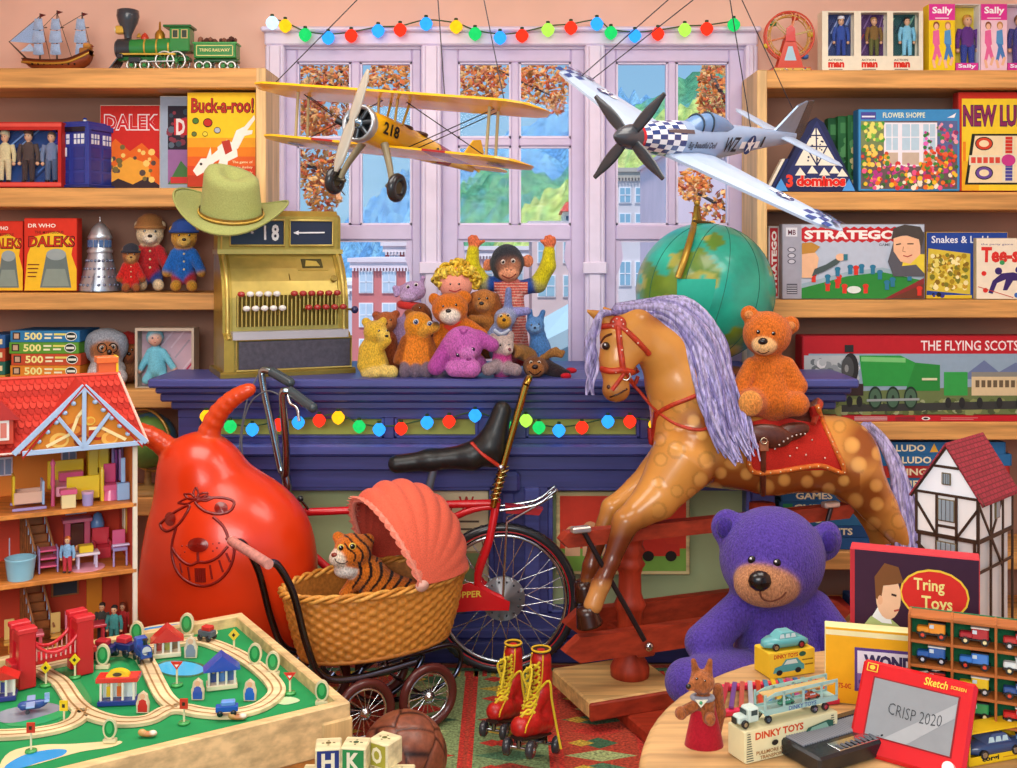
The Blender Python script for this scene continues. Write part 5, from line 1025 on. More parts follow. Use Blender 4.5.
t=heap('soft_toy','pink-purple floppy eared dog lying at the front of the heap',3.845);t.e(465,364,6,22,13,16,PK);t.e(463,345,-6,20,19,16,PK);t.e(468,353,-18,8,6.5,7,'de84d0');t.c(447,346,-8,7,436,367,-12,8.5,'b84fa8');t.c(479,337,-6,7,492,345,-12,7,'c05ab0');t.c(454,369,-14,8,472,368.5,-20,9,'d878ca');t.body();t.eyes((458,355),(473,349.5),r=2.2,col='3a1a4a');t.dot('nose',469,359,2.8,'8a2a7a',ry=2.2);t.stroke('forehead_curl',[(460,330),(463,334),(467,330)],1.2,'a84a9a');t.done()
GM='cbb8b0'
t=heap('soft_toy','grey mouse toy with a pink jacket beside the pink dog',3.85);t.c(502,368,0,11,502,352,0,9,'d84a9a');t.e(503,345,-4,11,9.5,9,GM);t.e(508,350,-11,5,4.5,5,'dccac0');t.e(493,338,0,4,5,3,'b8a4a0');t.e(511,336,0,3.5,5,3,'b8a4a0');t.c(497,366,-8,6.5,488,369.5,-15,6.5,'a8949a');t.c(508,368,-8,6.5,516,370,-15,6,'a8949a');t.body();t.eyes((500.5,345),(508.5,345),r=1.3);t.dot('nose',509.5,349.5,1.7,'7a3a4a');t.done()
BK='2b3038'
t=Soft('toy_chimp','toy chimp in yellow and blue sleeves with both arms raised at the window','soft toy',4.09,GP,3);YL='d4c81c'
t.c(512,347,0,17,510,290,0,13,'e4786a');t.e(507,263,-2,16.5,19,15,BK);t.e(508,265,-9,12,12,8,'e0926a');t.e(509,274,-12,9.5,7,8,'e8a07a');t.e(488,265,1,5,6,2.6,'d8805a');t.e(528,261,1,5.5,6.5,2.6,'d8805a')
t.c(500,284,0,7.5,484,284,0,8,'1f4a9a');t.c(484,284,0,8,472,266,-3,7,YL);t.c(472,266,-3,7.5,473,251,-4,6,YL);t.c(521,288,0,7.5,538,284,0,8,'1f4a9a');t.c(538,284,0,8.5,548,266,-3,7.5,YL);t.c(548,266,-3,7.5,549,252,-4,6,YL)
HC='d8704a'
t.e(474,243,-5,5.5,6,3.4,HC);t.e(550,243,-5,5.5,6,3.4,HC)
for i,(a,b)in enumerate(((469,238),(472,236),(476,236.5))):t.c(a+1,241,-5,1.7,a,b,-6,1.4,HC)
t.c(478,244,-5,2,484,241,-7,1.5,HC)
for i,(a,b)in enumerate(((546,237),(550,236),(554,238))):t.c(a,241,-5,1.7,a,b,-6,1.5,HC)
t.c(546,244,-5,2,541.5,241,-7,1.6,HC)
t.c(507,348,0,8,506,357,-4,9,'c8281e');t.c(520,348,0,8,522,357,-4,9,'c8281e')
def stripes(p,c):
 px=HX+p.x*F/p.y;py=HY+(EYE-p.z)*F/p.y
 if abs(px-511)<17 and 282<py<345:return lin('f0b8a8')if(py*.35)%1<.4 else lin('d8584a')
 return c
t.body(.9,colfn=stripes);t.eyes((503,262),(513,261),r=1.6,white='f0e4d8');t.stroke('mouth',[(502,275),(509,278),(516,274)],.8,'8a3a2a')
n=t.part('nostrils');t.dot('',507,270,.8,'5a2a1c',m=n);t.dot('',511,270,.8,'5a2a1c',m=n);t.done()
t=heap('soft_toy','small blue rabbit toy in front of the window at the right of the heap',4.0);t.c(540,350,0,10,538,336,0,8,'4f86c8');t.e(535,326,-3,9.5,9,8,'5a90d0');t.c(530,318,0,3,530,311,0,2.6,'4a80c0');t.c(541,318,0,3,543,312,0,2.6,'4a80c0');t.c(540,366,0,12,540,348,0,10,'4f86c8');t.e(535,329,-10,4.5,4,4,'7aa8dc');t.body();t.eyes((531.5,325),(538.5,324.5),r=1.1);t.dot('nose',535,328,1.4,'1a2a4a');t.done()
MB_='7a4a24'
t=heap('soft_toy','brown reindeer toy with antlers and black body slumped at the right end of the heap',3.87);t.e(535,367,-8,12,10.5,10,MB_);t.e(535,370,-16,8.5,7,7,'a86a34');t.e(524,353,2,14,8,9,'8a6030',a=-20);t.c(545,366,2,8,558,372,-8,6,'30242a');t.c(556,371,-6,5,566,374,-14,4.6,'2a2026')
for pts in(((543,357,0),(552,353,-2),(563,352,-4)),((549,354,-1),(556,349,-3)),((554,353,-2),(561,356,-5)),((527,358,-4),(519,350,-6),(513,345,-7)),((521,352,-6),(516,356,-8))):
 for a,b in zip(pts[:-1],pts[1:]):t.c(*a,2.6,*b,2.2,'a0703a')
t.body(.9);t.eyes((531,362.5),(539,362.5),r=1.2,white='f0e8d8');t.dot('nose',535,367,3.2,'140c0c',ry=2.6);t.stroke('smile',[(529,371),(535,375),(541,371)],.8,'3a1c10')
b=t.part('boot',None,'red boot');t.a.ball(b,566,376,-18,5.5,'c8182a','cloth',12,3.2,4);b2=t.part('boot',None,'red boot');t.a.ball(b2,571,370.5,-10,6,'c8182a','cloth',12,3.,4);t.done()
def globe():
 t=Thing('globe','large green-blue library globe with brass arm standing on the counter','globe');Y=3.95;s=Y/F;c=P(705,292,Y);R=69*s
 g=t.part('globe_ball');n=96;q=64;vs=[];vc=[];fs=[]
 A=lin('17a08a');A2=lin('2fb89c');L1=lin('6f8f2a');L2=lin('b0a84a');L3=lin('3f7a2f');PL=lin('bfe4e4')
 tl=Matrix.Rotation(.25,3,'Y')
 for i in range(q+1):
  for j in range(n):
   la=-pi/2+pi*i/q;lo=2*pi*j/n;d=V((cos(la)*cos(lo),cos(la)*sin(lo),sin(la)));vs.append(c+(tl@d)*R)
   w=tl@d;f=0
   for(ux,uz,rr,st)in((-.68,-.05,.42,1),(-.45,.30,.30,1),(-.28,.42,.30,.9),(-.1,.22,.2,.7),(-.78,.3,.26,.6),(.05,.72,.2,.7),(.3,-.66,.28,1),(.1,-.75,.3,.9),(.9,.3,.22,.5),(.88,-.3,.2,.5)):
    dd=math.hypot(w.x-ux,w.z-uz)/rr
    if w.y<.35:f=max(f,st*(1-dd*dd))
   nz=.22*sin(13*w.x+4*w.z)+.18*sin(17*w.z-6*w.x+1)+.12*sin(31*w.x+23*w.z)
   k=sin(7*w.x+3)*sin(9*w.z)*.5+.5
   if f+nz*.7>.42:cc=[L1[a]*(1-k)+(L2 if k>.6 else L3)[a]*k for a in range(3)]
   else:cc=[A[a]*(1-k*.6)+A2[a]*k*.6 for a in range(3)]
   if w.y>.35:cc=A
   vc.append(tuple(cc))
 for i in range(q):
  for j in range(n):fs.append((i*n+j,i*n+(j+1)%n,(i+1)*n+(j+1)%n,(i+1)*n+j))
 g.add(vs,fs,None,'globe',True,vc)
 ax=tl@V((0,0,1));ax=V((-.06,-.12,1)).normalized()
 p=t.part('meridian_lines',g)
 for k in range(5):
  a0=-2.6+k*.55;pts=[c+(tl@V((cos(a0)*cos(l),sin(a0)*cos(l),sin(l))))*R*1.002 for l in[-1.4+2.8*i/24 for i in range(25)]];p.tube(pts,.35*s,'2a6a5a','matte',5)
 m=t.part('brass_arm',None,'brass arm');pts=[]
 for i in range(15):f=i/14;x=697-(697-678)*f**1.3;y=208+(278-208)*f;dd=math.hypot(x-705,y-292)/69;dep=-math.sqrt(max(1-min(dd,1)**2,0))*69-4;pts.append(P(x,y,Y+dep*s*.98)if i else P(697,206,Y-6*s))
 m.tube(pts,[3.2*s]*15,'a8862f','brass',8,flat=.6);m.cyl(P(700,226,Y-2*s),P(697,204,Y-6*s),3*s,2*s,'8a6a2a','brass',10);m.cyl(P(694,222,Y-8*s),P(710,224,Y),2.4*s,None,'5a4a24','brass',10);m.ball(P(697,203,Y-6*s),3.4*s,'b8923a','brass',10)
 lg=t.part('legend_box',g,'pale green printed legend box');vs=[];fs=[]
 for i in range(7):
  for j in range(7):
   x=677+40*j/6;y=279+36*i/6;dd=math.hypot(x-705,y-292)/69;vs.append(P(x,y,Y-math.sqrt(1-dd*dd)*69.6*s))
 for i in range(6):
  for j in range(6):fs.append((i*7+j,(i+1)*7+j,(i+1)*7+j+1,i*7+j+1))
 lg.add(vs,fs,'26a890','card',True)
 st=t.part('stand');z0=ZC;st.lathe((c.x,Y,z0),[(40*s,0),(42*s,2*s),(40*s,5*s),(18*s,8*s),(6*s,10*s),(5*s,c.z-R-z0+.004)],'6a3a1c','woodx',n=28);t.done()
globe()
def rug():
 t=Thing('rug','red and green woven rug with zigzag diamonds on the floor','rug');m=t.part();x0,x1,y0,y1=-.95,.95,1.9,3.77
 m.box(x0,x1,y0,y1,.0005,.008,'9a3a2a','rug');p=Panel(t.part('woven_pattern',m),(x0,y0,.0082),(x1-x0,0,0),(0,y1-y0,0),'rug',.0001);GR,RD,YL,DG='7f9a68','c8382a','c8a83a','4f7a58'
 def X(px,Y):return((px-HX)*Y/F-x0)/(x1-x0)
 p.rect(.02,.02,.98,.98,'b8402c');
 q=random.Random(2)
 for i in range(7):
  a=.04+i*.135;p.k=2;p.rect(a,.03,a+.115,.97,(GR,'c04a30','8aa06a',GR,'b8442c','94a86c',GR)[i])
  for k in range(22):
   p.k=3;yy=.05+k*.042;w=.03+.012*(k%3)
   p.poly([(a+.057-w,yy),(a+.057,yy+.019),(a+.057+w,yy),(a+.057,yy-.019)],(DG,RD,YL,'9a3a2a')[(k+i*2)%4]if i%2 else(RD,DG,'a8b87a','3f6a4a')[(k+i)%4])
   if k%2:p.poly([(a+.01,yy),(a+.03,yy+.012),(a+.05,yy),(a+.03,yy-.012)],YL if i%3 else RD)
  for e in(a-.006,a+.115):p.rect(e,.03,e+.008,.97,RD)
 p.k=5
 for k in range(60):p.k=5;xx=.03+k*.0157;p.rect(xx,.945,xx+.008,.97,RD if k%2 else YL)
 p.rect(.02,.97,.98,.985,DG)
 t.done()
rug()
def horse():
 t=Soft('rocking_horse','dappled tan rocking horse with lilac mane, red bridle and red safety stand','rocking horse',3.45,k=9,mt='gloss')
 def c(x0,y0,r0,x1,y1,r1,s=0,k=None):t.c(x0,y0,(x0-678)*.41+s,r0,x1,y1,(x1-678)*.41+s,r1,'d9974a',k)
 def e(x,y,rx,ry,s=0,a=0,rd=None):t.e(x,y,(x-678)*.41+s,rx,ry,rd,'d9974a',a)
 c(636,326,19,664,352,25);c(664,352,25,680,385,33);c(680,385,33,694,428,44);c(702,442,44,770,452,42);c(770,452,42,832,454,40);e(842,455,38,37)
 c(618,337,18,617,362,15.5,-3);c(617,362,15.5,616,387,12,-5);e(632,346,16,17,-6);e(616,392,11,8,-6);e(630,327,19,15)
 t.pr.append(t.a.c(605,319,-30,8.5,588,311,-40,1.6,'d9974a',5));t.pr.append(t.a.c(618,318,-12,7,604,308,-12,1.6,'d9974a',5))
 N,O=-24,26
 c(682,462,33,656,498,21,N);c(656,498,21,626,522,12.5,N-3,5);c(626,522,12.5,611,562,8,N-6,5);c(611,562,8,601,584,8.6,N-6,4);c(601,584,8.6,593,605,9,N-6,4)
 c(668,468,26,640,490,15,O);c(640,490,15,612,508,10.5,O,5);c(612,508,10.5,596,545,7.5,O,4);c(596,545,7.5,591,566,8,O,4);c(591,566,8,588,578,8,O,4)
 c(852,470,31,878,506,19,N+4);c(878,506,19,902,540,11,N,5);c(902,540,11,906,590,8,N,4);c(906,590,8,898,606,8,N,4)
 c(848,474,28,872,512,16,O);c(872,512,16,880,540,10,O,5);c(880,540,10,876,580,8,O,4)
 q=random.Random(11);dp=[]
 for i in range(900):
  x,y=q.uniform(655,900),q.uniform(395,560);r=q.uniform(6,9.5)
  if all((x-a)**2+(y-b)**2>(r+rr+1.2)**2 for a,b,rr in dp):dp.append((x,y,r))
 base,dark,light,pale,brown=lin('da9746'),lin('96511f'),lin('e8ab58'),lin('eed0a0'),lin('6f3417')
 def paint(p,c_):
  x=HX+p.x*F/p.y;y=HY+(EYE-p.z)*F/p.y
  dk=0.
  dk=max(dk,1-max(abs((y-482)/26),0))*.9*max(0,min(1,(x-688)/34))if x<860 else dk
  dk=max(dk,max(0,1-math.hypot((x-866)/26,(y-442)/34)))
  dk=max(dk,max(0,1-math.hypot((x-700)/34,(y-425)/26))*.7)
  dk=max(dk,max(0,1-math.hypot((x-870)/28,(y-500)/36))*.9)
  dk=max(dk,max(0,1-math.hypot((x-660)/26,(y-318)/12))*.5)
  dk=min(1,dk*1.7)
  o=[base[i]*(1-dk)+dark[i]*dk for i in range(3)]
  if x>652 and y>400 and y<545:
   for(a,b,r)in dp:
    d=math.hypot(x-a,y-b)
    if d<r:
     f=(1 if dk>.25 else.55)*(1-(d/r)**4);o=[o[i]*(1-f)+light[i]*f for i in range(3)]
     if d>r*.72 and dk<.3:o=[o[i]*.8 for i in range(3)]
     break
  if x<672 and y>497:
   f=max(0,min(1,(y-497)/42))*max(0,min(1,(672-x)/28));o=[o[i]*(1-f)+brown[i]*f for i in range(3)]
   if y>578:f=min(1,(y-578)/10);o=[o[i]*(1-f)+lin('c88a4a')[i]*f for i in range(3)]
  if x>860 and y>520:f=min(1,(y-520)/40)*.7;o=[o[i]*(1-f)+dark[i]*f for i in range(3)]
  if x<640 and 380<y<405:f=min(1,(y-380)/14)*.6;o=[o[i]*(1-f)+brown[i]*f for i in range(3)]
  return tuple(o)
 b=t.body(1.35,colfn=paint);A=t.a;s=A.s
 for(x,y,d)in((590,612,(594-678)*.41+N-6),(587,586,(588-678)*.41+O)):
  h=t.part('hoof',None,'dark brown hoof');h.lathe(A.p(x,y,d)+V((0,0,-12*s)),[(.1*s,0),(13*s,0),(12.5*s,2*s),(10.5*s,12*s),(9*s,18*s),(.1*s,18.5*s)],'3a1c10','gloss',(-.25,-.05,1),18)
 m=t.part('eye',None,'dark glass eye');t.dot('',606,346,5.6,'f0e0cc',ry=3.8,m=m);d=t.front(606,346);A.ball(m,606,346,d-2.4,4,'2a1408','gloss',12);A.ball(m,605,344.6,d-5.6,1.1,'ffffff','gloss',8)
 t.stroke('eyebrow',[(601,343),(605,337),(612,334)],1.3,'5a2a12','gloss');t.stroke('mouth',[(610,397),(618,394),(627,389)],1.,'3a1408','gloss');n=t.part('nostril');t.dot('',609,387,2.4,'4a1c0c',m=n);t.dot('',614,388.5,1.6,'4a1c0c',m=n)
 B=t.part('bridle',None,'red leather bridle');RD='c43a20'
 for pts,r in((((600,326),(608,326),(618,324)),3.2),(((618,324),(620,345),(623,368)),3),(((618,324),(634,338),(649,354)),3),(((602,369),(612,371),(622,370),(632,372),(638,369)),3.4),(((625,372),(618,382),(612,390)),2.2),(((627,374),(634,384),(638,376)),2.2)):t.stroke('',pts,r,RD,'leather',m=B,lift=.4)
 ro=t.part('rosette',B,'round studded red rosette');dd=t.front(618,324);ro.lathe(A.p(618,324,dd-1),[(8*s,-2*s),(8*s,1*s),(6*s,2.4*s),(.2*s,3*s)],'cf3f24','leather',(-.2,-1,.1),18)
 for k in range(7):a=k*2*pi/7;A.ball(ro,618+5.4*cos(a),324+5.4*sin(a),dd-4,.9,'f0e8e0','metal',8)
 bit=t.part('bit_ring',B,'steel bit ring');dd=t.front(626,376);bit.torus(A.p(626,376,dd-2),4*s,1.1*s,'d8d4d0','chrome',(.1,1,0),18,8)
 st=t.part('studs',B)
 for(x,y)in((608,371),(616,372),(630,371.5),(621,336),(622,350),(627,331),(638,343)):dd=t.front(x,y);A.ball(st,x,y,dd-2.6,1.1,'f2e6d8','metal',8)
 rn=t.part('reins',None,'red leather reins');t.stroke('',[(627,378),(640,392),(654,408),(676,424),(700,430),(716,424)],1.8,RD,'leather',m=rn);t.stroke('',[(653,432),(657,415),(670,406),(690,398),(704,392)],2.4,RD,'leather',m=rn);t.stroke('',[(650,428),(652,445),(656,412)],2.6,'b0281c','leather',m=rn)
 def lock(m,pts,r,cols,sm=5):m.tube([A.p(*p)for p in pts],[r*s*(1-.75*(i/(len(pts)-1))**1.5)for i in range(len(pts))],q.choice(cols),'hair',7,sm=sm,flat=.7)
 MC=['a79fcf','8f86bd','c0b8e0','7d74ac','9c94c6','b4acd8']
 mn=t.part('mane',None,'long wavy lilac mane')
 Lb=[(613,313,-26),(662,318,-14),(688,352,-20),(700,390,-32),(708,430,-46),(728,462,-50)];Rb=[(617,307,-8),(684,299,0),(722,338,6),(735,385,4),(748,424,-18),(757,458,-32)]
 for i in range(78):
  w=i/77;w2=min(1,max(0,w+q.uniform(-.06,.06)));ph=q.uniform(0,6);L=q.uniform(.84,1.03);pts=[]
  for k in range(6):
   f=k/5*L*5;i0=min(int(f),4);ff=f-i0
   a=[Lb[i0][j]*(1-ff)+Lb[i0+1][j]*ff for j in range(3)];b_=[Rb[i0][j]*(1-ff)+Rb[i0+1][j]*ff for j in range(3)]
   pts.append((a[0]*(1-w2)+b_[0]*w2+(1.5+.7*k)*sin(k*1.9+ph),a[1]*(1-w2)+b_[1]*w2+1.5*cos(k*1.7+ph),a[2]*(1-w2)+b_[2]*w2-7*sin(pi*w2)+q.uniform(-3,3)))
  lock(mn,pts,q.uniform(3.4,5.2),MC)
 fl=t.part('forelock',None,'lilac forelock')
 for i in range(14):
  x=596+q.uniform(-5,5);ph=q.uniform(0,6);lock(fl,[(612+q.uniform(-3,3),313,-38),(601,314+q.uniform(-2,3),-48),(x-1,330,-50)]+[(x-4+3*sin(k*1.6+ph),330+k*13,-48)for k in range(1,6)],q.uniform(2.2,3.4),MC)
 tl=t.part('tail',None,'long lilac tail')
 for i in range(30):
  w=q.uniform(-1,1);ph=q.uniform(0,6);pts=[(866+w*3,424,70),(882+w*4,440,72),(897+w*6,470,66)]+[(903+k*2.2+w*(9+k)+2*sin(k*1.5+ph),500+k*24,62-k*2)for k in range(5)];lock(tl,pts,q.uniform(3,4.6),MC)
 for i in range(12):
  w=q.uniform(-1,1);pts=[(884+w*2,545,66),(888+w*7,565,60),(892+w*10,590,58),(886+w*10,604,58)];lock(tl,pts,4,MC)
 cl=t.part('saddle_cloth',None,'red saddle cloth edged with studded gold trim');cor=[(744,424),(816,406),(843,470),(752,471)]
 def g(u,v):
  x=(cor[0][0]*(1-u)+cor[1][0]*u)*(1-v)+(cor[3][0]*(1-u)+cor[2][0]*u)*v;y=(cor[0][1]*(1-u)+cor[1][1]*u)*(1-v)+(cor[3][1]*(1-u)+cor[2][1]*u)*v-5*sin(pi*u)*v*0
  y=max(y,0);d=t.front(x,max(y,414));return A.p(x,y,d-2.2)
 rows=[[g(i/14,j/10)for i in range(15)]for j in range(11)];cl.ring(rows,'c2281c','cloth',closed=False);cl.ring([[p+V((0,.004,0))for p in r]for r in rows],'a01c14','cloth',closed=False)
 tr=t.part('gold_trim',cl,'studded orange trim');bp=[(745,428),(748,450),(752,471),(775,472),(800,468),(822,466),(844,472),(834,446),(824,424),(817,405)];pts=[]
 for x,y in spline([V((x,y,0))for x,y in bp],[1]*len(bp),5)[0]and[(p.x,p.y)for p in spline([V((x,y,0))for x,y in bp],[1]*len(bp),5)[0]]:pts.append(A.p(x,y,t.front(min(x,838),max(y,414))-3))
 tr.tube(pts,2.6*s,'d8722a','leather',8)
 for p in pts[::2]:tr.ball(p-V((0,2.6*s,0)),1.*s,'f4e6b8','metal',6)
 for(x,y)in((797,448),(812,440),(806,455),(790,456),(825,458)):tr.ball(A.p(x,y,t.front(x,y)-4),1.1*s,'f0e0d0','metal',6)
 sd=t.part('saddle',None,'dark brown leather saddle')
 pr=[A.c(752,426,12,9,778,424,22,9,'5a2a1c'),A.c(778,424,22,9,806,416,36,8,'5a2a1c'),A.c(806,416,36,8,818,404,44,6,'5a2a1c'),A.e(768,436,-14,24,12,6,'5a2a1c',a=-6),A.e(790,432,-2,20,9,6,'5a2a1c',a=14),A.c(752,428,6,8,748,420,4,6,'5a2a1c')]
 blob(sd,pr,1.2*s,7*s,'leather');
 ca=t.part('cantle',sd,'red cantle edge');ca.tube([A.p(813,424,10),A.p(817,412,20),A.p(820,404,36),A.p(818,400,48)],[3*s,3.4*s,3.4*s,2.6*s],'b8402a','leather',8,sm=4)
 gs=t.part('girth_strap',None,'brown girth strap');t.pr+=pr;t.stroke('',[(764,438),(763,455),(763,472),(763,488),(763,494)],3.2,'6a3220','leather',m=gs,lift=2);bu=t.part('buckle',gs,'brass buckle');dd=t.front(764,446);bu.rbox(A.p(764,446,dd-5),(4.5*s,0,0),(0,1*s,0),(0,0,5*s),.6*s,'9a5a3a','leather');bu.torus(A.p(764,441,dd-6),3*s,.8*s,'d8c8a8','chrome',(0,1,0),14,6)
 ss=t.part('saddle_studs',sd)
 for i in range(8):f=i/7;x=775+30*f;y=449-15*f-4*sin(pi*f);A.ball(ss,x,y,t.front(x,y)-1,1.1,'d8d0c8','metal',6)
 th=math.atan2(.35,.913);U=V((cos(th),sin(th),0));W=V((-sin(th),cos(th),0));RW='a53a22'
 o=P(562,641,3.24);o.z=0
 def R(a,w,z):return o+U*a+W*w+V((0,0,z))
 def plank(nm,w,z,a0,a1,hh,dd_,point=.05):
  m=t.part(nm,None,'dark red wooden rail');pts=[R(a0,w,z),R(a0+point,w,z+hh/2),R(a1-point,w,z+hh/2),R(a1,w,z),R(a1-point,w,z-hh/2),R(a0+point,w,z-hh/2)];m.prism(pts,W*dd_,RW,'woodx')
 plank('rail',-.02,.25,.0,1.02,.075,.035);plank('rail',.2,.25,.1,1.0,.075,.035)
 plank('swing_bar',.0,.572,.0,1.05,.045,.04,.02)
 for a in(.275,.76):
  cpt=R(a,.1,0);m=t.part('turned_post',None,'turned red wooden post');m.lathe(cpt,[(0.035,0.1),(0.0595,0.1),(0.0616,0.13),(0.0525,0.15),(0.042,0.165),(0.0392,0.19),(0.0392,0.3),(0.0434,0.31),(0.0504,0.325),(0.0434,0.34),(0.0364,0.36),(0.035,0.42),(0.0406,0.44),(0.049,0.452),(0.0406,0.465),(0.0385,0.48),(0.0476,0.495),(0.0392,0.51),(0.0434,0.53),(0.0504,0.545),(0.042,0.56),(0.042,0.6),(0.0,0.602)],'a8381f','woodz',n=26)
  cr=t.part('cross_beam',m);cr.rbox(R(a,.1,.22),U*.03,W*.115,V((0,0,.022)),.006,RW,'woodx')
  bt=t.part('bolt',m,'steel bolt');bt.lathe(R(a,-.024,.235),[(.014,0),(.014,.006),(.008,.012),(.0,.013)],'b8b8bc','chrome',tuple(-W),14)
 fb=t.part('base_plank',None,'pale wooden base plank with red edge');fb.rbox(R(.225,.1,.077),U*.155,W*.14,V((0,0,.027)),.006,'dcb070','woodx');fe=t.part('red_edge',fb,'red front edge');fe.rbox(R(.225,-.046,.075),U*.157,W*.007,V((0,0,.026)),.004,'a0341c','woodx')
 fb2=t.part('base_plank',None,'pale wooden base plank with red edge');fb2 .rbox(R(.76,.1,.077),U*.155,W*.14,V((0,0,.027)),.006,'dcb070','woodx')
 for a in(.275,.76):ft=t.part('foot_beam',None,'red wooden foot beam');ft.rbox(R(a-.02,.02,.03),U*.065,W*.25,V((0,0,.021)),.006,'a4351e','woodx')
 for(a0,w,a1,z1)in((.06,-.012,.24,.27),(.95,-.012,.80,.27)):
  rd=t.part('suspension_rod',None,'dark iron swing rod');rd.cyl(R(a0,w,.605),R(a1,w-.05,z1),.008,None,'3a3438','metal',10);rd.rbox(R(a0-.005,w,.605),U*.03,W*.014,V((0,0,.009)),.004,'d8d0c8','metal')
 return t.done()
horse()
t=Soft('teddy_bear','orange-brown teddy bear riding on the rocking horse saddle','teddy bear',3.50,k=5);OB='cf6a1e';LB_='eab87a'
t.c(768,396,4,27,768,372,4,21,OB);t.e(767,334,0,24,23,21,OB);t.e(764,346,-17,11.5,9,9,LB_);t.e(749,314,3,8.5,8.5,5,OB);t.e(791,325,3,8.5,9,5,OB)
t.c(752,366,-4,9,738,392,-12,9,OB);t.c(786,366,-4,9.5,798,386,-10,9.5,OB);t.c(757,402,-10,14,750,403,-24,13.5,OB);t.c(784,404,-8,13,797,404,-22,12,OB);t.e(750,403,-34,11,12,4,'e89a4a')
t.body(1.1);t.eyes((758.5,332),(773.5,333.5),r=2.2);t.dot('nose',763,341.5,5,'140a08',ry=3.8);t.stroke('mouth',[(757,351),(763,353.5),(769,351)],.7,'4a1c0c');t.dot('inner_ear',749,315,4.6,'d98a4a','fur');t.dot('inner_ear',791,326,4.6,'d98a4a','fur');t.done()
PU='553e9e'
t=Soft('teddy_bear','big purple teddy bear with tan muzzle sitting in front of the rocking horse stand','teddy bear',2.95,k=9)
t.e(772,558,0,52,51,46,PU);t.e(766,584,-36,31,22,20,'b98058');t.e(727,527,8,16,18,10,PU);t.e(826,541,10,15.5,20,10,PU,a=-10);t.c(782,668,10,52,778,618,12,38,PU)
t.c(742,607,2,18,704,643,-18,19,PU);t.c(814,608,2,18,832,634,-10,19,PU);t.c(740,678,-26,27,688,682,-56,22,PU);t.c(812,684,-26,27,836,692,-60,24,PU)
t.body(1.8);t.eyes((752,560),(777,563),r=4.2);t.dot('nose',760,581,11.5,'100808',ry=10);d=t.front(757,577);n=t.part('nose_glint');t.a.ball(n,756,577,d-15,2,'ffffff','gloss',8)if 0 else None
t.stroke('mouth',[(760,590),(762,598),(770,601),(780,598),(786,592)],1.1,'6a3a28');t.dot('inner_ear',725,528,9,'3f2a86','fur',ry=11);t.dot('inner_ear',829,542,9,'3f2a86','fur',ry=12)
t.done()
def stool(name,lab,cx,cy,z,r):
 t=Thing(name,lab,'stool');m=t.part('seat');m.lathe((cx,cy,z-.03),[(.01,0),(r*.94,0),(r,.008),(r,.022),(r*.96,.03),(.01,.03)],'8a5a34','woodx',n=28)
 for k in range(4):a=k*pi/2+.6;l=t.part('leg');l.cyl((cx+cos(a)*r*.85,cy+sin(a)*r*.85,0.013),(cx+cos(a)*r*.6,cy+sin(a)*r*.6,z-.03),.014,.018,'7a4a2a','woodz',10)
 t.done()
stool('wooden_stool','low round wooden stool under the purple teddy bear',P(782,0,2.98).x,3.0,P(0,716,2.95).z,.2)
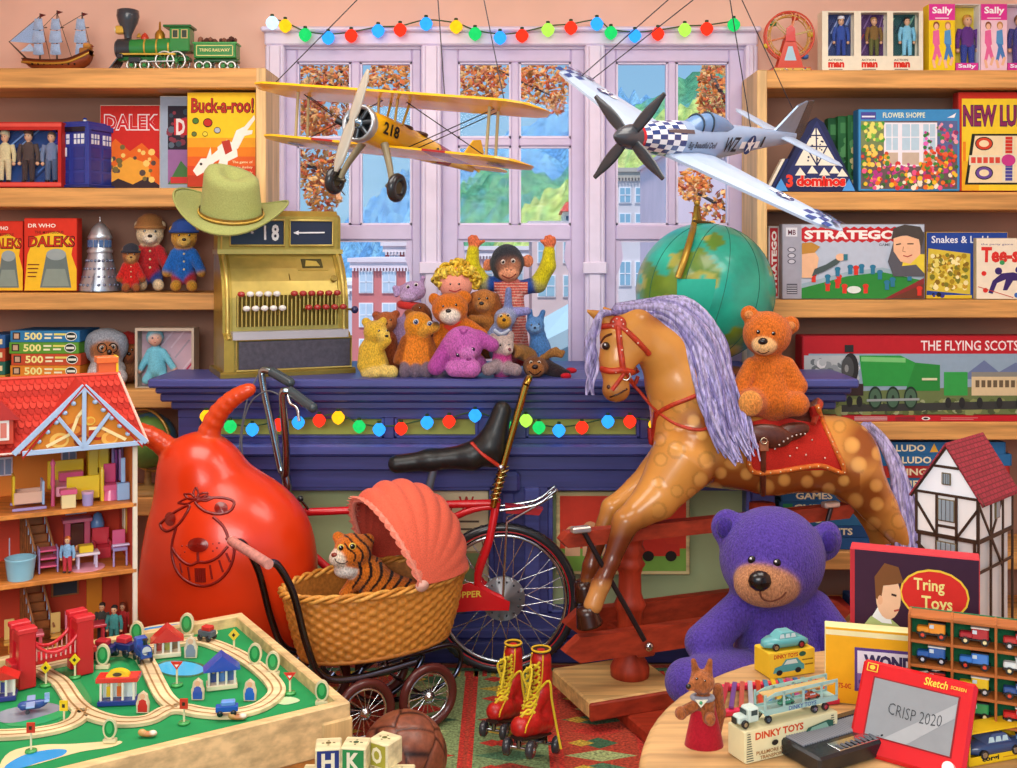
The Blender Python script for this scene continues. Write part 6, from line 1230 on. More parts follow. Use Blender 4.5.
def hopper():
 t=Soft('space_hopper','big orange-red bouncy hopper ball with two ridged horns and a printed face','hopper ball',3.46,k=24,mt='rubber');OC='e03a12'
 t.e(227,592,0,88,105,61,OC);t.e(205,490,0,48,50,42,OC);t.e(240,552,0,71,72,56,OC);t.e(224,536,0,72,60,54,OC);t.e(197,462,0,30,26,28,OC)
 for pts,rs in(([(180,462,0),(165,446,-3),(150,436,-5),(134,431,-7),(118,431,-8),(106,437,-9)],[10,9,8,7.4,6.4,5]),([(205,452,0),(209,433,-2),(218,414,-4),(230,401,-6),(242,393,-7),(251,389,-8)],[10,9,8,7.2,6,4.4])):
  P2,R2=spline([V(p)for p in pts],rs,8)
  for i in range(len(P2)-1):
   a=1.+.2*sin(i*1.57);t.c(P2[i].x,P2[i].y,P2[i].z,R2[i]*a,P2[i+1].x,P2[i+1].y,P2[i+1].z,R2[i+1]*(1.+.2*sin((i+1)*1.57)),'d8481c',3 if i else 14)
 t.body(2.0,mt=None)if 0 else t.body(2.0)
 f=t.part('printed_face',None,'dark red printed face');DR='7e1208'
 def st(pts,r=1.5,sm=4):t.stroke('',pts,r,DR,'rubber',m=f,sm=sm,lift=.2)
 for tip in((178,503),(184,494),(196,487),(208,493),(213,498)):
  a=V((196,499,0));b=V((*tip,0));dd=b-a;nn=V((-dd.y,dd.x,0)).normalized()*2.6;mid=(a+b)/2;st([(a.x,a.y),((mid+nn).x,(mid+nn).y),(b.x,b.y)],1.1);st([(a.x,a.y),((mid-nn).x,(mid-nn).y),(b.x,b.y)],1.1)
 st([(160,524),(172,514),(189,505),(186,514),(178,525),(168,531),(162,528),(160,524)]);st([(195,502),(210,498),(224,498),(234,502),(230,511),(219,514),(207,512),(199,507),(195,502)])
 for(x,y,rx,ry)in((170,519,5.6,7),(221,508,6.8,6.4),(198,545,10.5,7.4)):
  cols=[];n=16
  for k in range(5):
   rr=1-k/5;pts=[(x+rx*rr*cos(2*pi*i/n),y+ry*rr*sin(2*pi*i/n))for i in range(n)];cols.append([t.a.p(a,b,t.front(a,b)-1.1-.3*k)for a,b in pts])
  f.ring(cols,DR,'rubber')
 st([(176,528),(172,545),(173,560),(179,574),(190,583),(204,586),(218,581),(229,569),(234,554),(233,541)]);st([(213,517),(223,526),(229,539)]);st([(172,548),(180,559),(190,565),(198,562),(207,562),(218,557),(228,546)]);st([(198,552),(198,562)]);st([(226,538),(233,543)])
 for(a,b)in(((180,563),(182,573)),((188,567),(190,580)),((210,565),(212,579)),((219,560),(223,572)),((226,553),(230,562))):st([a,b],1.1,1)
 for x in range(196,206,2):st([(x,568),(x+.5,582)],1.5,2)
 for(x,y)in((182,546),(185,552),(181,555),(213,544),(217,548),(213,551),(219,543),(187,546)):t.dot('',x,y,.9,DR,'rubber',m=f)
 t.done()
hopper()
def bicycle():
 t=Thing('bicycle','red high-handlebar bicycle with long black seat leaning by the counter','bicycle');Y=3.70;s=Y/F;RD='d41a22'
 def Q(x,y,d=0):p=P(x,y,Y);return V((p.x,Y+d*s,p.z))
 def wheel(nm,cx,cy,R,hub,ns):
  c=Q(cx,cy);w=t.part(nm);w.torus(c,(R-4.5)*s,5*s,'23262b','rubber',(0,1,0),64,10);ln=t.part('tyre_stripe',w,'thin red line');ln.torus(c+V((0,-3.6*s,0)),(R-8)*s,.7*s,'b8202a','rubber',(0,1,0),64,6)
  for k in range(64):a=2*pi*k/64;d=V((cos(a),0,sin(a)));w.bar(c+d*(R-.4)*s+V((0,-3*s,0)),c+d*(R-.4)*s+V((0,3*s,0)),2.6*s,1.4*s,'1c1f24','rubber',tuple(d))
  r=t.part('rim',w,'chrome rim');r.torus(c,(R-12)*s,2.2*s,'c4ccd4','chrome',(0,1,0),56,8,1.6)
  h=t.part('hub',w,'chrome hub');h.lathe(c+V((0,-7*s,0)),[(.1*s,0),(4*s,0),(4*s,2*s),(hub*s,4*s),(hub*s,8*s),(hub*.8*s,9*s),(4*s,12*s),(3*s,15*s),(.1*s,15*s)],'a8b0b8','metal',(0,1,0),32)
  for k in range(14):a=2*pi*k/14;h.ball(c+V((cos(a)*hub*.78*s,-3.4*s,sin(a)*hub*.78*s)),1.3*s,'50585f','metal',6)
  sp=t.part('spokes',w)
  for k in range(ns):a=2*pi*k/ns;b=a+(.35 if k%2 else-.35);d=(-3 if k%4<2 else 3)*s;sp.cyl(c+V((cos(b)*hub*.9*s,d,sin(b)*hub*.9*s)),c+V((cos(a)*(R-12)*s,0,sin(a)*(R-12)*s)),.55*s,None,'dfe6ea','chrome',5)
 wheel('wheel',503,598,75,22,36);wheel('wheel',240,616,53,9,28)
 f=t.part('frame',None,'red tube frame')
 f.tube([Q(286,513),Q(400,508),Q(433,505),Q(498,503)],4*s,RD,'gloss',12,sm=3);f.tube([Q(420,545),Q(446,522),Q(474,509),Q(498,506)],3.6*s,RD,'gloss',12,sm=3);f.tube([Q(286,524),Q(330,570),Q(405,608)],4*s,RD,'gloss',12,sm=3);f.tube([Q(432,505),Q(415,575),Q(405,608)],3.6*s,RD,'gloss',12)
 for d in(-9,9):f.tube([Q(497,500,d*.4),Q(489,540,d),Q(478,580,d),Q(503,597,d)],4*s,RD,'gloss',12,sm=4);f.tube([Q(405,608,d*.5),Q(450,600,d),Q(503,597,d)],3.2*s,RD,'gloss',10)
 f.cyl(Q(288,500),Q(283,530),5.4*s,None,RD,'gloss',14)
 g=t.part('chain_guard',None,'red chain guard with yellow lettering');g.prism([Q(398,596,-14),Q(452,584,-14),Q(470,579,-14),(Q(492,590,-14)),Q(510,598,-14),Q(509,606,-14),Q(480,606,-14),Q(398,612,-14)],(0,3*s,0),RD,'gloss');p=Panel(t.part('lettering',g),Q(440,596,-14.2),V((44,0,3))*s,(0,0,8*s));p.text('CHOPPER',.05,.1,.95,.9,'f2d24a',.02)
 ck=t.part('crankset',None,'chrome crank');ck.lathe(Q(405,608,-10),[(.1*s,0),(16*s,0),(16*s,2*s),(.1*s,2.4*s)],'b8c0c6','chrome',(0,1,0),28);ck.bar(Q(405,608,-15),Q(432,626,-15),4*s,3*s,'c4ccd2','chrome');ck.rbox(Q(434,627,-21),(9*s,0,0),(0,6*s,0),(0,0,3*s),s,'2a2c30','rubber')
 ch=t.part('chain',None,'dark chain');ch.tube([Q(408,624,-12),Q(470,606,-12),Q(503,604,-12)],1*s,'50545a','metal',6)
 st=t.part('seat',None,'long black banana seat')
 A=At(Y);pr=[A.c(397,464,0,9,430,460,0,9.5,'1e201f'),A.c(430,460,0,9.5,472,456,0,12.5,'1e201f'),A.c(472,456,0,12.5,490,446,0,14,'1e201f'),A.c(490,446,0,14,501,408,0,7,'1e201f'),A.c(494,458,0,9,505,412,0,6,'1e201f')]
 blob(st,pr,1.1*s,8*s,'leather');bd=t.part('seat_band',st,'red band');bd.tube([Q(472,441,-9),Q(484,452,-14.5),Q(496,461,-13),Q(503,467,-9)],3*s,'c8321e','leather',8,sm=4,flat=.5);bo=t.part('band_bolt',bd,'steel bolt');bo.ball(Q(501,465,-13),3.4*s,'c8d0d8','chrome',10)
 sp=t.part('seat_post',None,'chrome seat post');sp.cyl(Q(434,468),Q(424,508),4*s,None,'7f97a8','metal',14)
 sb=t.part('sissy_bar',None,'tall brass coloured back bar')
 for d in(-9,9):sb.tube([Q(493,505,d),Q(503,465,d),Q(517,415,d),Q(526,384,d)],3.4*s,'c8a84a','chrome',12,sm=3)
 sb.tube([Q(526,384,-9),Q(529,378,-4),Q(529,378,4),Q(526,384,9)],3.4*s,'c8a84a','chrome',12,sm=3)
 spn=t.part('spring',sb,'coil spring')
 for d in(-9,9):spn.tube([Q(494+.9*k*.36,500-k*1.1,d)+V((cos(k*1.3)*5*s,sin(k*1.3)*5*s,0))for k in range(30)],1*s,'d8c88a','chrome',5)
 mg=t.part('mudguard_end',None,'red rear carrier end');mg.prism([Q(505,504,-6),Q(543,508,-6),Q(539,514,-6),Q(506,512,-6)],(0,12*s,0),'b8202a','gloss')
 cs=t.part('carrier_stay',None,'chrome carrier stays')
 for d in(-10,10):cs.tube([Q(500,508,d),Q(535,503,d),Q(552,491,d),Q(556,488,d)],1.6*s,'c8d0d6','chrome',8,sm=3);cs.tube([Q(503,594,d),Q(507,520,d),Q(552,494,d)],1.3*s,'c8d0d6','chrome',8)
 cs.cyl(Q(556,488,-10),Q(556,488,10),1.6*s,None,'c8d0d6','chrome',8)
 hb=t.part('handlebar',None,'tall chrome handlebars');CHR='9fb4bd'
 hb.tube([Q(273,373,5),Q(262,371,8),Q(260,380,9),Q(270,425,7),Q(279,468,6),Q(283,474,3)],3.8*s,CHR,'chrome',12,sm=5);hb.tube([Q(300,391,-22),Q(290,388,-24),Q(287,396,-22),Q(288,440,-10),Q(287,470,-4),Q(284,476,0)],3.8*s,CHR,'chrome',12,sm=5);hb.tube([Q(284,470),Q(287,485),Q(283,500)],5*s,CHR,'chrome',12,sm=3)
 for a,b in(((270,372,6),(291,382,-4)),((294,388,-22),(320,402,-40))):g=t.part('grip',hb,'dark rubber grip');g.tube([Q(*a),Q(*b)],5*s,'3c4a50','rubber',12);g.ball(Q(*b),5*s,'3c4a50','rubber',10)
 bl=t.part('brake_lever',hb,'silver brake lever');bl.tube([Q(293,392,-26),Q(297,399,-32),Q(304,403,-36),Q(307,415,-40)],1.6*s,'d4dce0','chrome',8,sm=4)
 cb=t.part('brake_cable',None,'thin grey cables');cb.tube([Q(256,376,9),Q(246,400,6),Q(240,440,0),Q(243,470,-4),Q(260,510,-6)],.8*s,'6a7078','matte',6,sm=5);cb.tube([Q(285,392,-24),Q(268,390,-10),Q(250,405,-4),Q(243,440,-6),Q(250,490,-8)],.8*s,'6a7078','matte',6,sm=5)
 fk=t.part('fork',None,'chrome front fork')
 for d in(-9,9):fk.tube([Q(282,530,d*.5),Q(268,570,d),Q(240,616,d)],3.6*s,CHR,'chrome',10,sm=3)
 gl=t.part('gear_lever',None,'gear lever with black knob');gl.cyl(Q(309,508,-5),Q(303,499,-8),1.3*s,None,'9aa0a6','chrome',8);gl.ball(Q(302,497,-8),3.2*s,'23262a','gloss',10);t.done()
bicycle()
def pram():
 t=Thing('doll_pram','wicker doll pram with coral pleated hood and chrome handle','pram');th=math.radians(34);U=V((cos(th),sin(th),0));W=V((-sin(th),cos(th),0));c0=P(377,579,3.33);zr=c0 .z;c=V((c0 .x,c0 .y,0));s=3.36/F
 def L(u,w,z):return c+U*u+W*w+V((0,0,z))
 a_,b_=.298,.16;zb=.235;N=120;M=30
 bk=t.part('basket',None,'honey coloured woven wicker basket');rows=[]
 def rr(f):return.80+.20*f**.7
 for i in range(M*3+1):
  f=i/(M*3);row=[]
  for j in range(N*2):
   an=2*pi*j/(N*2);k=int(f*14);wv=.0035*cos(an*30+pi*(k%2))*abs(sin(pi*f*14))**.6;row.append(L((a_*rr(f)+wv)*cos(an),(b_*rr(f)+wv)*sin(an),zb+(zr-zb)*f))
  rows.append(row)
 bk.ring(rows,'d08a34','wicker',cap=False);inn=[[L(a_*rr(f)*.96*cos(2*pi*j/60),b_*rr(f)*.95*sin(2*pi*j/60),zb+.006+(zr-zb-.006)*f)for j in range(60)]for f in(0,.3,.6,1)]
 bk.ring(inn[::-1],'b0702a','wicker',cap=False);bk.add(inn[0],[tuple(range(60))],'9a5f26','wicker');bk.add([L(a_*.8*cos(2*pi*j/60),b_*.8*sin(2*pi*j/60),zb)for j in range(60)],[tuple(range(60))[::-1]],'9a5f26','wicker')
 rm=t.part('basket_rim',bk,'plaited rim')
 for ph in(0,2.1,4.2):rm.tube([L((a_+.008*cos(j*.45+ph))*cos(2*pi*j/168),(b_+.008*cos(j*.45+ph))*sin(2*pi*j/168),zr+.004+.008*sin(j*.45+ph))for j in range(168)],.006,('d8963c','c8842e','e0a44a')[int(ph/2.1)],'wicker',6,closed=True)
 for sc,z in((.81,zb+.008),):rm.tube([L(a_*sc*cos(2*pi*j/80),b_*sc*sin(2*pi*j/80),z)for j in range(80)],.007,'b8742a','wicker',6,closed=True)
 CO='e8694e';hx=.06;H=.275
 hd=t.part('hood',None,'coral pleated fabric hood');rows=[]
 n1,n2=66,40
 def hp(f,ps,sc=1.):
  ph=math.radians(122-122*f);Lr=.235;pl=1+.05*abs(sin(f*pi*7.5))-.02;r1=sin(ps)**.9 if sin(ps)>0 else 0
  lu=math.hypot(cos(ph)*Lr,0);return L(hx+cos(ph)*Lr*r1*sc*pl*(1 if ph<pi/2 else.86),b_*1.04*sc*cos(ps)*(1+.05*sin(ps)),zr+.012+sin(ph)*H*r1*sc*pl)
 for i in range(n1+1):rows.append([hp(i/n1,pi*j/n2)for j in range(n2+1)])
 hd.ring(rows,CO,'cloth',closed=False);hd.ring([[hp(i/n1,pi*j/n2,.975)for j in range(n2+1)]for i in range(n1+1)][::-1],'cf4f3c','cloth',closed=False)
 fr=t.part('hood_frill',hd,'frilled hood edge');rows=[]
 for k in range(5):rows.append([hp(0,pi*j/160,1.0+.015*k)+U*(-.012*(k-2)*.6+.006*sin(j*.95+k))+V((0,0,.004*cos(j*.95)))for j in range(161)])
 fr.ring(rows,'f08a72','cloth',closed=False);fr.tube([hp(0,pi*j/60,1.01)for j in range(61)],.007,'f09a84','cloth',8)
 for w in(-1,1):h=t.part('hood_hinge',hd,'oval badge at the hood hinge');h.lathe(L(hx,w*b_*1.05,zr+.012),[(.001,0),(.017,0),(.016,.006),(.001,.008)],'e8b8a8','gloss',tuple(W*w),18,sx=1.3)
 D='545a6c';fm=t.part('frame',None,'dark chrome tube frame');wx=[(-.10,.1),(.10,.1)]
 R=.098;wl=[(-.115,-.13),(.095,-.13),(-.115,.13),(.095,.13)]
 for w in(-.13,.13):
  k=1 if w>0 else-1;fm.tube([L(-.40,w,.575),L(-.37,w,.565),L(-.325,w,.48),L(-.285,w,.33),L(-.24,w,.235),L(-.14,w,.205),L(.06,w,.21)],.0105,D,'chrome',12,sm=6)
  fm.tube([L(-.19,w*.8,.225),L(-.235,w*.8,.17),L(-.2,w*.8,.11),L(-.115,w*.8,R)],.009,D,'chrome',10,sm=5);fm.tube([L(-.1,w*.8,.22),L(-.13,w*.8,.16),L(-.06,w*.8,.11),L(.095,w*.8,R)],.008,D,'chrome',10,sm=5);fm.tube([L(-.04,w*.8,.11),L(.05,w*.8,.15),L(.1,w*.8,.21),L(.06,w*.8,.225),L(-.02,w*.8,.22)],.008,D,'chrome',10,sm=5);fm.tube([L(.08,w*.8,.225),L(.2,w*.8,.225),L(.235,w*.8,.18),L(.2,w*.8,.12),L(.095,w*.8,R)],.008,D,'chrome',10,sm=5)
 for u in(-.115,.095):fm.cyl(L(u,-.145,R),L(u,.145,R),.006,None,'8a8f98','chrome',10)
 gp=t.part('handle_grip',None,'pink padded handle');gp.tube([L(-.402,-.145,.577),L(-.405,0,.58),L(-.402,.145,.577)],.014,'d8988c','leather',12,sm=3)
 for(u,w)in wl:
  o=L(u,w*1.12,R+.008);ax=tuple(W);q=t.part('wheel');q.torus(o,R-.014,.0135,'5a2622','rubber',ax,44,10);rim=t.part('rim',q,'chrome rim');rim.torus(o,R-.03,.0045,'d8dce0','chrome',ax,40,8);hb=t.part('hub',q,'chrome hub');hb.lathe(o-W*.016,[(.001,0),(.008,0),(.009,.004),(.017,.006),(.017,.012),(.010,.016),(.010,.03),(.001,.03)],'c4c8cc','chrome',ax,18)
  sp=t.part('spokes',q);x,y,_=orient(ax)
  for k in range(16):a=k*pi/8;sp.cyl(o+(x*cos(a+.3)+y*sin(a+.3))*.013,o+(x*cos(a)+y*sin(a))*(R-.03),.0014,None,'e4e8ec','chrome',5)
 t.done()
 g=Soft('toy_tiger','orange striped toy tiger sitting in the wicker pram','soft toy',3.36,k=5);OT='e0781e'
 g.c(384,594,6,21,368,572,0,17,OT);g.e(353,551,-6,19,17.5,17,OT);g.e(339,558,-16,10,8.5,9,'f0dcc4');g.e(346,570,-12,12,8,9,'efe6da');g.e(338,537,-2,5.5,5.5,3.5,OT);g.e(368,540,-2,6.5,6.5,4,OT);g.c(408,596,8,17,384,590,4,18,OT);g.c(356,580,-6,7,345,594,-10,6,OT)
 q=random.Random(5)
 def stripe(p,cc):
  x=HX+p.x*F/p.y;y=HY+(EYE-p.z)*F/p.y
  if y>562 and x>352:v=sin((x*.8+y*.25)*.75+2*sin(y*.15));return lin('2a1810')if v>.55 else cc
  if x>344 and y<562 and math.hypot(x-340,y-560)>13:v=sin(math.hypot(x-338,y-560)*.85+1.2*sin(math.atan2(y-560,x-338)*6));return lin('3a1c10')if v>.62 and cc[0]>.5 else cc
  return cc
 g.body(1.,colfn=stripe);g.eyes((341,548),(352.5,546.5),r=2.6,white='e8d060');g.dot('nose',334.5,555,3.4,'8a3420',ry=2.4);g.stroke('mouth',[(335,558.5),(337,562),(343,563.5),(348,561)],.6,'3a1c10');g.done()
pram()
def football():
 t=Thing('football','old brown leather laced football on the rug','ball');Y=2.85;r=.112;o=P(404,0,Y);o.z=r+.0085;m=t.part('cover');ph=(1+5**.5)/2
 ico=[V(v).normalized()for v in[(0,a,b*ph)for a in(-1,1)for b in(-1,1)]+[(a,b*ph,0)for a in(-1,1)for b in(-1,1)]+[(a*ph,0,b)for a in(-1,1)for b in(-1,1)]]
 dod=[V(v).normalized()for v in[(a,b,c)for a in(-1,1)for b in(-1,1)for c in(-1,1)]+[(0,a/ph,b*ph)for a in(-1,1)for b in(-1,1)]+[(a/ph,b*ph,0)for a in(-1,1)for b in(-1,1)]+[(a*ph,0,b/ph)for a in(-1,1)for b in(-1,1)]]
 cen=[(v,0)for v in ico]+[(v,1)for v in dod];rt=Matrix.Rotation(.5,3,'X')@Matrix.Rotation(.35,3,'Y')@Matrix.Rotation(.2,3,'Z');n=150;q=90;vs=[];vc=[]
 ce=np.array([tuple(rt@v)for v,_ in cen]);bias=np.array([.0 if k else-.022 for _,k in cen])
 for i in range(q+1):
  for j in range(n):
   la=-pi/2+pi*i/q;lo=2*pi*j/n;d=np.array([cos(la)*cos(lo),cos(la)*sin(lo),sin(la)]);k=np.sort(ce@d+bias);g=max(0,1-(k[-1]-k[-2])/.035);vs.append(o+V(d)*(r-.0035*g));vc.append(mixc('8a4f38','2e1510',min(1,g*g*1.3)))
 m.add(vs,[(i*n+j,i*n+(j+1)%n,(i+1)*n+(j+1)%n,(i+1)*n+j)for i in range(q)for j in range(n)],None,'leather',True,vc)
 lc=t.part('lacing',None,'dark lacing');s=Y/F
 for k in range(7):x=-30+k*4.2;z=2-abs(k-3)*.3;yy=-math.sqrt(max(r*r-(x*s)**2-(z*s)**2,0));lc.torus(o+V((x*s,yy,z*s)),2.6*s,.8*s,'2a1510','leather',(.3,-1,0),12,6)
 lc.tube([o+V((x*s,-math.sqrt(r*r-(x*s)**2)-.001,2*s))for x in(-34,-26,-18,-10,-2)],.8*s,'2a1510','leather',6);t.done()
football()
def skate(lab,x0,y0,Y,sc):
 t=Soft('roller_skate',lab,'roller skate',Y,'pair of red roller skates',4,'leather');RD='b81c18'
 def X(a):return x0+a*sc
 def Z(b):return y0+b*sc
 t.c(X(-14),Z(-14),-22,10.5*sc,X(-4),Z(-17),-8,10*sc,RD);t.c(X(-4),Z(-18),-8,11*sc,X(8),Z(-20),14,11.5*sc,RD);t.c(X(8),Z(-20),14,11*sc,X(7),Z(-52),14,10*sc,RD);t.c(X(7),Z(-52),14,10*sc,X(6),Z(-82),14,10.5*sc,RD);t.c(X(-6),Z(-26),-4,9*sc,X(6),Z(-50),12,9*sc,RD)
 t.body(1.,'boot');s=t.a.s;A=t.a
 so=t.part('sole',None,'dark sole plate');so.tube([A.p(X(-18),Z(-3),-30),A.p(X(-4),Z(-6),-8),A.p(X(10),Z(-9),20)],[8*sc*s,9*sc*s,8*sc*s],'2a1a16','leather',12,sm=3,flat=.3)
 cu=t.part('boot_opening',None,'dark boot opening');cu.lathe(A.p(X(6),Z(-92.5),14),[(.1*s,-1*s),(7.6*sc*s,-1*s),(9.4*sc*s,0),(9.6*sc*s,-2.5*s)],'3a1410','leather',n=18);pp=t.part('yellow_piping',None,'yellow piping');pp.torus(A.p(X(6),Z(-92.2),14),9.4*sc*s,1.1*s,'d8b020','cloth',n=22,k=6)
 for pts in(((-3,-88),(-5,-70),(-6,-52),(-12,-34)),((8,-86),(7,-64),(3,-44),(-2,-30)),((-2,-28),(-8,-16),(-10,-8))):t.stroke('',[(X(a),Z(b))for a,b in pts],.9,'d8b020','cloth',m=pp)
 lc=t.part('laces',None,'yellow laces')
 for k in range(7):b=-34-k*7.5;dx=min(k,3)*1.6;t.stroke('',[(X(-14+dx),Z(b+10)),(X(-7+dx),Z(b+3)),(X(0+dx),Z(b+6))],1.5,'c9b21e' if k%2 else 'e0c832','cloth',m=lc,lift=.8);t.stroke('',[(X(-14+dx),Z(b+6)),(X(-6+dx),Z(b+7)),(X(0+dx),Z(b))],1.4,'d8bf28','cloth',m=lc,lift=1)
 lc.tube([A.p(X(2),Z(-48),-2),A.p(X(14),Z(-60),-8),A.p(X(17),Z(-40),-6),A.p(X(22),Z(-12),-6),A.p(X(26),Z(8),-10)],1.3*s,'d8bf28','cloth',6,sm=5);lc.tube([A.p(X(-4),Z(-46),-4),A.p(X(-12),Z(-66),-4),A.p(X(-3),Z(-72),-6),A.p(X(-8),Z(-40),-14)],1.2*s,'e0c832','cloth',6,sm=5)
 pl=t.part('chassis',None,'steel chassis');pl.bar(A.p(X(-18),Z(1),-26),A.p(X(8),Z(-3),18),8*s*sc,3*s*sc,'8a8f96','chrome');toe=t.part('toe_cap',None,'shiny toe');
 for(ax,ay,d)in((-16,7,-26),(10,2,18)):
  a=t.part('axle',pl,'steel axle');dv=V((cos(.35),-.35,0)).normalized();o=A.p(X(ax),Z(ay),d);a.cyl(o-dv*15*s*sc,o+dv*15*s*sc,1.6*s*sc,None,'b0b4ba','chrome',10);a.cyl(o,o+V((0,0,8*s*sc)),2.6*s*sc,None,'8a8f96','chrome',8)
  for g in(-1,1):w=t.part('wheel',None,'dark grey wheel');e=o+dv*g*12*s*sc;w.lathe(e-dv*3.6*s*sc,[(.1*s,0),(6.6*s*sc,0),(8.6*s*sc,1.4*s),(8.6*s*sc,5.6*s*sc),(6.6*s*sc,7.2*s*sc),(.1*s,7.2*s*sc)],'33363c','rubber',tuple(dv),18);w.lathe(e-dv*4.4*s*sc,[(.1*s,0),(2.6*s*sc,0),(2.6*s*sc,9*s*sc),(.1*s,9*s*sc)],'c0c4c8','chrome',tuple(dv),12)
 return t.done()
skate('red roller skate with yellow laces, front one of the pair',535,741,3.02,1.0);skate('red roller skate with yellow laces, standing behind its pair',508,724,3.17,.88)
def block(lab,x,z,w,col,letter,Y,rot,side):
 t=Thing('alphabet_block',lab,'toy block','alphabet blocks');s=Y/F;h=w/2*s;c=P(x,0,Y);c.z=z+h;ca,sa=cos(rot),sin(rot);U=V((ca,sa,0));W=V((-sa,ca,0));Z=V((0,0,1));c=V((c.x,Y+h*1.2,c.z));m=t.part();m.rbox(c,U*h,W*h,Z*h,h*.1,'e6d8a8','woodx')
 p=Panel(t.part('letter_face'),c-U*h*.84-W*(h+.0003)-Z*h*.84,U*h*1.68,Z*h*1.68);p.rect(0,0,1,1,col);p.text(letter,.2,.12,.8,.88,'efe6c4',.04);q=Panel(t.part('top_face'),c-U*h*.8-W*h*.8+Z*(h+.0003),U*h*1.6,W*h*1.6);q.line([(.2,.5),(.8,.5)],.1,side);q.line([(.5,.25),(.5,.75)],.1,side);q.disc(.5,.5,.2,.2,'e6d8a8');q.disc(.5,.5,.14,.14,side);t.done()
Yb=2.02;sb=Yb/F;wb=27*sb;ztop=P(0,749,Yb).z;z1=ztop-wb;z0=z1-wb
block('alphabet block with letter H on dark blue, upper row at the left end',326,z1,26,'2a3a7a','H',Yb,.12,'6a5a30');block('alphabet block with green letter K, upper row in the middle',354,z1,26,'2f8a4a','K',Yb+.003,-.1,'4a5a3a');block('alphabet block with plain olive face at the right of the upper row',383,z1-.004,26,'a8a03a','O',Yb+.03,-.55,'5a5a2a')
for x,l,c,lab in((313,'A','3a8a4a','alphabet block with letter A on green, lower row at the left end'),(342,'R','b8442a','alphabet block with letter R on red, second of the lower row'),(371,'B','d8a83a','alphabet block with letter B on yellow, third of the lower row'),(400,'E','c8c2a0','pale alphabet block at the right end of the lower row')):block(lab,x,z0,26,c,l,Yb,0,'6a4a30')
stool('wooden_stool','small wooden stool carrying the alphabet blocks',P(356,0,Yb).x,Yb+.03,z0-.0005,.115)
HO=V((-.966,2.86,0));HU=V((.883,.47,0));HW=V((-.47,.883,0))
def HL(a,w,z):return HO+HU*a+HW*w+V((0,0,z))
ZF=(.40,.604,.775,.935)
def hbox(m,a0,a1,w0,w1,z0,z1,col,mt='gloss',bev=.0015):return m.rbox(HL((a0+a1)/2,(w0+w1)/2,(z0+z1)/2),HU*(a1-a0)/2,HW*(w1-w0)/2,V((0,0,(z1-z0)/2)),bev,col,mt)
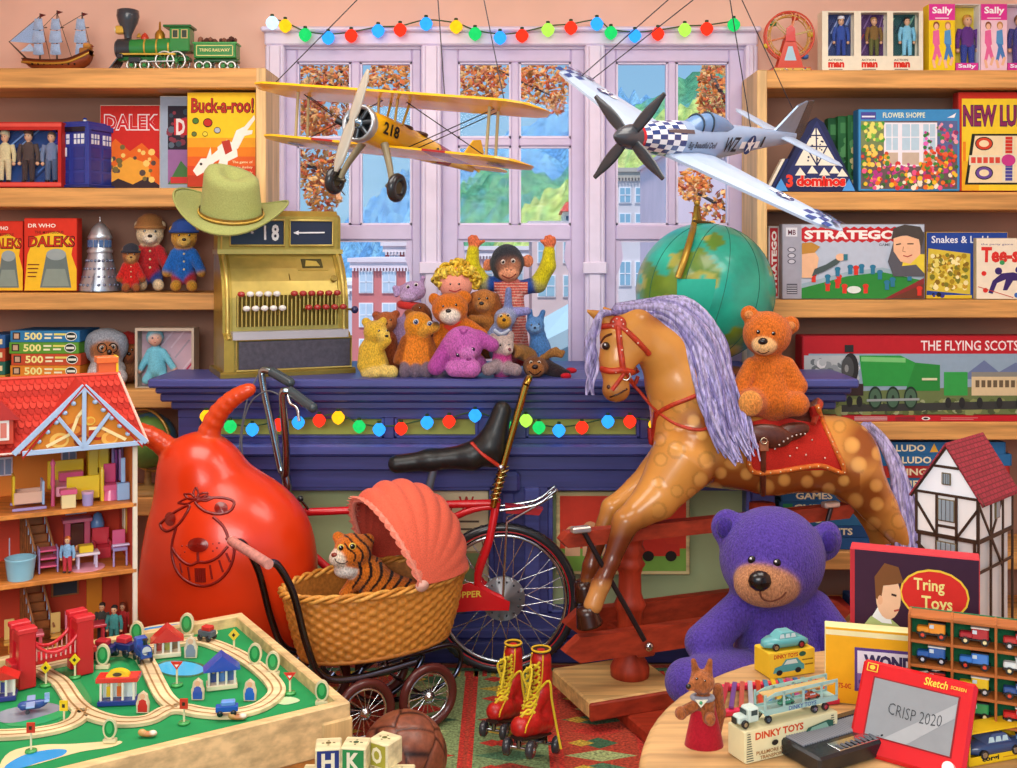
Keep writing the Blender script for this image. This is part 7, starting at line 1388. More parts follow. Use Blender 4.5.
def dollhouse():
 t=Thing('dolls_house','open fronted red roofed dolls house with three furnished floors','dolls house');DP=.24;A0=-.52
 wl=t.part('back_wall',None,'orange and red papered back wall')
 for i,c in enumerate(('c8482f','d24a34','e88a3a')):hbox(wl,A0,0,DP-.008,DP,ZF[i],ZF[i+1],c,'wall')
 sw=t.part('side_wall',None,'side wall with cream front edge')
 for i,c in enumerate(('c8582f','d8503a','e07a34')):hbox(sw,-.010,0,.004,DP,ZF[i],ZF[i+1],c,'wall')
 sw=t.part('front_edge',sw,'cream front edge');hbox(sw,-.011,.001,-.004,.005,ZF[0]-.012,ZF[3],'f0e2cc','enamel');hbox(sw,A0-.01,A0,0,DP,ZF[0],ZF[3],'d8603a','wall')
 for z in ZF[:3]:f=t.part('floor_board',None,'orange wooden floor');hbox(f,A0,0,-.004,DP,z-.012,z,'e08a3c','woodx')
 f=t.part('ceiling_board');hbox(f,A0,0,.0,DP,ZF[3]-.008,ZF[3],'d8803c','woodx')
 rf=t.part('roof',None,'red scalloped tile roof');zr=1.095;e0=-.03
 def rp(a,f,o=0):return HL(a,e0+.17*f-o*.7,ZF[3]-.005+(zr-ZF[3]+.005)*f+o*.7)
 ar=lambda f:.02-.045*f
 rf.prism([rp(A0,0),rp(ar(0),0),rp(ar(1),1),rp(A0,1)],HW*.008-V((0,0,.006)),'a8241c','matte');bk=[HL(A0,.14,zr),HL(ar(1),.14,zr),HL(.02,DP+.02,ZF[3]-.005),HL(A0,DP+.02,ZF[3]-.005)];rf.prism(bk,V((0,0,-.008)),'a8241c','matte')
 rf.prism([rp(ar(1)-.002,1,-.01),rp(ar(0)-.002,0,-.01),HL(.015,DP+.015,ZF[3]-.005)],HU*-.004,'c8442c','matte')
 tl=t.part('roof_tiles',rf);n=12
 for i in range(n):
  f=(n-1-i)/n;wd=.0165
  for j in range(34):
   a=ar(f)-.006-(j+.5*(i%2))*wd
   if a<A0+.01:continue
   pts=[rp(a+wd*.47*cos(q),f+.055+.055*sin(q)*1.35,.004-.003*(sin(q)+1)*.5)for q in[pi+pi*k/6 for k in range(7)]]+[rp(a-wd*.47*-1,f+.12,.0005),rp(a-wd*.47,f+.12,.0005)]
   tl.add(pts[:7]+[pts[7],pts[8]],[tuple(range(9))],('b82c20','c4382a','a4241a')[(i*7+j*3)%3],'matte')
 ed=t.part('roof_edge',rf,'pale red roof edge');ed.tube([rp(ar(1),1,.003),rp(ar(0)+.002,0,.003)],.004,'f0b8a4','matte',6);ed.tube([rp(A0,1,.003),rp(ar(1),1,.003)],.004,'d85a44','matte',6);ed.tube([rp(A0,0,.002),rp(-.28,0,.002)],.003,'f0d0c4','matte',6)
 ga=t.part('gable',None,'gable with blue bargeboards');wq=-.045;B0,B1,AP=HL(-.277,wq,ZF[3]-.002),HL(.005,wq,ZF[3]+.002),HL(-.135,wq,1.09)
 ga.prism([B0,B1,AP],HW*.004,'e08a34','wall');ga.prism([B0-HW*.012+V((0,0,-.008)),AP+V((0,0,.004))-HW*.012,HL(-.135,.12,1.094),HL(-.277,.02,ZF[3])],V((0,0,-.006)),'b82c20','matte');ga.prism([B1-HW*.012+V((0,0,-.008)),AP+V((0,0,.004))-HW*.012,HL(-.135,.12,1.094),HL(.005,.02,ZF[3])],V((0,0,-.006)),'b82c20','matte')
 pn=Panel(t.part('gable_painting',ga,'orange swirl painting'),B0-HW*.0005,B1-B0,V((0,0,AP.z-B0 .z)),'card',.0004)
 for(x,y,r,c)in((.3,.15,.1,'f2c060'),(.42,.3,.09,'c85a20'),(.62,.22,.1,'b83020'),(.55,.42,.06,'e8b84a'),(.72,.12,.09,'f0b050'),(.48,.12,.08,'8a3a20')):pn.disc(x,y,r*.8,r*1.2,c);pn.disc(x+.01,y,r*.5,r*.75,'e08a34')
 pn.line([(.2,.08),(.4,.25),(.45,.5),(.5,.62)],.05,'f6dca0');pn.line([(.85,.08),(.65,.3),(.55,.3)],.05,'f6dca0')
 bb=t.part('bargeboard',ga,'pale blue carved bargeboards');O=-HW*.008
 for a,b,w in((B0-HU*.02,AP,.013),(B1+HU*.01,AP,.013),(B0,B1,.012),((B0+B1)/2,AP,.010),((B0+B1)/2,(B0*.45+AP*.55),.009),((B0+B1)/2,(B1*.45+AP*.55),.009)):bb.bar(a+O,b+O,w,.008,'a8c0e0','enamel',tuple(HW))
 for q in(B0,B1):
  for k in range(6):bb.ball(q+(AP-q)*(.12+.14*k)+O-V((0,0,.014)),(.007,.004,.006),'a8c0e0','enamel',8)
 ch=t.part('chimney',None,'orange chimney with yellow side');hbox(ch,-.075,-.03,.145,.19,1.02,1.13,'d8642a','enamel');hbox(ch,-.08,-.025,.14,.195,1.125,1.142,'e0702c','enamel');hbox(ch,-.0305,-.024,.142,.193,1.03,1.143,'f0c81e','enamel')
 dm=t.part('dormer',None,'red dormer with a white window');hbox(dm,-.36,-.295,-.03,.08,.955,1.02,'c8442c','enamel');dm.prism([HL(-.375,-.04,1.015),HL(-.28,-.04,1.015),HL(-.325,-.04,1.065)],HW*.13,'b82c20','gloss');w=t.part('window',dm,'white window');hbox(w,-.35,-.305,-.034,-.029,.965,1.015,'f4ece4','enamel',.001);hbox(w,-.343,-.329,-.036,-.033,.972,1.008,'d87a6a','gloss',.0005);hbox(w,-.325,-.311,-.036,-.033,.972,1.008,'d87a6a','gloss',.0005)
 for z in(ZF[0],ZF[1]):
  st=t.part('staircase',None,'brown staircase');
  for k in range(8):hbox(st,-.235+.0+k*-.004,-.19+k*-.004,.10+.016*k,.118+.016*k,z,z+.02*(k+1),'9a5a2c','woodx',.001)
  for a in(-.19,-.235):st.cyl(HL(a,.10,z+.05),HL(a-.03,.215,z+.19),.003,None,'b87a4a','woodz',6);[st.cyl(HL(a-.004*k,.108+.016*k,z+.02*(k+1)),HL(a-.004*k,.108+.016*k,z+.05+.02*k),.0018,None,'a8b8d0','enamel',5)for k in range(8)]
 for(a,z,c)in((-.30,ZF[2]+.075,'e8e0e8'),(-.14,ZF[2]+.09,'e8d8e0')):
  w=t.part('wall_window',None,'arched little wall window');hbox(w,a-.02,a+.02,DP-.012,DP-.007,z-.02,z+.03,c,'enamel');hbox(w,a-.016,a-.002,DP-.014,DP-.011,z-.016,z+.024,'8a9ab8','gloss',.0005);hbox(w,a+.002,a+.016,DP-.014,DP-.011,z-.016,z+.024,'8a9ab8','gloss',.0005)
 bd=t.part('blackboard',None,'dark wall board');hbox(bd,-.185,-.115,DP-.014,DP-.008,ZF[0]+.09,ZF[0]+.15,'a86a3a','enamel');hbox(bd,-.18,-.12,DP-.016,DP-.013,ZF[0]+.095,ZF[0]+.145,'3a3f44','card',.0005)
 dr=t.part('door',None,'orange door');hbox(dr,-.095,-.055,DP-.014,DP-.008,ZF[0],ZF[0]+.15,'e8902c','enamel')
 pc=t.part('wall_picture',None,'tall framed picture on the side wall');hbox(pc,-.014,-.0095,.09,.15,ZF[1]+.07,ZF[1]+.145,'c8922f','enamel',.001);hbox(pc,-.016,-.0135,.1,.14,ZF[1]+.08,ZF[1]+.135,'e8d8c0','card',.0005)
 t.done()
dollhouse()
t=Thing('wooden_stand','low wooden stand under the dolls house','stand');m=t.part('top');hbox(m,-.54,.01,-.02,.25,.355,.387,'9a6a3a','woodx')
for a in(-.5,-.03):
 for w in(.02,.21):l=t.part('leg');hbox(l,a-.02,a+.02,w-.02,w+.02,.0,.355,'8a5a30','woodz')
t.done()
def furn(name,lab,cat,f,parts):
 t=Thing(name,lab,cat,"furniture in the dolls house")
 for nm,bs in parts:
  m=t.part(nm)
  for b in bs:
   if len(b)==7:hbox(m,b[0],b[1],b[2],b[3],ZF[f]+b[4]+.0005,ZF[f]+b[5],b[6])
   else:m.lathe(HL(b[0],b[1],ZF[f]+b[2]+.0005),b[3],b[4],'gloss',n=14)
 t.done()
Yc,Bc,Pc,Lc,Rc='f0cc2e','9fc0e8','e0608a','a898cc','d83a4a'
furn('toy_cradle','yellow and blue rocking cradle on the top floor','cradle',2,[('headboard',[(-.292,-.286,.05,.10,.01,.085,Yc)]),('footboard',[(-.225,-.219,.03,.085,.01,.07,Bc)]),('side_rail',[(-.29,-.22,.035,.04,.015,.045,'e8b8a0'),(-.29,-.22,.085,.09,.015,.045,'e8b8a0')]),('rocker',[(-.295,-.215,.02,.026,.001,.009,Lc),(-.295,-.215,.095,.101,.001,.009,Lc)]),('mattress',[(-.288,-.222,.04,.086,.02,.032,'f4e0e8')])])
furn('toy_bed','pink four-poster bed with yellow boards on the top floor','bed',2,[('headboard',[(-.20,-.11,.165,.172,.02,.095,Yc)]),('footboard',[(-.165,-.085,.05,.057,.01,.07,Yc)]),('bed_post',[(-.198,.05,0,[(.005,0),(.004,.05),(.006,.055),(.004,.1),(.007,.11),(.001,.12)],Pc)]),('bed_post',[(-.078,.055,0,[(.005,0),(.005,.08),(.001,.09)],Yc)]),('mattress',[(-.19,-.09,.06,.165,.02,.045,'f0a8c0')]),('pillow',[(-.175,-.115,.13,.16,.045,.068,Pc)])])
furn('toy_wardrobe','tall yellow wardrobe with rounded top on the top floor','wardrobe',2,[('body',[(-.10,-.045,.16,.20,0,.13,Yc)]),('door',[(-.098,-.074,.156,.16,.01,.12,'f4d84a')]),('door',[(-.071,-.047,.156,.16,.01,.12,'f4d84a')]),('handle',[(-.076,-.0735,.153,.157,.055,.07,'6a4a20')])])
furn('toy_stool','pink and yellow block stool on the top floor','stool',2,[('seat',[(-.185,-.145,.0,.03,.035,.048,Pc)]),('body',[(-.182,-.148,.002,.028,0,.035,'f0d8a0')])])
furn('toy_stool','lilac drum stool beside the pink bed','stool',2,[('body',[(-.118,.02,0,[(.013,0),(.014,.03)],Lc)]),('seat',[(-.118,.02,.03,[(.015,0),(.015,.006)],'d8a8d0')])])
furn('toy_chair','pink frilled chair on the top floor','chair',2,[('seat',[(-.075,-.035,.05,.09,.025,.04,Pc)]),('backrest',[(-.07,-.04,.085,.092,.04,.09,'d84a7a')]),('skirt',[(-.055,.07,0,[(.026,0),(.02,.026)],'e8709a')])])
furn('toy_clothes_stand','lilac clothes stand with hanging dresses by the side wall','clothes stand',2,[('post',[(-.042,-.036,.14,.146,0,.13,Lc),(-.018,-.012,.14,.146,0,.13,Lc)]),('rail',[(-.042,-.012,.14,.146,.124,.132,Lc)]),('dress',[(-.036,-.03,.12,.165,.03,.12,'8a4a9a')]),('dress',[(-.027,-.02,.12,.165,.035,.12,'b890d8')])])
furn('toy_mirror','pale blue standing mirror near the front corner of the top floor','mirror',2,[('base',[(-.043,-.012,.035,.055,0,.045,Bc)]),('neck',[(-.033,-.022,.042,.05,.045,.11,Bc)])])
furn('toy_bathtub','pale blue bathtub on the middle floor','bathtub',1,[('tub',[(-.275,.035,0,[(.03,0),(.034,.03),(.036,.05),(.038,.054),(.033,.055),(.03,.03)],'8fc4d8')]),('shower_pipe',[(-.30,-.297,.06,.063,0,.1,'b8b0c0')])])
furn('toy_shelf','pink and lilac shelf unit beside the bathtub','shelf',1,[('side',[(-.232,-.228,.05,.09,0,.065,Lc),(-.188,-.184,.05,.09,0,.065,Lc)]),('shelf',[(-.228,-.188,.05,.09,.015,.02,Pc),(-.228,-.188,.05,.09,.035,.04,Pc),(-.228,-.188,.05,.09,.055,.06,Pc)])])
furn('toy_fireplace','pink fireplace against the back wall of the middle floor','fireplace',1,[('surround',[(-.155,-.14,.19,.225,0,.09,'d8607a'),(-.105,-.09,.19,.225,0,.09,'d8607a'),(-.16,-.085,.185,.228,.09,.1,'e07890')]),('hearth',[(-.14,-.105,.2,.225,0,.085,'5a2a1c')]),('fire',[(-.122,.205,0,[(.012,0),(.013,.012),(.001,.035)],'f0902a')]),('mirror',[(-.15,-.095,.222,.228,.105,.155,'c8d0e0')])])
furn('toy_table','small white table with yellow top box on an oval pink mat','table',1,[('mat',[(-.115,.06,0,[(.045,0),(.045,.002)],'e8a0b0')]),('tabletop',[(-.145,-.085,.04,.085,.035,.042,'e8dce8')]),('leg',[(-.14,-.134,.045,.05,0,.035,'d0c8e0')]),('leg',[(-.096,-.09,.045,.05,0,.035,'d0c8e0')]),('leg',[(-.14,-.134,.075,.08,0,.035,'d0c8e0')]),('leg',[(-.096,-.09,.075,.08,0,.035,'d0c8e0')]),('box',[(-.135,-.1,.048,.076,.042,.06,Yc)])])
furn('toy_armchair','red armchair under the blue lamp on the middle floor','armchair',1,[('seat',[(-.088,-.045,.13,.17,0,.03,Rc)]),('backrest',[(-.088,-.045,.165,.175,.03,.075,Rc)]),('arm',[(-.09,-.083,.13,.17,.03,.045,'c02a3a')]),('arm',[(-.05,-.043,.13,.17,.03,.045,'c02a3a')])])
furn('toy_lamp','blue domed lamp on the middle floor','lamp',1,[('base',[(-.07,.2,0,[(.01,0),(.003,.004),(.003,.07)],'c8b090')]),('shade',[(-.07,.2,.07,[(.018,0),(.018,.012),(.01,.035),(.002,.04)],'6a94c8')])])
furn('toy_highchair','lilac high chair near the front corner of the middle floor','high chair',1,[('seat',[(-.055,-.018,.03,.06,.04,.05,Lc)]),('leg',[(-.055,-.05,.03,.035,0,.04,Lc)]),('leg',[(-.023,-.018,.03,.035,0,.04,Lc)]),('backrest',[(-.052,-.02,.058,.063,.05,.09,Pc)]),('tray',[(-.058,-.015,.015,.03,.056,.061,'c8b8dc')])])
for(a0,c,lab)in((-.29,'e0687a','pink table at the left of the ground floor'),(-.14,'d84050','red table in the middle of the ground floor')):
 furn('toy_table',lab,'table',0,[('tabletop',[(a0,a0+.07,.03,.075,.052,.06,c)]),('leg',[(a0+.004,a0+.01,.035,.04,0,.052,c)]),('leg',[(a0+.06,a0+.066,.035,.04,0,.052,c)]),('leg',[(a0+.004,a0+.01,.066,.071,0,.052,c)]),('leg',[(a0+.06,a0+.066,.066,.071,0,.052,c)])])
for(a0,lab)in((-.31,'pale oval backed chair left of the pink table'),(-.20,'pale oval backed chair between the two tables'),(-.165,'pink backed chair beside the red table')):furn('toy_chair',lab,'chair',0,[('seat',[(a0,a0+.028,.08,.108,.025,.032,'e8b85a')]),('backrest',[(a0+.002,a0+.026,.106,.111,.032,.085,'e8c87a' if a0!=-.165 else 'e88aa0')]),('leg',[(a0+.01,a0+.018,.09,.1,0,.025,'d8a040')])])
def hman(lab,a,w,f,h,top,legs,hair):p=HL(a,w,ZF[f]);tinyman('toy_doll',lab,'doll',HX+p.x*F/p.y,0,h,p.y,top,legs,hair=hair,z=p.z+.0006,group='dolls in the dolls house')
hman('little doll in blue jacket and red striped skirt on the middle floor',-.165,.035,1,36,'8fb8dc','c83a48','d8702a');hman('little dark doll at the back of the ground floor',-.075,.08,0,38,'4a4a44','3a3a3c','3a2a20');hman('little doll in teal dress with black hair on the ground floor',-.052,.03,0,40,'4a9a98','3f8a88','1a1414');hman('little doll in red at the side wall of the ground floor',-.025,.07,0,36,'c83a3a','b83030','7a3a20')
TA=V((-.325,2.265,0));TU=V((.842,.54,0));TV=V((-.54,.842,0));ZT,ZB=.50,.474
def TL(a,b,z):return TA+TU*a+TV*b+V((0,0,z))
def B(px,py,z=ZB):return FL(px,py,z)
t=Thing('train_table','wooden toy railway table with a green landscape board','table');LW,LD=1.5,.665
def tb(m,a0,a1,b0,b1,z0,z1,col='e2c088',mt='woodx',bev=.003):return m.rbox(TL((a0+a1)/2,(b0+b1)/2,(z0+z1)/2),TU*(a1-a0)/2,TV*(b1-b0)/2,V((0,0,(z1-z0)/2)),bev,col,mt)
fr=t.part('rim',None,'pale wooden rim');tb(fr,-LW,0,0,.022,.40,ZT);tb(fr,-LW,0,LD-.022,LD,.40,ZT);tb(fr,-.022,0,.022,LD-.022,.40,ZT,mt='woodx');tb(fr,-LW,-LW+.022,.022,LD-.022,.40,ZT)
for a in(-.03,-LW+.03):
 for b in(.03,LD-.03):l=t.part('leg',None,'square wooden leg');tb(l,a-.034,a+.034,b-.034,b+.034,.0095,.47,'dcb87c','woodz',.004)
sk=t.part('apron',None,'orange wooden side panel');tb(sk,-LW+.03,-.03,.008,.02,.12,.40,'d08a44','woodx');tb(sk,-.016,-.006,.04,LD-.04,.12,.40,'d08a44','woodx')
bd=t.part('board',None,'green painted board');tb(bd,-LW+.02,-.02,.02,LD-.02,ZB-.02,ZB-.0005,'1f8f50','matte')
def fl(pts,col,k):
 pt=t.part('painted_patch',bd);pt.add([B(x,y)+V((0,0,k*.0003))for x,y in[(p.x,p.y)for p in spline([V((x,y,0))for x,y in pts],[1]*len(pts),4,True)[0]]][::-1],[tuple(range(len(pts)*4))],col,'gloss')
fl([(140,629),(178,622),(205,622),(218,633),(204,637),(186,629),(145,637)],'e8dcb0',1);fl([(143,629),(178,624),(202,624),(212,632),(203,634),(186,627),(146,634)],'3f9ae0',2)
fl([(153,668),(163,661),(182,660),(202,664),(208,671),(192,677),(168,676)],'1f6a44',1);fl([(156,668),(165,662.5),(182,661.5),(199,665),(204,671),(191,675.5),(169,674.5)],'3fb4e8',2);fl([(0,768),(10,752),(40,745),(72,744),(120,741),(112,747),(80,752),(45,762),(20,768)],'ecdca8',1);fl([(4,768),(22,756),(48,750),(66,750),(62,756),(38,763),(22,768)],'2f9adf',2)
fl([(110,648),(126,660),(134,690),(108,694),(92,676),(96,654)],'2fa864',1);fl([(52,655),(64,660),(92,700),(80,700),(58,672)],'2a9c5c',1);fl([(20,712),(60,706),(64,716),(30,726),(5,724)],'2fa864',1);fl([(0,722),(0,712),(40,703),(60,706),(56,712),(20,722)],'8f96a4',2);fl([(272,700),(290,697),(300,701),(284,705)],'c8e0b0',2)
t.done()
tk=Thing('toy_railway_track','pale wooden grooved toy railway track looping over the board','toy railway track')
def track(pts):
 q=[B(x,y)for x,y in pts];q,_=spline(q,[1]*len(q),7);m=tk.part('track_piece');g=tk.part('groove',m,'darker wheel grooves');n=len(q);w=.019
 def side(i):d=(q[min(i+1,n-1)]-q[max(i-1,0)]);d.z=0;d.normalize();return V((-d.y,d.x,0))
 m.ring([[q[i]+side(i)*o+V((0,0,z))for o,z in((-w,.001),(-w,.008),(-w*.9,.009),(w*.9,.009),(w,.008),(w,.001))]for i in range(n)],'ecd2a4','woodx',smooth=False)
 for o in(-.009,.009):g.ring([[q[i]+side(i)*(o+e)+V((0,0,.0094))for e in(-.002,.002)]for i in range(n)],'a8804e','woodx',closed=False)
track([(-25,688),(0,680),(20,674),(60,665),(95,658),(122,654),(140,657),(148,667),(155,682),(165,700),(178,711)]);track([(40,672),(50,678),(62,686),(76,706),(92,717),(120,724),(148,722),(166,713),(182,711),(205,715),(232,716),(258,710),(274,699),(276,689),(264,675),(242,659),(216,647),(198,643),(178,645),(160,649),(140,652)]);track([(-20,738),(10,737),(34,735),(60,730),(77,722),(82,712)])
tk.done()
def pole(name,lab,cat,px,py,h,parts,grp):
 o=B(px,py);s=o.y/F;t=Thing(name,lab,cat,grp)
 def q(x,z,d=0):return o+V((x*s,d*s,z*s+.0012))
 parts(t,q,s);t.done()
for(x,y,lab)in((17,686,'oval green toy tree left of the red bridge'),(103,669,'oval green toy tree right of the red bridge'),(110,743,'oval green toy tree at the front rim near the brown mound'),(137,646,'oval green toy tree at the back left of the red house'),(187,638,'oval green toy tree at the back right of the red house'),(255,668,'oval green toy tree, first of the pair at the right side'),(273,676,'oval green toy tree, second of the pair at the right side'),(322,705,'oval green toy tree in the front right corner of the table')):
 def tr(t,q,s):
  m=t.part('tree_board',None,'pale wooden rim');m.prism([q(7*cos(a),14+10.5*sin(a),-1.6)for a in[2*pi*k/20 for k in range(20)]],(0,3.2*s,0),'e4d6aa','woodz');m.rbox(q(0,2),(6.5*s,0,0),(0,3*s,0),(0,0,2*s),.6*s,'e4d6aa','woodx')
  f=t.part('leaf_face',m,'green leaf face');f.prism([q(5.2*cos(a),14+8.4*sin(a),-1.9)for a in[2*pi*k/20 for k in range(20)]],(0,.3*s,0),'2a8a4a','gloss');f.prism([q(3*cos(a),15+5.6*sin(a),-2.1)for a in[2*pi*k/16 for k in range(16)]],(0,.2*s,0),'3fae62','gloss')
 pole('toy_tree',lab,'toy tree',x,y,22,tr,'toy trees on the railway table')
for(x,y,h,kind,c,lab)in((75,678,18,'d','f0d020','yellow diamond sign beside the right bridge tower'),(46,686,18,'d','f0d020','yellow sign between the bridge towers'),(64,723,17,'r','f0c81e','yellow signal light by the lower track'),(31,752,24,'r','d8382a','red sign at the front left by the blue pond'),(177,686,20,'t','d8382a','red topped sign beside the round pond'),(290,694,17,'t','d8302a','red triangle sign at the right side of the board'),(184,724,20,'r','d8382a','red square sign at the front of the track loop'),(234,652,17,'d','e8c83a','yellow diamond sign at the back right side')):
 def sg(t,q,s):
  b=t.part('base',None,'green round base');b.lathe(q(0,0),[(.1*s,0),(6*s,0),(5.5*s,1.6*s),(.1*s,2*s)],'3fa050','gloss',n=16);p=t.part('post');p.cyl(q(0,1),q(0,h-3),1.1*s,None,'e8dcb0','woodz',8);f=t.part('sign_plate')
  pts={'d':[(0,6),(5.4,0),(0,-6),(-5.4,0)],'r':[(-4,5),(4,5),(4,-5),(-4,-5)],'t':[(-6,4),(6,4),(0,-4)]}[kind];f.prism([q(a,h+b_,-1.4)for a,b_ in pts],(0,1.6*s,0),c,'gloss');f.prism([q(a*.35,h+b_*.35,-1.7)for a,b_ in pts],(0,.3*s,0),'3a2a20' if kind!='t' else 'f4ece0','gloss')
 pole('toy_sign',lab,'toy sign',x,y,h,sg,'signs on the railway table')
for(x,y,c,lab)in((198,700,'3a5ab8','wooden peg figure in blue left of the blue roofed station'),(191,658,'8a8f98','grey peg figure beside the red roofed house'),(250,701,'2f6ad0','blue peg figure right of the blue roofed station'),(143,713,'d0302c','red peg figure right of the yellow arched station')):
 def fg(t,q,s):
  m=t.part('figure_board',None,'pale wooden rim');out=[(-6,0),(6,0),(6.5,10),(5,14),(4.5,18),(0,21.5),(-4.5,18),(-5,14),(-6.5,10)];m.prism([q(a,b_,-1.6)for a,b_ in out],(0,3.2*s,0),'e8d2b0','woodz');f=t.part('painted_figure',m);f.prism([q(a*.75,1+b_*.62,-1.9)for a,b_ in out],(0,.3*s,0),c,'gloss');f.prism([q(2.8*cos(a),16.5+2.8*sin(a),-2)for a in[2*pi*k/12 for k in range(12)]],(0,.3*s,0),'e8b48c','gloss')
 pole('toy_figure',lab,'toy figure',x,y,21,fg,'peg figures on the railway table')
def station(lab,px,py,w,h,base,wall,roof,rh,fig,arch=False,rot=.3):
 o=B(px,py);s=o.y/F;t=Thing('toy_station',lab,'toy building','wooden stations on the railway table');U=V((cos(rot),sin(rot),0))*s;W=V((-sin(rot),cos(rot),0))*s
 def q(x,d,z):return o+U*x+W*d+V((0,0,z*s+.0012))
 b=t.part('base');b.rbox(q(0,7,2.4),U*w/2,W*9,V((0,0,2.4*s)),.6*s,base,'gloss')
 for x in(-.42,-.14,.14,.42):p=t.part('post');p.rbox(q(w*x,1,(h+4)/2),U*1.1,W*1.1,V((0,0,(h-5)/2*s)),.3*s,'f0ead8','gloss')
 wl=t.part('wall');wl.rbox(q(0,11,(h+4)/2),U*w*.43,W*2,V((0,0,(h-5)/2*s)),.4*s,wall,'gloss')
 for k,c in enumerate(fig):f=t.part('painted_figure',wl);f.rbox(q(-w*.26+k*w*.27,8.4,h*.45),U*2.6,W*.5,V((0,0,h*.22*s)),.3*s,c,'gloss');f.ball(q(-w*.26+k*w*.27,8.4,h*.45+h*.3),2.2*s,'e8c080','gloss',8)
 r=t.part('roof')
 if arch:r.rbox(q(0,7,h+1.5),U*w*.54,W*9,V((0,0,2.5*s)),.6*s,roof,'gloss');a=t.part('arch',r,'yellow arch with dark oval');a.prism([q(w*.3*cos(k*pi/12),1,h+3.5+7*sin(k*pi/12))for k in range(13)],W*8,'f0c81e','gloss');a.prism([q(4.5*cos(k*pi/8),.6,h+6.5+2*sin(k*pi/8))for k in range(16)],W*.5,'4a3a24','gloss')
 else:r.prism([q(-w*.6,-3,h-2),q(w*.6,-3,h-2),q(0,-3,h+rh)],W*20,roof,'gloss')
 t.done()
station('yellow arched toy station with red eaves and dark blue base',117,706,38,24,'2a3a8a','d8e8e0','d8342a',0,('e0c020','d86a2a'),True,.1);station('red roofed wooden house on the railway table',167,658,27,18,'e8dcb8','8a6a3a','d22f28',12,('c8402c','a8b040'));station('blue roofed wooden station inside the track loop',222,690,30,21,'e8dcb8','4a6aa8','2f52b8',13,('3a4a8a','5a8ad0'));station('white station with red roof at the left end of the table',2,702,26,24,'3a3a8a','f0e8d8','d23028',6,('d8b040','4a4a9a'))
def bridge():
 t=Thing('toy_bridge','red wooden suspension bridge with two towers over the track','toy bridge');RD='c8202a';A_,B_=B(26,688),B(84,674);s=A_.y/F;U=(B_-A_);U.z=0;L=U.length;U.normalize();W=V((-U.y,U.x,0))
 def q(a,d,z):return A_+U*a+W*d+V((0,0,z))
 for a in(0,L):
  for d in(0,.05):m=t.part('tower');m.rbox(q(a,d,.062),U*.018,W*.012,V((0,0,.0605)),.002,RD,'gloss');m.rbox(q(a,d,.127),U*.021,W*.014,V((0,0,.006)),.002,'d83038','gloss')
  m=t.part('tower_tie');m.rbox(q(a,.025,.108),U*.016,W*.02,V((0,0,.012)),.002,RD,'gloss')
 dk=t.part('deck');dk.rbox(q(L/2,.025,.05),U*(L/2+.03),W*.024,V((0,0,.007)),.002,RD,'gloss')
 for d in(-.004,.054):
  c=t.part('cable');pts=[q(L*k/12,d,.115-.05*(1-(2*k/12-1)**2))for k in range(13)];c.tube(pts,.004,'d8303a','gloss',8);[c.cyl(q(L*k/12,d,.055),pts[k],.0018,None,'e8b0a8','gloss',5)for k in range(1,12)]
 t.done()
bridge()
def wagon(name,lab,px,py,col,top,loco=False,ang=0.,L=16,cat='toy train'):
 o=B(px,py,ZB+.0095);s=o.y/F*(1.3 if cat=='toy train' else 1.);t=Thing(name,lab,cat,'toy train by the bridge' if cat=='toy train' else None);U=V((cos(ang),sin(ang),0))*s;W=V((-sin(ang),cos(ang),0))*s
 def q(x,d,z):return o+U*x+W*d+V((0,0,z*s+.0006))
 b=t.part('body');b.rbox(q(0,0,7),U*L/2,W*4.4,V((0,0,3*s)),.8*s,col,'gloss')
 if loco:b.cyl(q(-L*.45,0,10),q(L*.15,0,10),4.2*s,None,col,'gloss',14);f=t.part('funnel');f.lathe(q(-L*.3,0,13),[(1.6*s,0),(1.6*s,3*s),(2.4*s,5*s)],'20242c','gloss',n=10);c=t.part('cab');c.rbox(q(L*.33,0,13),U*3.2,W*4.4,V((0,0,4*s)),.6*s,top,'gloss');fc=t.part('front_plate',None,'pale front plate');fc.cyl(q(-L*.47,0,10),q(-L*.5,0,10),3.4*s,None,'c8ccd0','gloss',12)
 else:c=t.part('load' if cat=='toy train' else 'cabin');c.rbox(q(L*.05,0,12),U*L*.32,W*4,V((0,0,2.4*s)),1*s,top,'gloss')
 for x in(-.3,.3):
  for d in(-4.6,4.6):w=t.part('wheel');w.lathe(q(L*x,d-.6,3),[(.1*s,0),(3*s,0),(3*s,1.4*s),(.1*s,1.4*s)],'1c2028','gloss',tuple(W),12)
 t.done()
wagon('toy_locomotive','small blue toy engine leading the train off the red bridge',143,661,'2a4a9a','3a5ab0',True,2.2,18);wagon('toy_wagon','blue wagon with red load right behind the small blue engine',125,655,'22306a','c8303a',ang=2.75);wagon('toy_wagon','dark blue wagon with red load next to the red bridge tower',104,658,'22306a','b82a34',ang=3.0)
wagon('toy_car','small red and grey toy car at the back of the track loop',207,640,'5a5f6a','c8322c',ang=-.4,L=17,cat='toy car');wagon('toy_car','blue toy car at the front of the track loop',227,715,'2a5ab8','6a9ae0',ang=.2,L=22,cat='toy car')
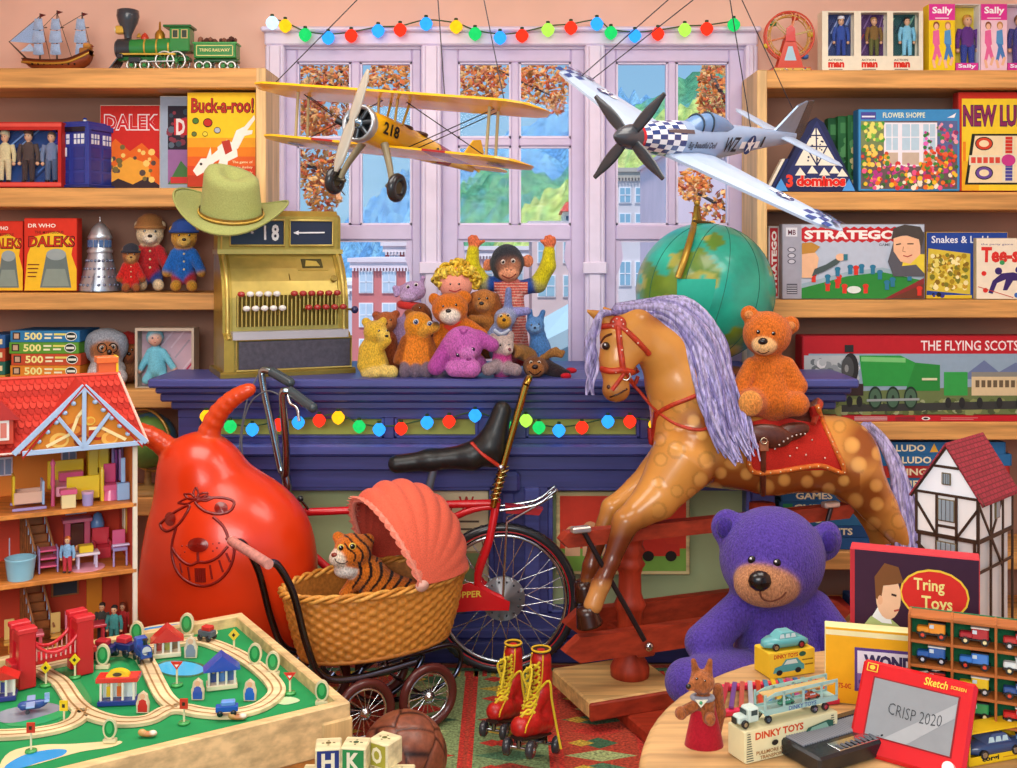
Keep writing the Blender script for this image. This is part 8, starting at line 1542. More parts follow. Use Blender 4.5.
def toyplane():
 o=B(33,712);s=o.y/F;t=Thing('toy_aeroplane','small blue toy aeroplane on the grey strip of the railway table','toy plane');U=V((.93,.36,0))*s;W=V((-.36,.93,0))*s
 def q(x,d,z):return o+U*x+W*d+V((0,0,z*s+.001))
 b=t.part('fuselage');b.tube([q(-13,0,6),q(-10,0,7),q(6,0,7),q(14,0,9)],[2*s,4.4*s,4.4*s,1.6*s],'2f4f94','gloss',12,sm=3);w=t.part('wing');w.rbox(q(-2,0,10),U*4,W*16,V((0,0,.8*s)),.4*s,'8fb0dc','gloss');f=t.part('tail_fin');f.rbox(q(13,0,13),U*2.4,W*.6,V((0,0,4*s)),.3*s,'8fb0dc','gloss');f.rbox(q(13,0,10),U*2.4,W*6,V((0,0,.6*s)),.3*s,'8fb0dc','gloss')
 for d in(-5,5):g=t.part('wheel');g.cyl(q(-5,d-.6,2.2),q(-5,d+.6,2.2),2.2*s,None,'20242c','gloss',10);g.cyl(q(-5,d,2),q(-5,d*.6,6),.7*s,None,'50545c','gloss',6)
 t.done()
toyplane()
for(x,y,lab)in((148,737,'brown and white toy animal lying at the front rim'),(238,720,'small brown toy animal near the front of the track loop')):
 t=Soft('toy_animal',lab,'toy animal',B(x,y).y,None,2,'gloss');b0=HY+(EYE-ZB-.001)*F/t.a.Y;t.e(x,b0-2.6,0,9,2.6,4,'b8743c');t.e(x-6,b0-4.4,-1,4,3,3,'d8a060');t.e(x+5,b0-3.6,0,3.6,2.6,3,'f0e4d0');t.body(.6);t.done()
ZR=.62
t=Thing('round_table','round pale wooden table in the lower right corner','table');m=t.part('tabletop');m.lathe((.80,1.66,ZR-.035),[(.01,0),(.585,0),(.598,.008),(.6,.02),(.596,.031),(.585,.035),(.01,.035)],'c9a06a','woodx',n=72);m=t.part('pedestal');m.lathe((.80,1.66,.0095),[(.01,0),(.26,0),(.25,.04),(.08,.08),(.06,.2),(.05,.5),(.12,.57),(.01,.575)],'a87a48','woodz',n=28);t.done()
def R3(px,py,z=ZR):return FL(px,py,z)
def slab(lab,name,cat,a,b,h,d,col,side=None,group=None,lean=0.):
 """carton standing on the table with its front lower edge from a to b"""
 t=Thing(name,lab,cat,group);u=b-a;u.z=0;n=V((-u.y,u.x,0)).normalized();a=V((a.x,a.y,ZR+.0008));v=(V((0,0,1))+n*lean).normalized()*h
 return t,carton(t,a,u,v,n*d,col,side)
def tudor():
 t=Thing('toy_house','half timbered black and white toy house with a dark red tiled roof','toy house');ph=math.radians(36);U=V((sin(math.radians(45)),-cos(math.radians(45)),0));W=V((cos(math.radians(45)),sin(math.radians(45)),0));c0=P(978,500,2.12);wd,dp=.122,.17;BR='3a2414'
 def q(a,w,z):return V((c0 .x,c0 .y,0))+U*a+W*w+V((0,0,z))
 def bx(m,a0,a1,w0,w1,z0,z1,col,mt='enamel'):m.rbox(q((a0+a1)/2,(w0+w1)/2,(z0+z1)/2),U*(a1-a0)/2,W*(w1-w0)/2,V((0,0,(z1-z0)/2)),.0008,col,mt)
 ze,zj,zb=c0 .z,c0 .z-.082,ZR+.001;za=ze+.092
 b=t.part('walls',None,'white plaster walls');bx(b,-wd,0,0,dp,zj,ze,'e9e6e2','wall');bx(b,-wd+.006,-.006,.006,dp-.006,zb,zj,'d8d6d4','wall');b.prism([q(-wd,0,ze),q(0,0,ze),q(-wd/2,0,za)],W*dp,'eef2f6','wall')
 r=t.part('roof',None,'dark red tiled roof');e=.012
 for g in(0,1):
  x=e if g else-wd-e;r.prism([q(x,-.008,ze-.012),q(x,dp+.008,ze-.012),q(-wd/2,dp+.008,za+.006),q(-wd/2,-.008,za+.006)],V((0,0,.005)),'a3283a','tile')
 tm=t.part('timber_frame',None,'dark timber beams')
 def beam(a,c,f=0,w=.005):
  p,s_=(q(a[0],-.001,a[1]),q(c[0],-.001,c[1]))if f==0 else(q(.001,a[0],a[1]),q(.001,c[0],c[1]));tm.bar(p,s_,w,.004,BR,'woodz',tuple(W if f==0 else U))
 beam((-wd-e,ze-.012),(-wd/2,za+.004),w=.006);beam((e,ze-.012),(-wd/2,za+.004),w=.006);beam((-wd,ze),(0,ze));beam((-wd,zj),(0,zj),w=.008);beam((-wd*.7,ze+.055),(-wd*.3,ze+.055))
 for a in(-wd,-wd*.66,-wd*.34,-.0):beam((a,zj),(a,ze))
 beam((-wd,ze-.02),(-wd*.66,zj));beam((0,ze-.02),(-wd*.34,zj));beam((-wd*.34,zj+.02),(-wd*.66,zj+.02))
 for w_ in(0,.06,.12,dp):beam((w_,zj),(w_,ze),1);beam((w_,zb),(w_,zj),1)
 beam((0,zj),(dp,zj),1,.008);beam((0,ze),(dp,ze),1);beam((.0,ze-.01),(.06,zj),1);beam((.12,ze-.01),(.06,zj),1);beam((0,zj-.06),(dp,zj-.06),1);beam((.06,zj),(.12,zj-.07),1)
 for a in(-wd+.006,-wd*.66,-wd*.34,-.006):beam((a,zb),(a,zj))
 beam((-wd,zj-.055),(0,zj-.055));beam((-wd,zj-.02),(-wd*.66,zj-.055));beam((0,zj-.02),(-wd*.34,zj-.055))
 for(a,z,w2,h2)in((-wd/2,ze-.03,.017,.022),(-wd/2,ze+.032,.009,.012),(-wd/2,zj-.028,.02,.018)):w=t.part('window',None,'leaded window');bx(w,a-w2,a+w2,-.004,.0,z-h2,z+h2,'6a5a3a');bx(w,a-w2+.002,a+w2-.002,-.0048,-.003,z-h2+.002,z+h2-.002,'8a98a0','gloss');[bx(w,a-w2+k*w2*.5-.0006,a-w2+k*w2*.5+.0006,-.0056,-.004,z-h2,z+h2,'3a3024')for k in(1,2,3)]
 w=t.part('window',None,'leaded window');bx(w,-.001,.004,.08,.1,ze-.05,ze-.015,'6a5a3a');bx(w,.003,.0048,.082,.098,ze-.048,ze-.017,'8a98a0','gloss');t.done()
tudor()
t,p=slab('dark purple toy box with a boy in green and a red oval','toy_box','toy box',P(850,678,2.03),P(980,690,1.95),.26,.045,'3a1830','c2303a')
p.rect(0,0,.03,1,'b82a34');p.o+=p.v*.11;p.disc(.66,.62,.27,.18,'f0c23a');p.disc(.66,.62,.255,.165,'d82a22');p.text('Tring',.5,.62,.74,.73,'f4e08a',.02);p.text('Toys',.56,.49,.8,.61,'f4e08a',.02)
p.o-=p.v*.11;p.v*=.95;p.poly([(.05,.02),(.05,.42),(.16,.56),(.26,.6),(.4,.5),(.44,.3),(.4,.02)],'b2c07a');p.poly([(.17,.56),(.25,.52),(.33,.52),(.3,.6),(.22,.64)],'f2f0ec');p.disc(.3,.72,.1,.17,'eebc96');p.poly([(.2,.7),(.19,.86),(.27,.97),(.38,.95),(.42,.84),(.36,.82),(.26,.8),(.24,.68)],'7a4a24');p.disc(.235,.69,.02,.035,'e8ac84');p.line([(.33,.74),(.36,.735)],.016,'3a2018');p.line([(.35,.62),(.38,.63)],.014,'b84a3a');p.disc(.42,.3,.05,.07,'f0c09c');p.poly([(.42,.1),(.44,.34),(.52,.4),(.66,.38),(.68,.1)],'d83a30');p.poly([(.47,.3),(.53,.37),(.62,.35),(.62,.28)],'e8c0b0');p.disc(.48,.14,.06,.09,'9aa0a8');p.disc(.48,.14,.03,.05,'50545c');p.poly([(.66,.26),(.92,.44),(.94,.38),(.72,.2)],'e8c03a');p.line([(.66,.2),(.92,.3)],.03,'f0d86a');t.done()
t,p=slab('yellow box with white panel reading WOND in purple','toy_box','toy box',P(825,703,1.97),P(918,711,1.93),.136,.03,'f0ae1c','e8dca0');p.rect(0,.9,1,.97,'f4e8b0');p.rect(.32,.18,1,.76,'5a3f8a');p.rect(.35,.22,1,.72,'e9e0ee');p.text('WOND',.42,.5,.96,.68,'3a2f5a',.06);p.rect(.35,.22,1,.42,'8a6ab0');p.specks(.38,.24,.98,.4,['d8c8e8','5a3f8a','e8a0c0'],20,.03,3);p.text('75-0C',.14,.2,.28,.27,'c8321e',.02);t.done()
def carcase():
 t=Thing('display_case','wooden pigeonhole display case with green back full of model cars','display case');o=P(908,0,1.82);o.z=0;U=V((.918,-.397,0)).normalized();W=V((.397,.918,0)).normalized();cw,rh,d=.0655,.0402,.04;nc,nr=4,5;z0=ZR+.001;z1=z0+nr*rh+.006
 def q(a,w,z):return o+U*a+W*w+V((0,0,z))
 def bx(m,a0,a1,w0,w1,z0,z1,col,mt):m.rbox(q((a0+a1)/2,(w0+w1)/2,(z0+z1)/2),U*(a1-a0)/2,W*(w1-w0)/2,V((0,0,(z1-z0)/2)),.0008,col,mt)
 b=t.part('back',None,'green baize back');bx(b,0,nc*cw,d,d+.004,z0,z1,'1f6a44','cloth')
 for i in range(nr+1):s=t.part('shelf');zz=z0+i*rh;bx(s,0,nc*cw+.004,0,d,zz,zz+.005,'b8682e','woodx')
 for j in range(nc+1):s=t.part('divider');bx(s,j*cw,j*cw+.004,-.001,d,z0,z1,'b8682e','woodz')
 t.done();C_=[['e8922a van with black wings','b02a34 red vintage van','c83a3a red open carriage','e8e0d0 white van'],['2f62a8 blue vintage car with a pale hood','3f7fd0 blue and white van','e8ece8 white vintage coupe','3a6a4a green van'],['d8342a red ladder truck','e8c41e yellow vintage van','3a5a9a blue open truck','d8a030 gold van'],['7a3a2a brown van','2f9a5a green and white van','d22a2a bright red vintage car','5a5a9a purple van'],['c8b040 ochre van','4a9ad0 blue and green van','4a7ab8 pale blue van','b0b0b0 grey van']]
 rows=('top','second','third','fourth','lowest');cl=('first','second','third','last')
 for i in range(nr):
  for j in range(nc-1):
   c,ds=C_[i][j].split(' ',1);zz=z0+(nr-1-i)*rh+.0055;t=Thing('model_car','little %s, %s row, %s column of the display case'%(ds,rows[i],cl[j]),'model car','model cars in the display case');a0=j*cw+.036
   def e(a,z,w=0):return q(a0+a,.019+w,zz+z)
   b=t.part('chassis');b.rbox(e(0,.008),U*.024,W*.0085,V((0,0,.0016)),.0008,'1f1f24','gloss');b=t.part('bonnet');b.rbox(e(-.013,.0135),U*.01,W*.007,V((0,0,.005)),.002,c,'gloss')
   cb=t.part('cab');cb.rbox(e(.008,.0175),U*.013,W*.0085,V((0,0,.0088)),.002,c,'gloss');rf=t.part('roof');rf.rbox(e(.008,.0272),U*.014,W*.009,V((0,0,.0012)),.001,('20242a','e8e4da')[(i+j)%2],'gloss');w=t.part('cab_window');w.rbox(e(0,.021,-.0088),U*.0034,W*.0006,V((0,0,.003)),.0003,'c8d8e0','gloss')
   if 'ladder' in ds:l=t.part('ladder');l.bar(e(-.026,.02,-.004),e(.024,.034,-.004),.005,.002,'f0e8d8','gloss')
   for a in(-.014,.015):
    for w in(-.0095,.0095):wh=t.part('wheel');wh.cyl(e(a,.0062,w-.001),e(a,.0062,w+.001),.006,None,'181a1e','rubber',14);wh.cyl(e(a,.0062,w-.0014),e(a,.0062,w+.0014),.003,None,('d8402a','e8d8a0','c8c8cc')[(i*2+j)%3],'gloss',10)
   t.done()
carcase()
def sketch():
 t=Thing('sketch_toy','red drawing screen toy with CRISP 2020 written on the grey screen','drawing toy');a=R3(846,752);b=R3(963,786);u=b-a;n=V((-u.y,u.x,0)).normalized();v=(V((0,0,1))+n*.62).normalized();v=v*.148;k=u.cross(v).normalized()*-.014;a=a+V((0,0,.004))
 m=t.part('frame',None,'glossy red frame');m.rbox(a+u/2+v/2+k/2,u/2,k/2,v/2,.005,'d0161e','gloss');p=Panel(t.part('screen',m,'grey drawing screen'),a,u,v,'card',.0004);p.rect(.12,.2,.88,.83,'8a1016');p.rect(.135,.215,.865,.815,'8c8f92');p.poly([(.3,.215),(.5,.215),(.86,.6),(.86,.75)],'a4a6a8');p.text('CRISP 2020',.3,.48,.76,.6,'3a3c40',-.012,0,-.02)
 q=Panel(t.part('lettering',m,'gold lettering'),a,u,v,'card',.0005);q.k=2;q.text('Sketch',.56,.865,.76,.95,'f0d24a',.015,.1);q.text('SCREEN',.79,.885,.92,.92,'e8c84a',.01);q.rect(.05,.87,.15,.96,'e8c03a');q.rect(.06,.88,.14,.95,'c0161e');q.disc(.1,.915,.025,.025,'e8c03a')
 for x in(.12,.88):d=t.part('dial',None,'white dial');c=a+u*x+v*.1;d.cyl(c,c-k*.8,.009,None,'e8e6e0','gloss',18)
 t.done()
sketch()
def stylo():
 t=Thing('pocket_organ','black and silver pocket organ with ribbed grey speaker panel','pocket organ');a=R3(820,778);b=R3(908,750);u=b-a;w=V((-u.y,u.x,0)).normalized()*.105;z=V((0,0,1));a=V((a.x,a.y,ZR+.001));m=t.part('case',None,'black plastic case');m.rbox(a+u/2+w/2+z*.014,u/2,w/2,z*.0138,.004,'1a1c20','gloss');T=z*.0282
 g=t.part('speaker_grille',None,'ribbed silver grille');n=34
 for i in range(n):x=.04+.92*(i+.5)/n;g.bar(a+u*x+w*.42+T,a+u*x+w*.97+T,u.length*.6/n,.004,'85878d','matte')
 l=t.part('name_plate',None,'small black name plate');l.rbox(a+u*.72+w*.88+T*1.08,u*.22,w*.06,z*.0018,.0005,'26282e','gloss');k=t.part('keyboard',None,'silver touch keyboard');k.rbox(a+u*.6+w*.17+T,u*.36,w*.13,z*.0012,.0005,'c8ccd0','chrome')
 p=Panel(t.part('key_marks',k),a+u*.26+w*.05+T*1.05,u*.68,w*.24,'card',.0003)
 for i in range(13):p.rect(i/13+.01,.02,i/13+.06,.6,'50545c')
 t.done();t=Thing('stylus','black stylus pen resting across the pocket organ','stylus');s=t.part('barrel');s.tube([a+u*.93+w*.02+T*1.35,a+u*1.06+w*.46+T*1.8],[.0022,.004],'121418','gloss',10);c=t.part('cable');c.tube([a+u*.93+w*.02+T*1.35,a+u*.85-w*.02+T*1.3,a+u*.7+w*.03+T*1.2],.0014,'1a1c20','rubber',6,sm=4);t.done()
stylo()
def carshape(t,o,U,W,L,col,roofc,hz=.5):
 Z=V((0,0,1));h=L*.17;q=lambda a,w,z:o+U*a*L+W*w*L+Z*z*L*.84
 b=t.part('car_body');sec=[(-.5,.07,.10),(-.48,.09,.19),(-.3,.18,.23),(-.2,.19,.24),(.22,.19,.24),(.4,.18,.22),(.49,.16,.17),(.5,.08,.10)]
 rows=[[q(a,w,.055),q(a,w*1.02,zz*.6),q(a,w*.9,zz),q(a,-w*.9,zz),q(a,-w*1.02,zz*.6),q(a,-w,.055)]for a,w,zz in sec];b.ring(rows,col,'gloss')
 c=t.part('cabin');c.ring([[q(-.23,.16,.235),q(.26,.16,.235),q(.26,-.16,.235),q(-.23,-.16,.235)],[q(-.12,.13,.37),q(.17,.13,.37),q(.17,-.13,.37),q(-.12,-.13,.37)],[q(-.08,.11,.39),q(.13,.11,.39),q(.13,-.11,.39),q(-.08,-.11,.39)]],roofc,'gloss',smooth=False);g=t.part('car_window')
 for k in(-.155,-.02,.11):g.add([q(k-.04,-.1635,.262),q(k+.08,-.1635,.262),q(k+.07,-.142,.35),q(k-.01,-.142,.35)],[(0,1,2,3)],'bcd4d8','gloss')
 for a in(-.3,.3):
  for w in(-.185,.185):wh=t.part('wheel');wh.cyl(q(a,w-.02,.075),q(a,w+.02,.075),.075*L,None,'1c1e22','rubber',16);wh.cyl(q(a,w-.026,.075),q(a,w+.026,.075),.045*L,None,'d8dce0','chrome',12)
a,b=R3(770,680),R3(815,673);t,p=slab('small yellow car box with a picture of the turquoise car','car_box','toy box',a,b,.048,.055,'e2c034','d8b228');p.text('DINKY TOYS',.08,.76,.62,.93,'b8301e',.03);p.disc(.72,.84,.08,.1,'2a5a4a');p.poly([(.06,.2),(.1,.42),(.25,.48),(.34,.7),(.6,.72),(.7,.5),(.76,.42),(.76,.22)],'4a9aa0');p.poly([(.3,.5),(.37,.66),(.57,.67),(.62,.5)],'c8dcd8');p.disc(.2,.2,.07,.11,'20242a');p.disc(.62,.22,.07,.11,'20242a');p.line([(.72,.6),(.95,.6)],.05,'8a6a1c');p.line([(.78,.4),(.95,.4)],.05,'8a6a1c');t.done();u=(b-a).normalized();w=V((-u.y,u.x,0));t=Thing('toy_car','turquoise toy saloon car standing on the small yellow box','toy car');carshape(t,V((a.x,a.y,ZR+.0498))+u*.047+w*.026,u,w,.094,'5aa3a6','62abae');t.done()
a,b=R3(745,765),R3(838,742);t,p=slab('cream transporter box with striped ends','car_box','toy box',a,b,.05,.045,'e6dcae','dcd2a4');p.text('DINKY TOYS',.1,.68,.62,.92,'d04a1e',.04);[p.line([(x,.06+.08*k),(x+.07-.004*k,.06+.08*k)],.03,'3a3a34')for k in range(12)for x in(.01,.92)];p.disc(.3,.5,.035,.09,'2a2420');p.text('PULLMORE CAR',.1,.22,.45,.34,'9a6a3a',.02);p.text('TRANSPORTER',.14,.06,.45,.18,'9a6a3a',.02);p.poly([(.5,.2),(.52,.42),(.6,.5),(.66,.72),(.88,.84),(.94,.8),(.94,.5),(.66,.3)],'2f5a4a');p.poly([(.66,.52),(.7,.7),(.86,.78),(.9,.55)],'8ab09a');[p.disc(x,y,.03,.08,'1a1e1c')for x,y in((.56,.22),(.66,.3),(.88,.48))];t.done()
u=(b-a);u.z=0;L=u.length;u.normalize();w=V((-u.y,u.x,0));o=V((a.x,a.y,ZR+.0518))+w*.022;TQ='9fc4bc'
def q(x,d,z):return o+u*x*L+w*d+V((0,0,z))
t=Thing('toy_transporter','pale turquoise toy car transporter lorry standing on its box','toy lorry');c=t.part('cab',None,'pale lorry cab');c.rbox(q(.14,0,.017),u*.011,w*.0115,V((0,0,.012)),.003,'c8d8cc','gloss');c.rbox(q(.04,0,.012),u*.01,w*.0095,V((0,0,.0068)),.003,'c8d8cc','gloss');g=t.part('cab_window',c);g.rbox(q(.14,-.0118,.0215),u*.006,w*.0004,V((0,0,.004)),.0002,'3a4a4a','gloss');g.rbox(q(.067,0,.0225),u*.0004,w*.008,V((0,0,.0038)),.0002,'3a4a4a','gloss');gr=t.part('radiator',c);gr.rbox(q(-.025,0,.011),u*.001,w*.006,V((0,0,.005)),.0005,'4a5250','metal')
tr=t.part('trailer',None,'pale turquoise trailer')
tr.rbox(q(.64,0,.017),u*L*.4,w*.0125,V((0,0,.0022)),.001,TQ,'gloss');tr.rbox(q(.64,0,.0405),u*L*.36,w*.0125,V((0,0,.0012)),.0008,'c8a86a','gloss')
for d in(-.013,.013):
 tr.prism([q(.24,d,.013),q(1.04,d,.013),q(1.04,d,.022),q(.24,d,.022)],w*.001,TQ,'gloss');tr.prism([q(.24,d,.034),q(.34,d,.041),q(1.04,d,.043),q(1.04,d,.048),q(.36,d,.047),q(.24,d,.04)],w*.001,TQ,'gloss')
 for x in(.25,.45,.66,.86,1.03):tr.prism([q(x-.012,d,.02),q(x+.012,d,.02),q(x+.012,d,.046),q(x-.012,d,.046)],w*.001,TQ,'gloss')
p=Panel(t.part('lettering',tr),q(.5,-.0131,.0138),u*L*.3,V((0,0,.007)));p.text('DINKY TOYS',0,0,1,1,'3a4a8a',.02)
for x in(.04,.28,.78,.9):
 for d in(-.0125,.0125):wh=t.part('wheel');wh.cyl(q(x,d-.002,.0066),q(x,d+.002,.0066),.0064,None,'1f2226','rubber',14);wh.cyl(q(x,d-.0025,.0066),q(x,d+.0025,.0066),.0035,None,'c8d0d0','chrome',10)
t.done()
for x,c,lab in((.52,'3a8a6a','tiny green car on the lower deck of the transporter'),(.8,'b8503a','tiny red car at the back of the transporter lower deck')):t=Thing('toy_car',lab,'toy car','cars inside the transporter');carshape(t,q(x,0,.0195),u,w,.03,c,c);t.done()
A_,B_,C3,D_=R3(714,714,.625),R3(838,700,.625),R3(816,681,.625),R3(722,688,.625);t=Thing('glockenspiel','pink-red toy glockenspiel with rainbow bars behind the squirrel toy','glockenspiel');fr=t.part('frame',None,'pink-red frame')
for a,b in((A_,B_),(D_,C3)):fr.bar(a,b,.014,.009,'d8284e','gloss',(0,0,1))
fr.bar(A_,D_,.01,.008,'c82046','gloss',(0,0,1));fr.bar(B_,C3,.01,.008,'c82046','gloss',(0,0,1))
for i,c in enumerate(('d83a4a','8a5ab0','e8705a','d8e0ec','e8502a','4a9ad8','f0d23a','5ab0c8','c84a9a','3f7ac8','9ad0d8','e88a3a')):f=(i+.7)/12.6;b=t.part('tone_bar');b.bar(A_+(B_-A_)*f+V((0,0,.008)),D_+(C3-D_)*f+V((0,0,.008)),.0085,.004,c,'metal',(0,0,1))
t.done()
t=Soft('toy_squirrel','brown felt squirrel in a red dress and grey scarf standing on the round table','soft toy',1.80,k=3);SQ='9a5428'
t.c(704,702,2,10,703,742,2,14,SQ);t.e(702,682,-1,12.5,12,11,'a65e30');t.c(696,684,-6,7,689.5,687,-10,3.6,'a65e30');t.c(696,672,1,4.6,693.5,661,1,2.6,SQ);t.c(708,672,1,4.6,710,661,1,2.6,SQ);t.c(697,704,-5,5,681,713,-9,5.4,SQ);t.c(710,704,-5,5,709,719,-10,5,SQ);t.e(695,751,-6,8,5,8,'8a4a24');t.e(709,750,-4,8,5,8,'8a4a24');t.c(712,742,14,7,718,712,14,7.5,SQ);t.c(718,712,14,7,718,688,12,5,SQ)
t.body(.8);t.eyes((697,679),(705,681),r=1.4);t.dot('nose',688.5,686.5,2.8,'120c0c');s=t.a.s;d=t.part('dress',None,'red dress');d.lathe(t.a.p(704,748,1),[(19*s,0),(20*s,1*s),(17*s,16*s),(13*s,34*s),(10.5*s,45*s),(9*s,47*s)],'a81426','cloth',n=28,sy=.8);ar=t.part('paw');t.a.ball(ar,681,713,-10,6.4,'a65e30','fur',12);ar=t.part('paw');t.a.ball(ar,710,719,-17,5.6,'a65e30','fur',12,7);sc=t.part('scarf',None,'grey scarf with pale collar');sc.torus(t.a.p(702.5,697.5,0),9.5*s,3*s,'8f8f98','cloth',(0,.15,1),24,8);sc.prism([t.a.p(695,700,-13),t.a.p(708,700,-13),t.a.p(701,708,-13)],(0,s,0),'e8e4cc','cloth');sc.ball(t.a.p(701,703,-14),1.8*s,'3fa06a','gloss',8);t.done()
a,b=R3(970,768),R3(1030,757);t=Thing('car_box','yellow window box with a dark blue car at the lower right corner','toy box');u=b-a;w=V((-u.y,u.x,0)).normalized();L=u.length;o=V((a.x,a.y,ZR+.001));Z=V((0,0,1));m=t.part('carton');YL='f0c41c'
for c,hu,hw,hz in((o+u/2+w*.02+Z*.001,u/2,w*.02,Z*.001),(o+u/2+w*.0395+Z*.025,u/2,w*.0006,Z*.025),(o+u/2+w*.001+Z*.007,u/2,w*.001,Z*.0068),(o+u/2+w*.02+Z*.051,u/2,w*.02,Z*.001),(o+w*.02+Z*.026,u*.012,w*.02,Z*.025),(o+u+w*.02+Z*.026,u*.012,w*.02,Z*.025)):m.rbox(c,hu,hw,hz,.0004,YL,'card')
p=Panel(t.part('lettering',m),o+Z*.001,u,Z*.012);p.text('corgi',.2,.1,.48,.95,'1a1a20',.04);p.line([(.55,.5),(.9,.5)],.14,'c88a1c');t.done();t=Thing('toy_car','dark blue toy car inside the yellow window box','toy car');u.normalize();carshape(t,o+u*L*.5+w*.02+Z*.0085,u,w,L*.86,'3a4a72','4a5a84');t.done()
def frame(px,py,Y,R,Fw,k=1.):
 R=V(R).normalized();Fw=V(Fw);Fw=(Fw-R*Fw.dot(R)).normalized();U=Fw.cross(R);o=P(px,py,Y);s=Y/F*k
 return(lambda r,f,u:o+(R*r+Fw*f+U*u)*s),R,Fw,U,s
def foil(m,q,r0,r1,f0,f1,u0,u1,c0,c1,th,col,mt,n=16,tip=True,cf=None):
 """wing from (r0,f0,u0) chord c0 to (r1,f1,u1) chord c1"""
 rows=[];pr=[(1,0),(.85,.5),(.55,1),(.2,.9),(0,.35),(0,-.15),(.3,-.35),(.7,-.2)]
 for i in range(n+1):
  t=i/n;e=min(1,math.sqrt(max(0,1-((abs(t*2-1)if tip==2 else t)**(7 if tip==2 else 14))))+.12)if tip else 1;c=(c0+(c1-c0)*t)*e
  rows.append([q(r0+(r1-r0)*t,f0+(f1-f0)*t+c/2-c*x,u0+(u1-u0)*t+th*z*e)for x,z in pr])
 k=len(pr)
 for i in range(n):m.ring(rows[i:i+2],cf((i+.5)/n)if cf else col,mt,cap=i in(0,n-1),smooth=False)
def biplane():
 q,R,Fw,U,s=frame(398,140,3.22,(.885,-.45,-.125),(-.45,-.87,.135));YL='eab018'
 t=Thing('toy_biplane','yellow toy biplane number 218 hanging in front of the window','toy plane')
 f=t.part('fuselage',None,'yellow fuselage');rows=[]
 for(x,w,h,z)in((62,15,16,0),(40,16,17,0),(0,14,16,1),(-50,11,13,2),(-110,6,8,3),(-160,2.5,5,4)):rows.append([q(w*cos(a),x,z+h*sin(a))for a in[2*pi*k/16 for k in range(16)]])
 f.ring(rows,YL,'gloss');bd=t.part('fuselage_band',f,'dark red band');bd.ring([[q(w*1.02*cos(a),x,z+h*1.02*sin(a))for a in[2*pi*k/16 for k in range(16)]]for x,w,h,z in((-72,9.4,11.3,2.4),(-102,6.8,8.8,2.9))],'9a1f1c','gloss',cap=False)
 for tx,x0,x1,k in(('218',52,24,1.),('210',-58,-80,.8)):
  n=t.part('number',f,'black numerals');v,fc=textmesh(tx,.03);lo,hi=v.min(0),v.max(0);w0=(16.2,16.2)[0]if k==1 else 11.2;n.add([q(w0-(0 if k==1 else 2.2)*a-(1.3*(1-a)if k==1 else 0)*0,x0+(x1-x0)*a,(b_*12-5)*k+1)for a,b_ in(v-lo)/(hi-lo)],fc,'14120e','card')
 en=t.part('engine',None,'radial engine with silver cowl');en.ring([[q(r*cos(a),x,r*sin(a))for a in[2*pi*k/20 for k in range(20)]]for x,r in((60,15),(66,18),(72,18),(74,16),(70,14))],'b4b8bc','metal',cap=False);en.add([q(15*cos(2*pi*k/20),66,15*sin(2*pi*k/20))for k in range(20)],[tuple(range(20))],'1a1c20','matte')
 for k in range(7):a=2*pi*k/7+.2;en.cyl(q(4*cos(a),70,4*sin(a)),q(15*cos(a),70,15*sin(a)),2.8*s,2.4*s,'50565c','metal',8)
 en.lathe(q(0,66,0),[(6*s,0),(6*s,6*s),(4*s,10*s),(.2*s,13*s)],'9fb4c4','chrome',tuple(Fw),16)
 pp=t.part('propeller',None,'pale two bladed propeller');rows=[]
 for i in range(13):z=-50+100*i/12;w=(1.5+4.6*math.sqrt(max(0,1-(abs(z)/50)**4)))*(.55 if abs(z)<8 else 1);tw=(z/50)*.5;rows.append([q((w*cos(a))*cos(.15)+z*sin(.15),82+1.6*sin(a)+w*cos(a)*tw*.5,z*cos(.15))for a in[2*pi*k/8 for k in range(8)]])
 pp.ring(rows,'a89f90','gloss');ex=t.part('exhaust',None,'dark exhaust');ex.cyl(q(-18,60,-2),q(-30,66,2),3*s,None,'2a2c30','metal',10)
 wc=lambda t_:'9a201c' if.66<t_<.76 or.26<t_<.34 else YL
 w=t.part('upper_wing',None,'yellow upper wing');foil(w,q,-168,170,20,20,36,36,68,68,4.4,YL,'gloss',24,2);w=t.part('lower_wing',None,'yellow lower wing with red panels');foil(w,q,-155,157,8,8,-14,-14,60,60,4,YL,'gloss',24,2,wc)
 for r in(-118,118):rn=t.part('roundel',w,'blue roundel');rn.ring([[q(r+rr*cos(a),8+rr*sin(a),-16.4-.1*k_)for a in[2*pi*k/16 for k in range(16)]]for k_,rr in enumerate((9,.3))],'2f4a8a','gloss',cap=False)
 for r in(-112,112):
  for fa,fb in((28,18),(10,-2)):st=t.part('strut',None,'wing strut');st.cyl(q(r,fa,35),q(r,fb,-12),1.5*s,None,'b8a878','gloss',8)
 for r in(-11,11):
  for fa,fb in((30,26),(8,12)):st=t.part('strut',None,'centre strut');st.cyl(q(r,fa,35),q(r*.9,fb,13),1.3*s,None,'b8922a','gloss',8)
 wi=t.part('rigging',None,'dark bracing wires')
 for g in(-1,1):
  for a_,b_ in(((112,18,35),(14,12,-12)),((14,18,35),(112,6,-12)),((112,8,35),(14,0,-12))):wi.cyl(q(g*a_[0],a_[1],a_[2]),q(g*b_[0],b_[1],b_[2]),.55*s,None,'2a2420','metal',5)
 tf=t.part('tail_fin',None,'yellow tail fin');tf.prism([q(-.8,-128,8),q(-.8,-150,34),q(-.8,-166,38),q(-.8,-178,26),q(-.8,-176,2),q(-.8,-150,4)],R*1.6*s,YL,'gloss');tp=t.part('tailplane',None,'yellow tailplane');foil(tp,q,-46,46,-155,-155,4,4,30,30,2,YL,'gloss',12,2)
 co=t.part('cockpit_rim',None,'dark cockpit openings')
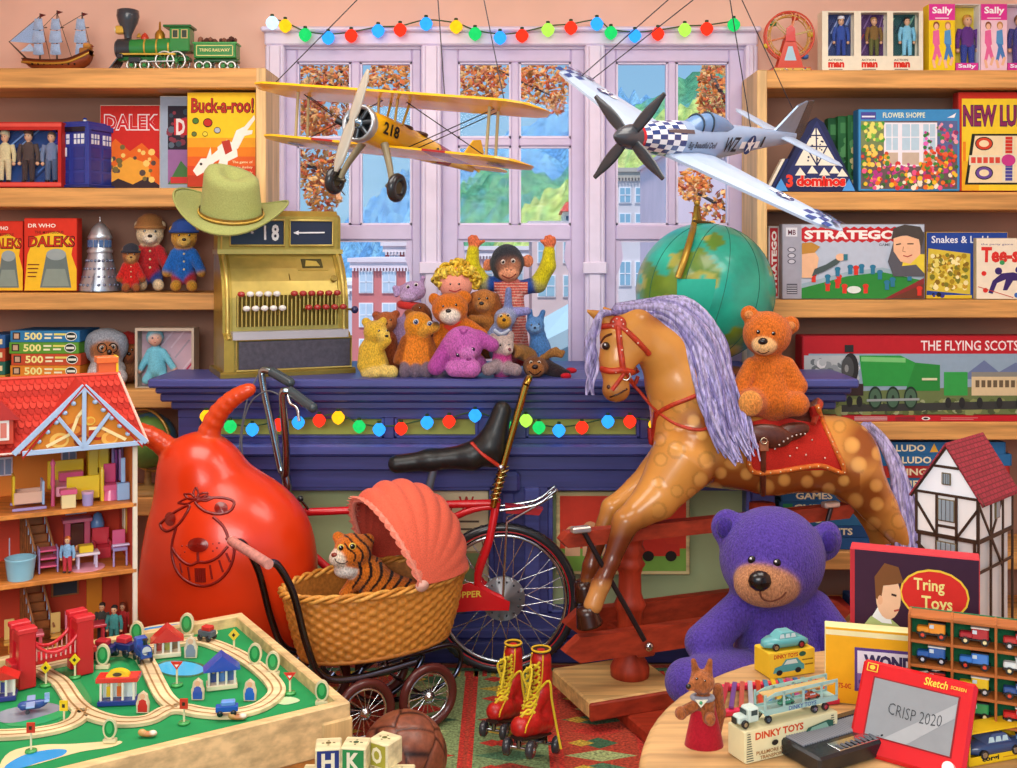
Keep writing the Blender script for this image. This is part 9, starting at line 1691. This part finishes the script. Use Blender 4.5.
 for x in(-6,-36):co.torus(q(0,x,14.5),8*s,2*s,'4a2418','leather',tuple(U),18,8);co.add([q(8*cos(2*pi*k/16),x+8*sin(2*pi*k/16),15.2)for k in range(16)],[tuple(range(16))],'1c1410','matte')
 for r in(-1,1):
  g=t.part('landing_leg',None,'grey undercarriage leg');g.tube([q(r*12,40,-12),q(r*24,42,-34),q(r*30,42,-50)],[4*s,3.2*s,2.6*s],'8f8468','gloss',10,sm=3);g.cyl(q(r*24,42,-52),q(r*38,42,-52),2*s,None,'6a6458','metal',8)
  wh=t.part('wheel',None,'black tyre');wh.torus(q(r*36,42,-53),9.5*s,4.6*s,'25272b','rubber',tuple(R),28,10);wh.cyl(q(r*36-2.4,42,-53),q(r*36+2.4,42,-53),6.5*s,None,'5a5648','metal',18)
 for p0,p1 in((q(-150,24,40),(357,0)),(q(60,24,40),(438,0)),(q(125,24,40),(484,0))):
  h=t.part('hanging_wire',None,'thin dark wire');d=P(p1[0],p1[1],3.22)-p0;h.cyl(p0,p0+d*((2.778-p0 .z)/d.z),.0016,None,'3a3840','matte',6)
 t.done()
biplane()
def fighter():
 q,R,Fw,U,s=frame(695,139,3.1,(.68,-.54,-.5),(-.66,-.75,-.05),1.12);SV='8ea6c6'
 t=Thing('toy_fighter_plane','silver toy fighter plane with blue checked nose hanging by the right window','toy plane')
 f=t.part('fuselage',None,'silver fuselage');sec=((96,10,10,0),(70,13,14,0),(30,14,17,-1),(-20,14,19,-3),(-70,11,15,0),(-130,7,10,3),(-190,3,6,5));N_=20
 rows=[[q(w*cos(a),x,z+h*sin(a))for a in[2*pi*k/N_ for k in range(N_)]]for x,w,h,z in sec];f.ring(rows,SV,'gloss')
 ck=t.part('checked_nose',f,'blue and white checks')
 for i in range(6):
  for k in range(N_):
   x0,x1=96-10*i,86-10*i
   def sc(x):
    for(a,b)in zip(sec[:-1],sec[1:]):
     if a[0]>=x>=b[0]:u_=(a[0]-x)/(a[0]-b[0]);return[a[j]*(1-u_)+b[j]*u_ for j in(1,2,3)]
   p_=[]
   for x,kk in((x0,k),(x0,k+1),(x1,k+1),(x1,k)):w,h,z=sc(x);a=2*pi*kk/N_;p_.append(q(w*1.02*cos(a),x,z+h*1.02*sin(a)))
   ck.add(p_,[(0,1,2,3)],'25407a' if(i+k)%2 else 'e4ebf4','gloss')
 sp=t.part('spinner',None,'dark spinner with red ring');sp.lathe(q(0,94,0),[(11*s,0),(11*s,4*s)],'c01c2a','gloss',tuple(Fw),20);sp.lathe(q(0,97,0),[(11*s,0),(10.4*s,7*s),(7.5*s,18*s),(3*s,26*s),(.2*s,28*s)],'3f434a','gloss',tuple(Fw),20)
 for k in range(4):
  a0=1.25+k*pi/2;b=t.part('propeller_blade',None,'dark propeller blade');rows=[]
  for i in range(9):z=4+44*i/8;w=2.+3.4*sin(pi*min(1,.15+i/9));rows.append([q(z*cos(a0)-w*cos(e)*sin(a0),105+1.2*sin(e),z*sin(a0)+w*cos(e)*cos(a0))for e in[2*pi*j/8 for j in range(8)]])
  b.ring(rows,'30343a','gloss')
 for g,nm in((-1,'left'),(1,'right')):
  w=t.part('wing',None,'silver wing with checked tip and star');foil(w,q,g*10,g*160,12,4,-12,-4,84,40,4.6,'a9bbd4','enamel',14)
  tc=t.part('checked_tip',w,'blue checks at the wing tip')
  for i in range(4):
   for j in range(5):
    if(i+j)%2:r0=128+7*i;c=44-i*2;tc.add([q(g*(r0+x),6-c/2+c*(j+y)/5,-12+.05*(r0+x)+4.9-3*abs((j+y)/5-.5)**2*3)for x,y in((0,0),(7,0),(7,1),(0,1))],[(0,1,2,3)if g>0 else(3,2,1,0)],'2a4684','gloss')
  st=t.part('star_roundel',w,'blue and white star roundel');cx=104
  def pl(pts,col,k):st.add([q(g*(cx+x),7+y,-2.3+.3*k)for x,y in pts],[tuple(range(len(pts)))if g>0 else tuple(range(len(pts)))[::-1]],col,'gloss')
  pl([(-15,-3.4),(15,-3.4),(15,3.4),(-15,3.4)],'eef2f6',0);pl([(8.4*cos(2*pi*k/18),8.4*sin(2*pi*k/18))for k in range(18)],'26407c',1);pl([((7.6 if k%2==0 else 3)*cos(pi/2+k*pi/5),(7.6 if k%2==0 else 3)*sin(pi/2+k*pi/5))for k in range(10)],'f2f4f8',2)
 sd=t.part('fuselage_marking',f,'WZ letters and star on the side')
 def side(x,z,o=0):
  w,h,zz=[(a[j]*(1-u_)+b[j]*u_)for a,b,u_ in[next((a,b,(a[0]-x)/(a[0]-b[0]))for a,b in zip(sec[:-1],sec[1:])if a[0]>=x>=b[0])]for j in(1,2,3)];y=max(-.95,min(.95,(z-zz)/h));return q(w*1.03*math.sqrt(1-y*y)+o,x,z)
 for tx,x0,x1,z0,z1 in(('Big Beautiful Doll',32,-14,-4,4),('WZ',-30,-58,-6,9),('I',-108,-112,-2,9)):v,fc=textmesh(tx,.02);lo,hi=v.min(0),v.max(0);wm=[side(x0,(z0+z1)/2,.6),side(x1,(z0+z1)/2,.6)];sd.add([wm[0]+(wm[1]-wm[0])*a+U*(z1-z0)*(b_-.5)*s for a,b_ in(v-lo)/(hi-lo)],fc,'1f2430','card')
 X0=-82
 for k,(pts,c)in enumerate((([(-20,-3),(20,-3),(20,4),(-20,4)],'f0f4f8'),([(10*cos(2*pi*j/18),.5+10*sin(2*pi*j/18))for j in range(18)],'26407c'),([((9 if j%2==0 else 3.6)*cos(pi/2+j*pi/5),.5+(9 if j%2==0 else 3.6)*sin(pi/2+j*pi/5))for j in range(10)],'f4f6fa'))):cm=side(X0,1,.9+.3*k);dm_=(side(X0-18,1,.9)-side(X0+18,1,.9)).normalized();sd.add([cm+dm_*x*s+U*(y-.5)*s for x,y in pts],[tuple(range(len(pts)))],c,'card')
 cn=t.part('canopy',None,'glassy blue-grey canopy');cn.ring([[q(w*cos(a),x,12+h*sin(a))for a in[pi*k/12 for k in range(13)]]for x,w,h in((22,8,2),(10,9,11),(-12,9,14),(-36,8,10),(-56,4,3))],'5f82ac','gloss',closed=False);cf=t.part('canopy_frame',cn,'dark frame');[cf.tube([q(w*1.03*cos(a),x,12+h*1.03*sin(a))for a in[pi*k/12 for k in range(13)]],1*s,'3a4654','metal',6)for x,w,h in((10,9,11),(-6,9,13.4))];pi_=t.part('pilot_seat',None,'red headrest');pi_.ball(q(0,-14,16),4.5*s,'a02a34','cloth',10);ap=t.part('dark_panel',f,'dark anti-glare panel');ap.ring([[side(x,z,.3)for x in(64,50,36,24)]for z in(10,12.6)],'5a4a4c','card',closed=False)
 tf=t.part('tail_fin',None,'blue-grey tail fin with dark edge');tf.prism([q(-1,-140,10),q(-1,-166,40),q(-1,-182,46),q(-1,-186,8)],R*2*s,'8fa6c2','metal');rd=t.part('rudder',tf,'dark rudder');rd.prism([q(-1,-183,46),q(-1,-196,47),q(-1,-206,12),q(-1,-204,0),q(-1,-186,0)],R*2*s,'2c3038','gloss')
 for g in(-1,1):tp=t.part('tailplane',None,'silver tailplane');foil(tp,q,g*3,g*66,-170,-176,6,6,34,20,2,'a9bbd4','enamel',8)
 sc_=t.part('belly_scoop',f,'belly scoop');sc_.ball(q(0,-40,-18),(10*s,10*s,7*s),SV,'metal',14)
 for p0,p1 in((q(-135,8,0),(668,0)),(q(-130,-4,0),(693,0)),(q(0,-92,13),(730,0)),(q(0,-170,30),(742,0))):h=t.part('hanging_wire',None,'thin dark wire');d=P(p1[0],p1[1],3.1)-p0;h.cyl(p0,p0+d*((2.778-p0 .z)/d.z),.0016,None,'3a3840','matte',6)
 t.done()
fighter()
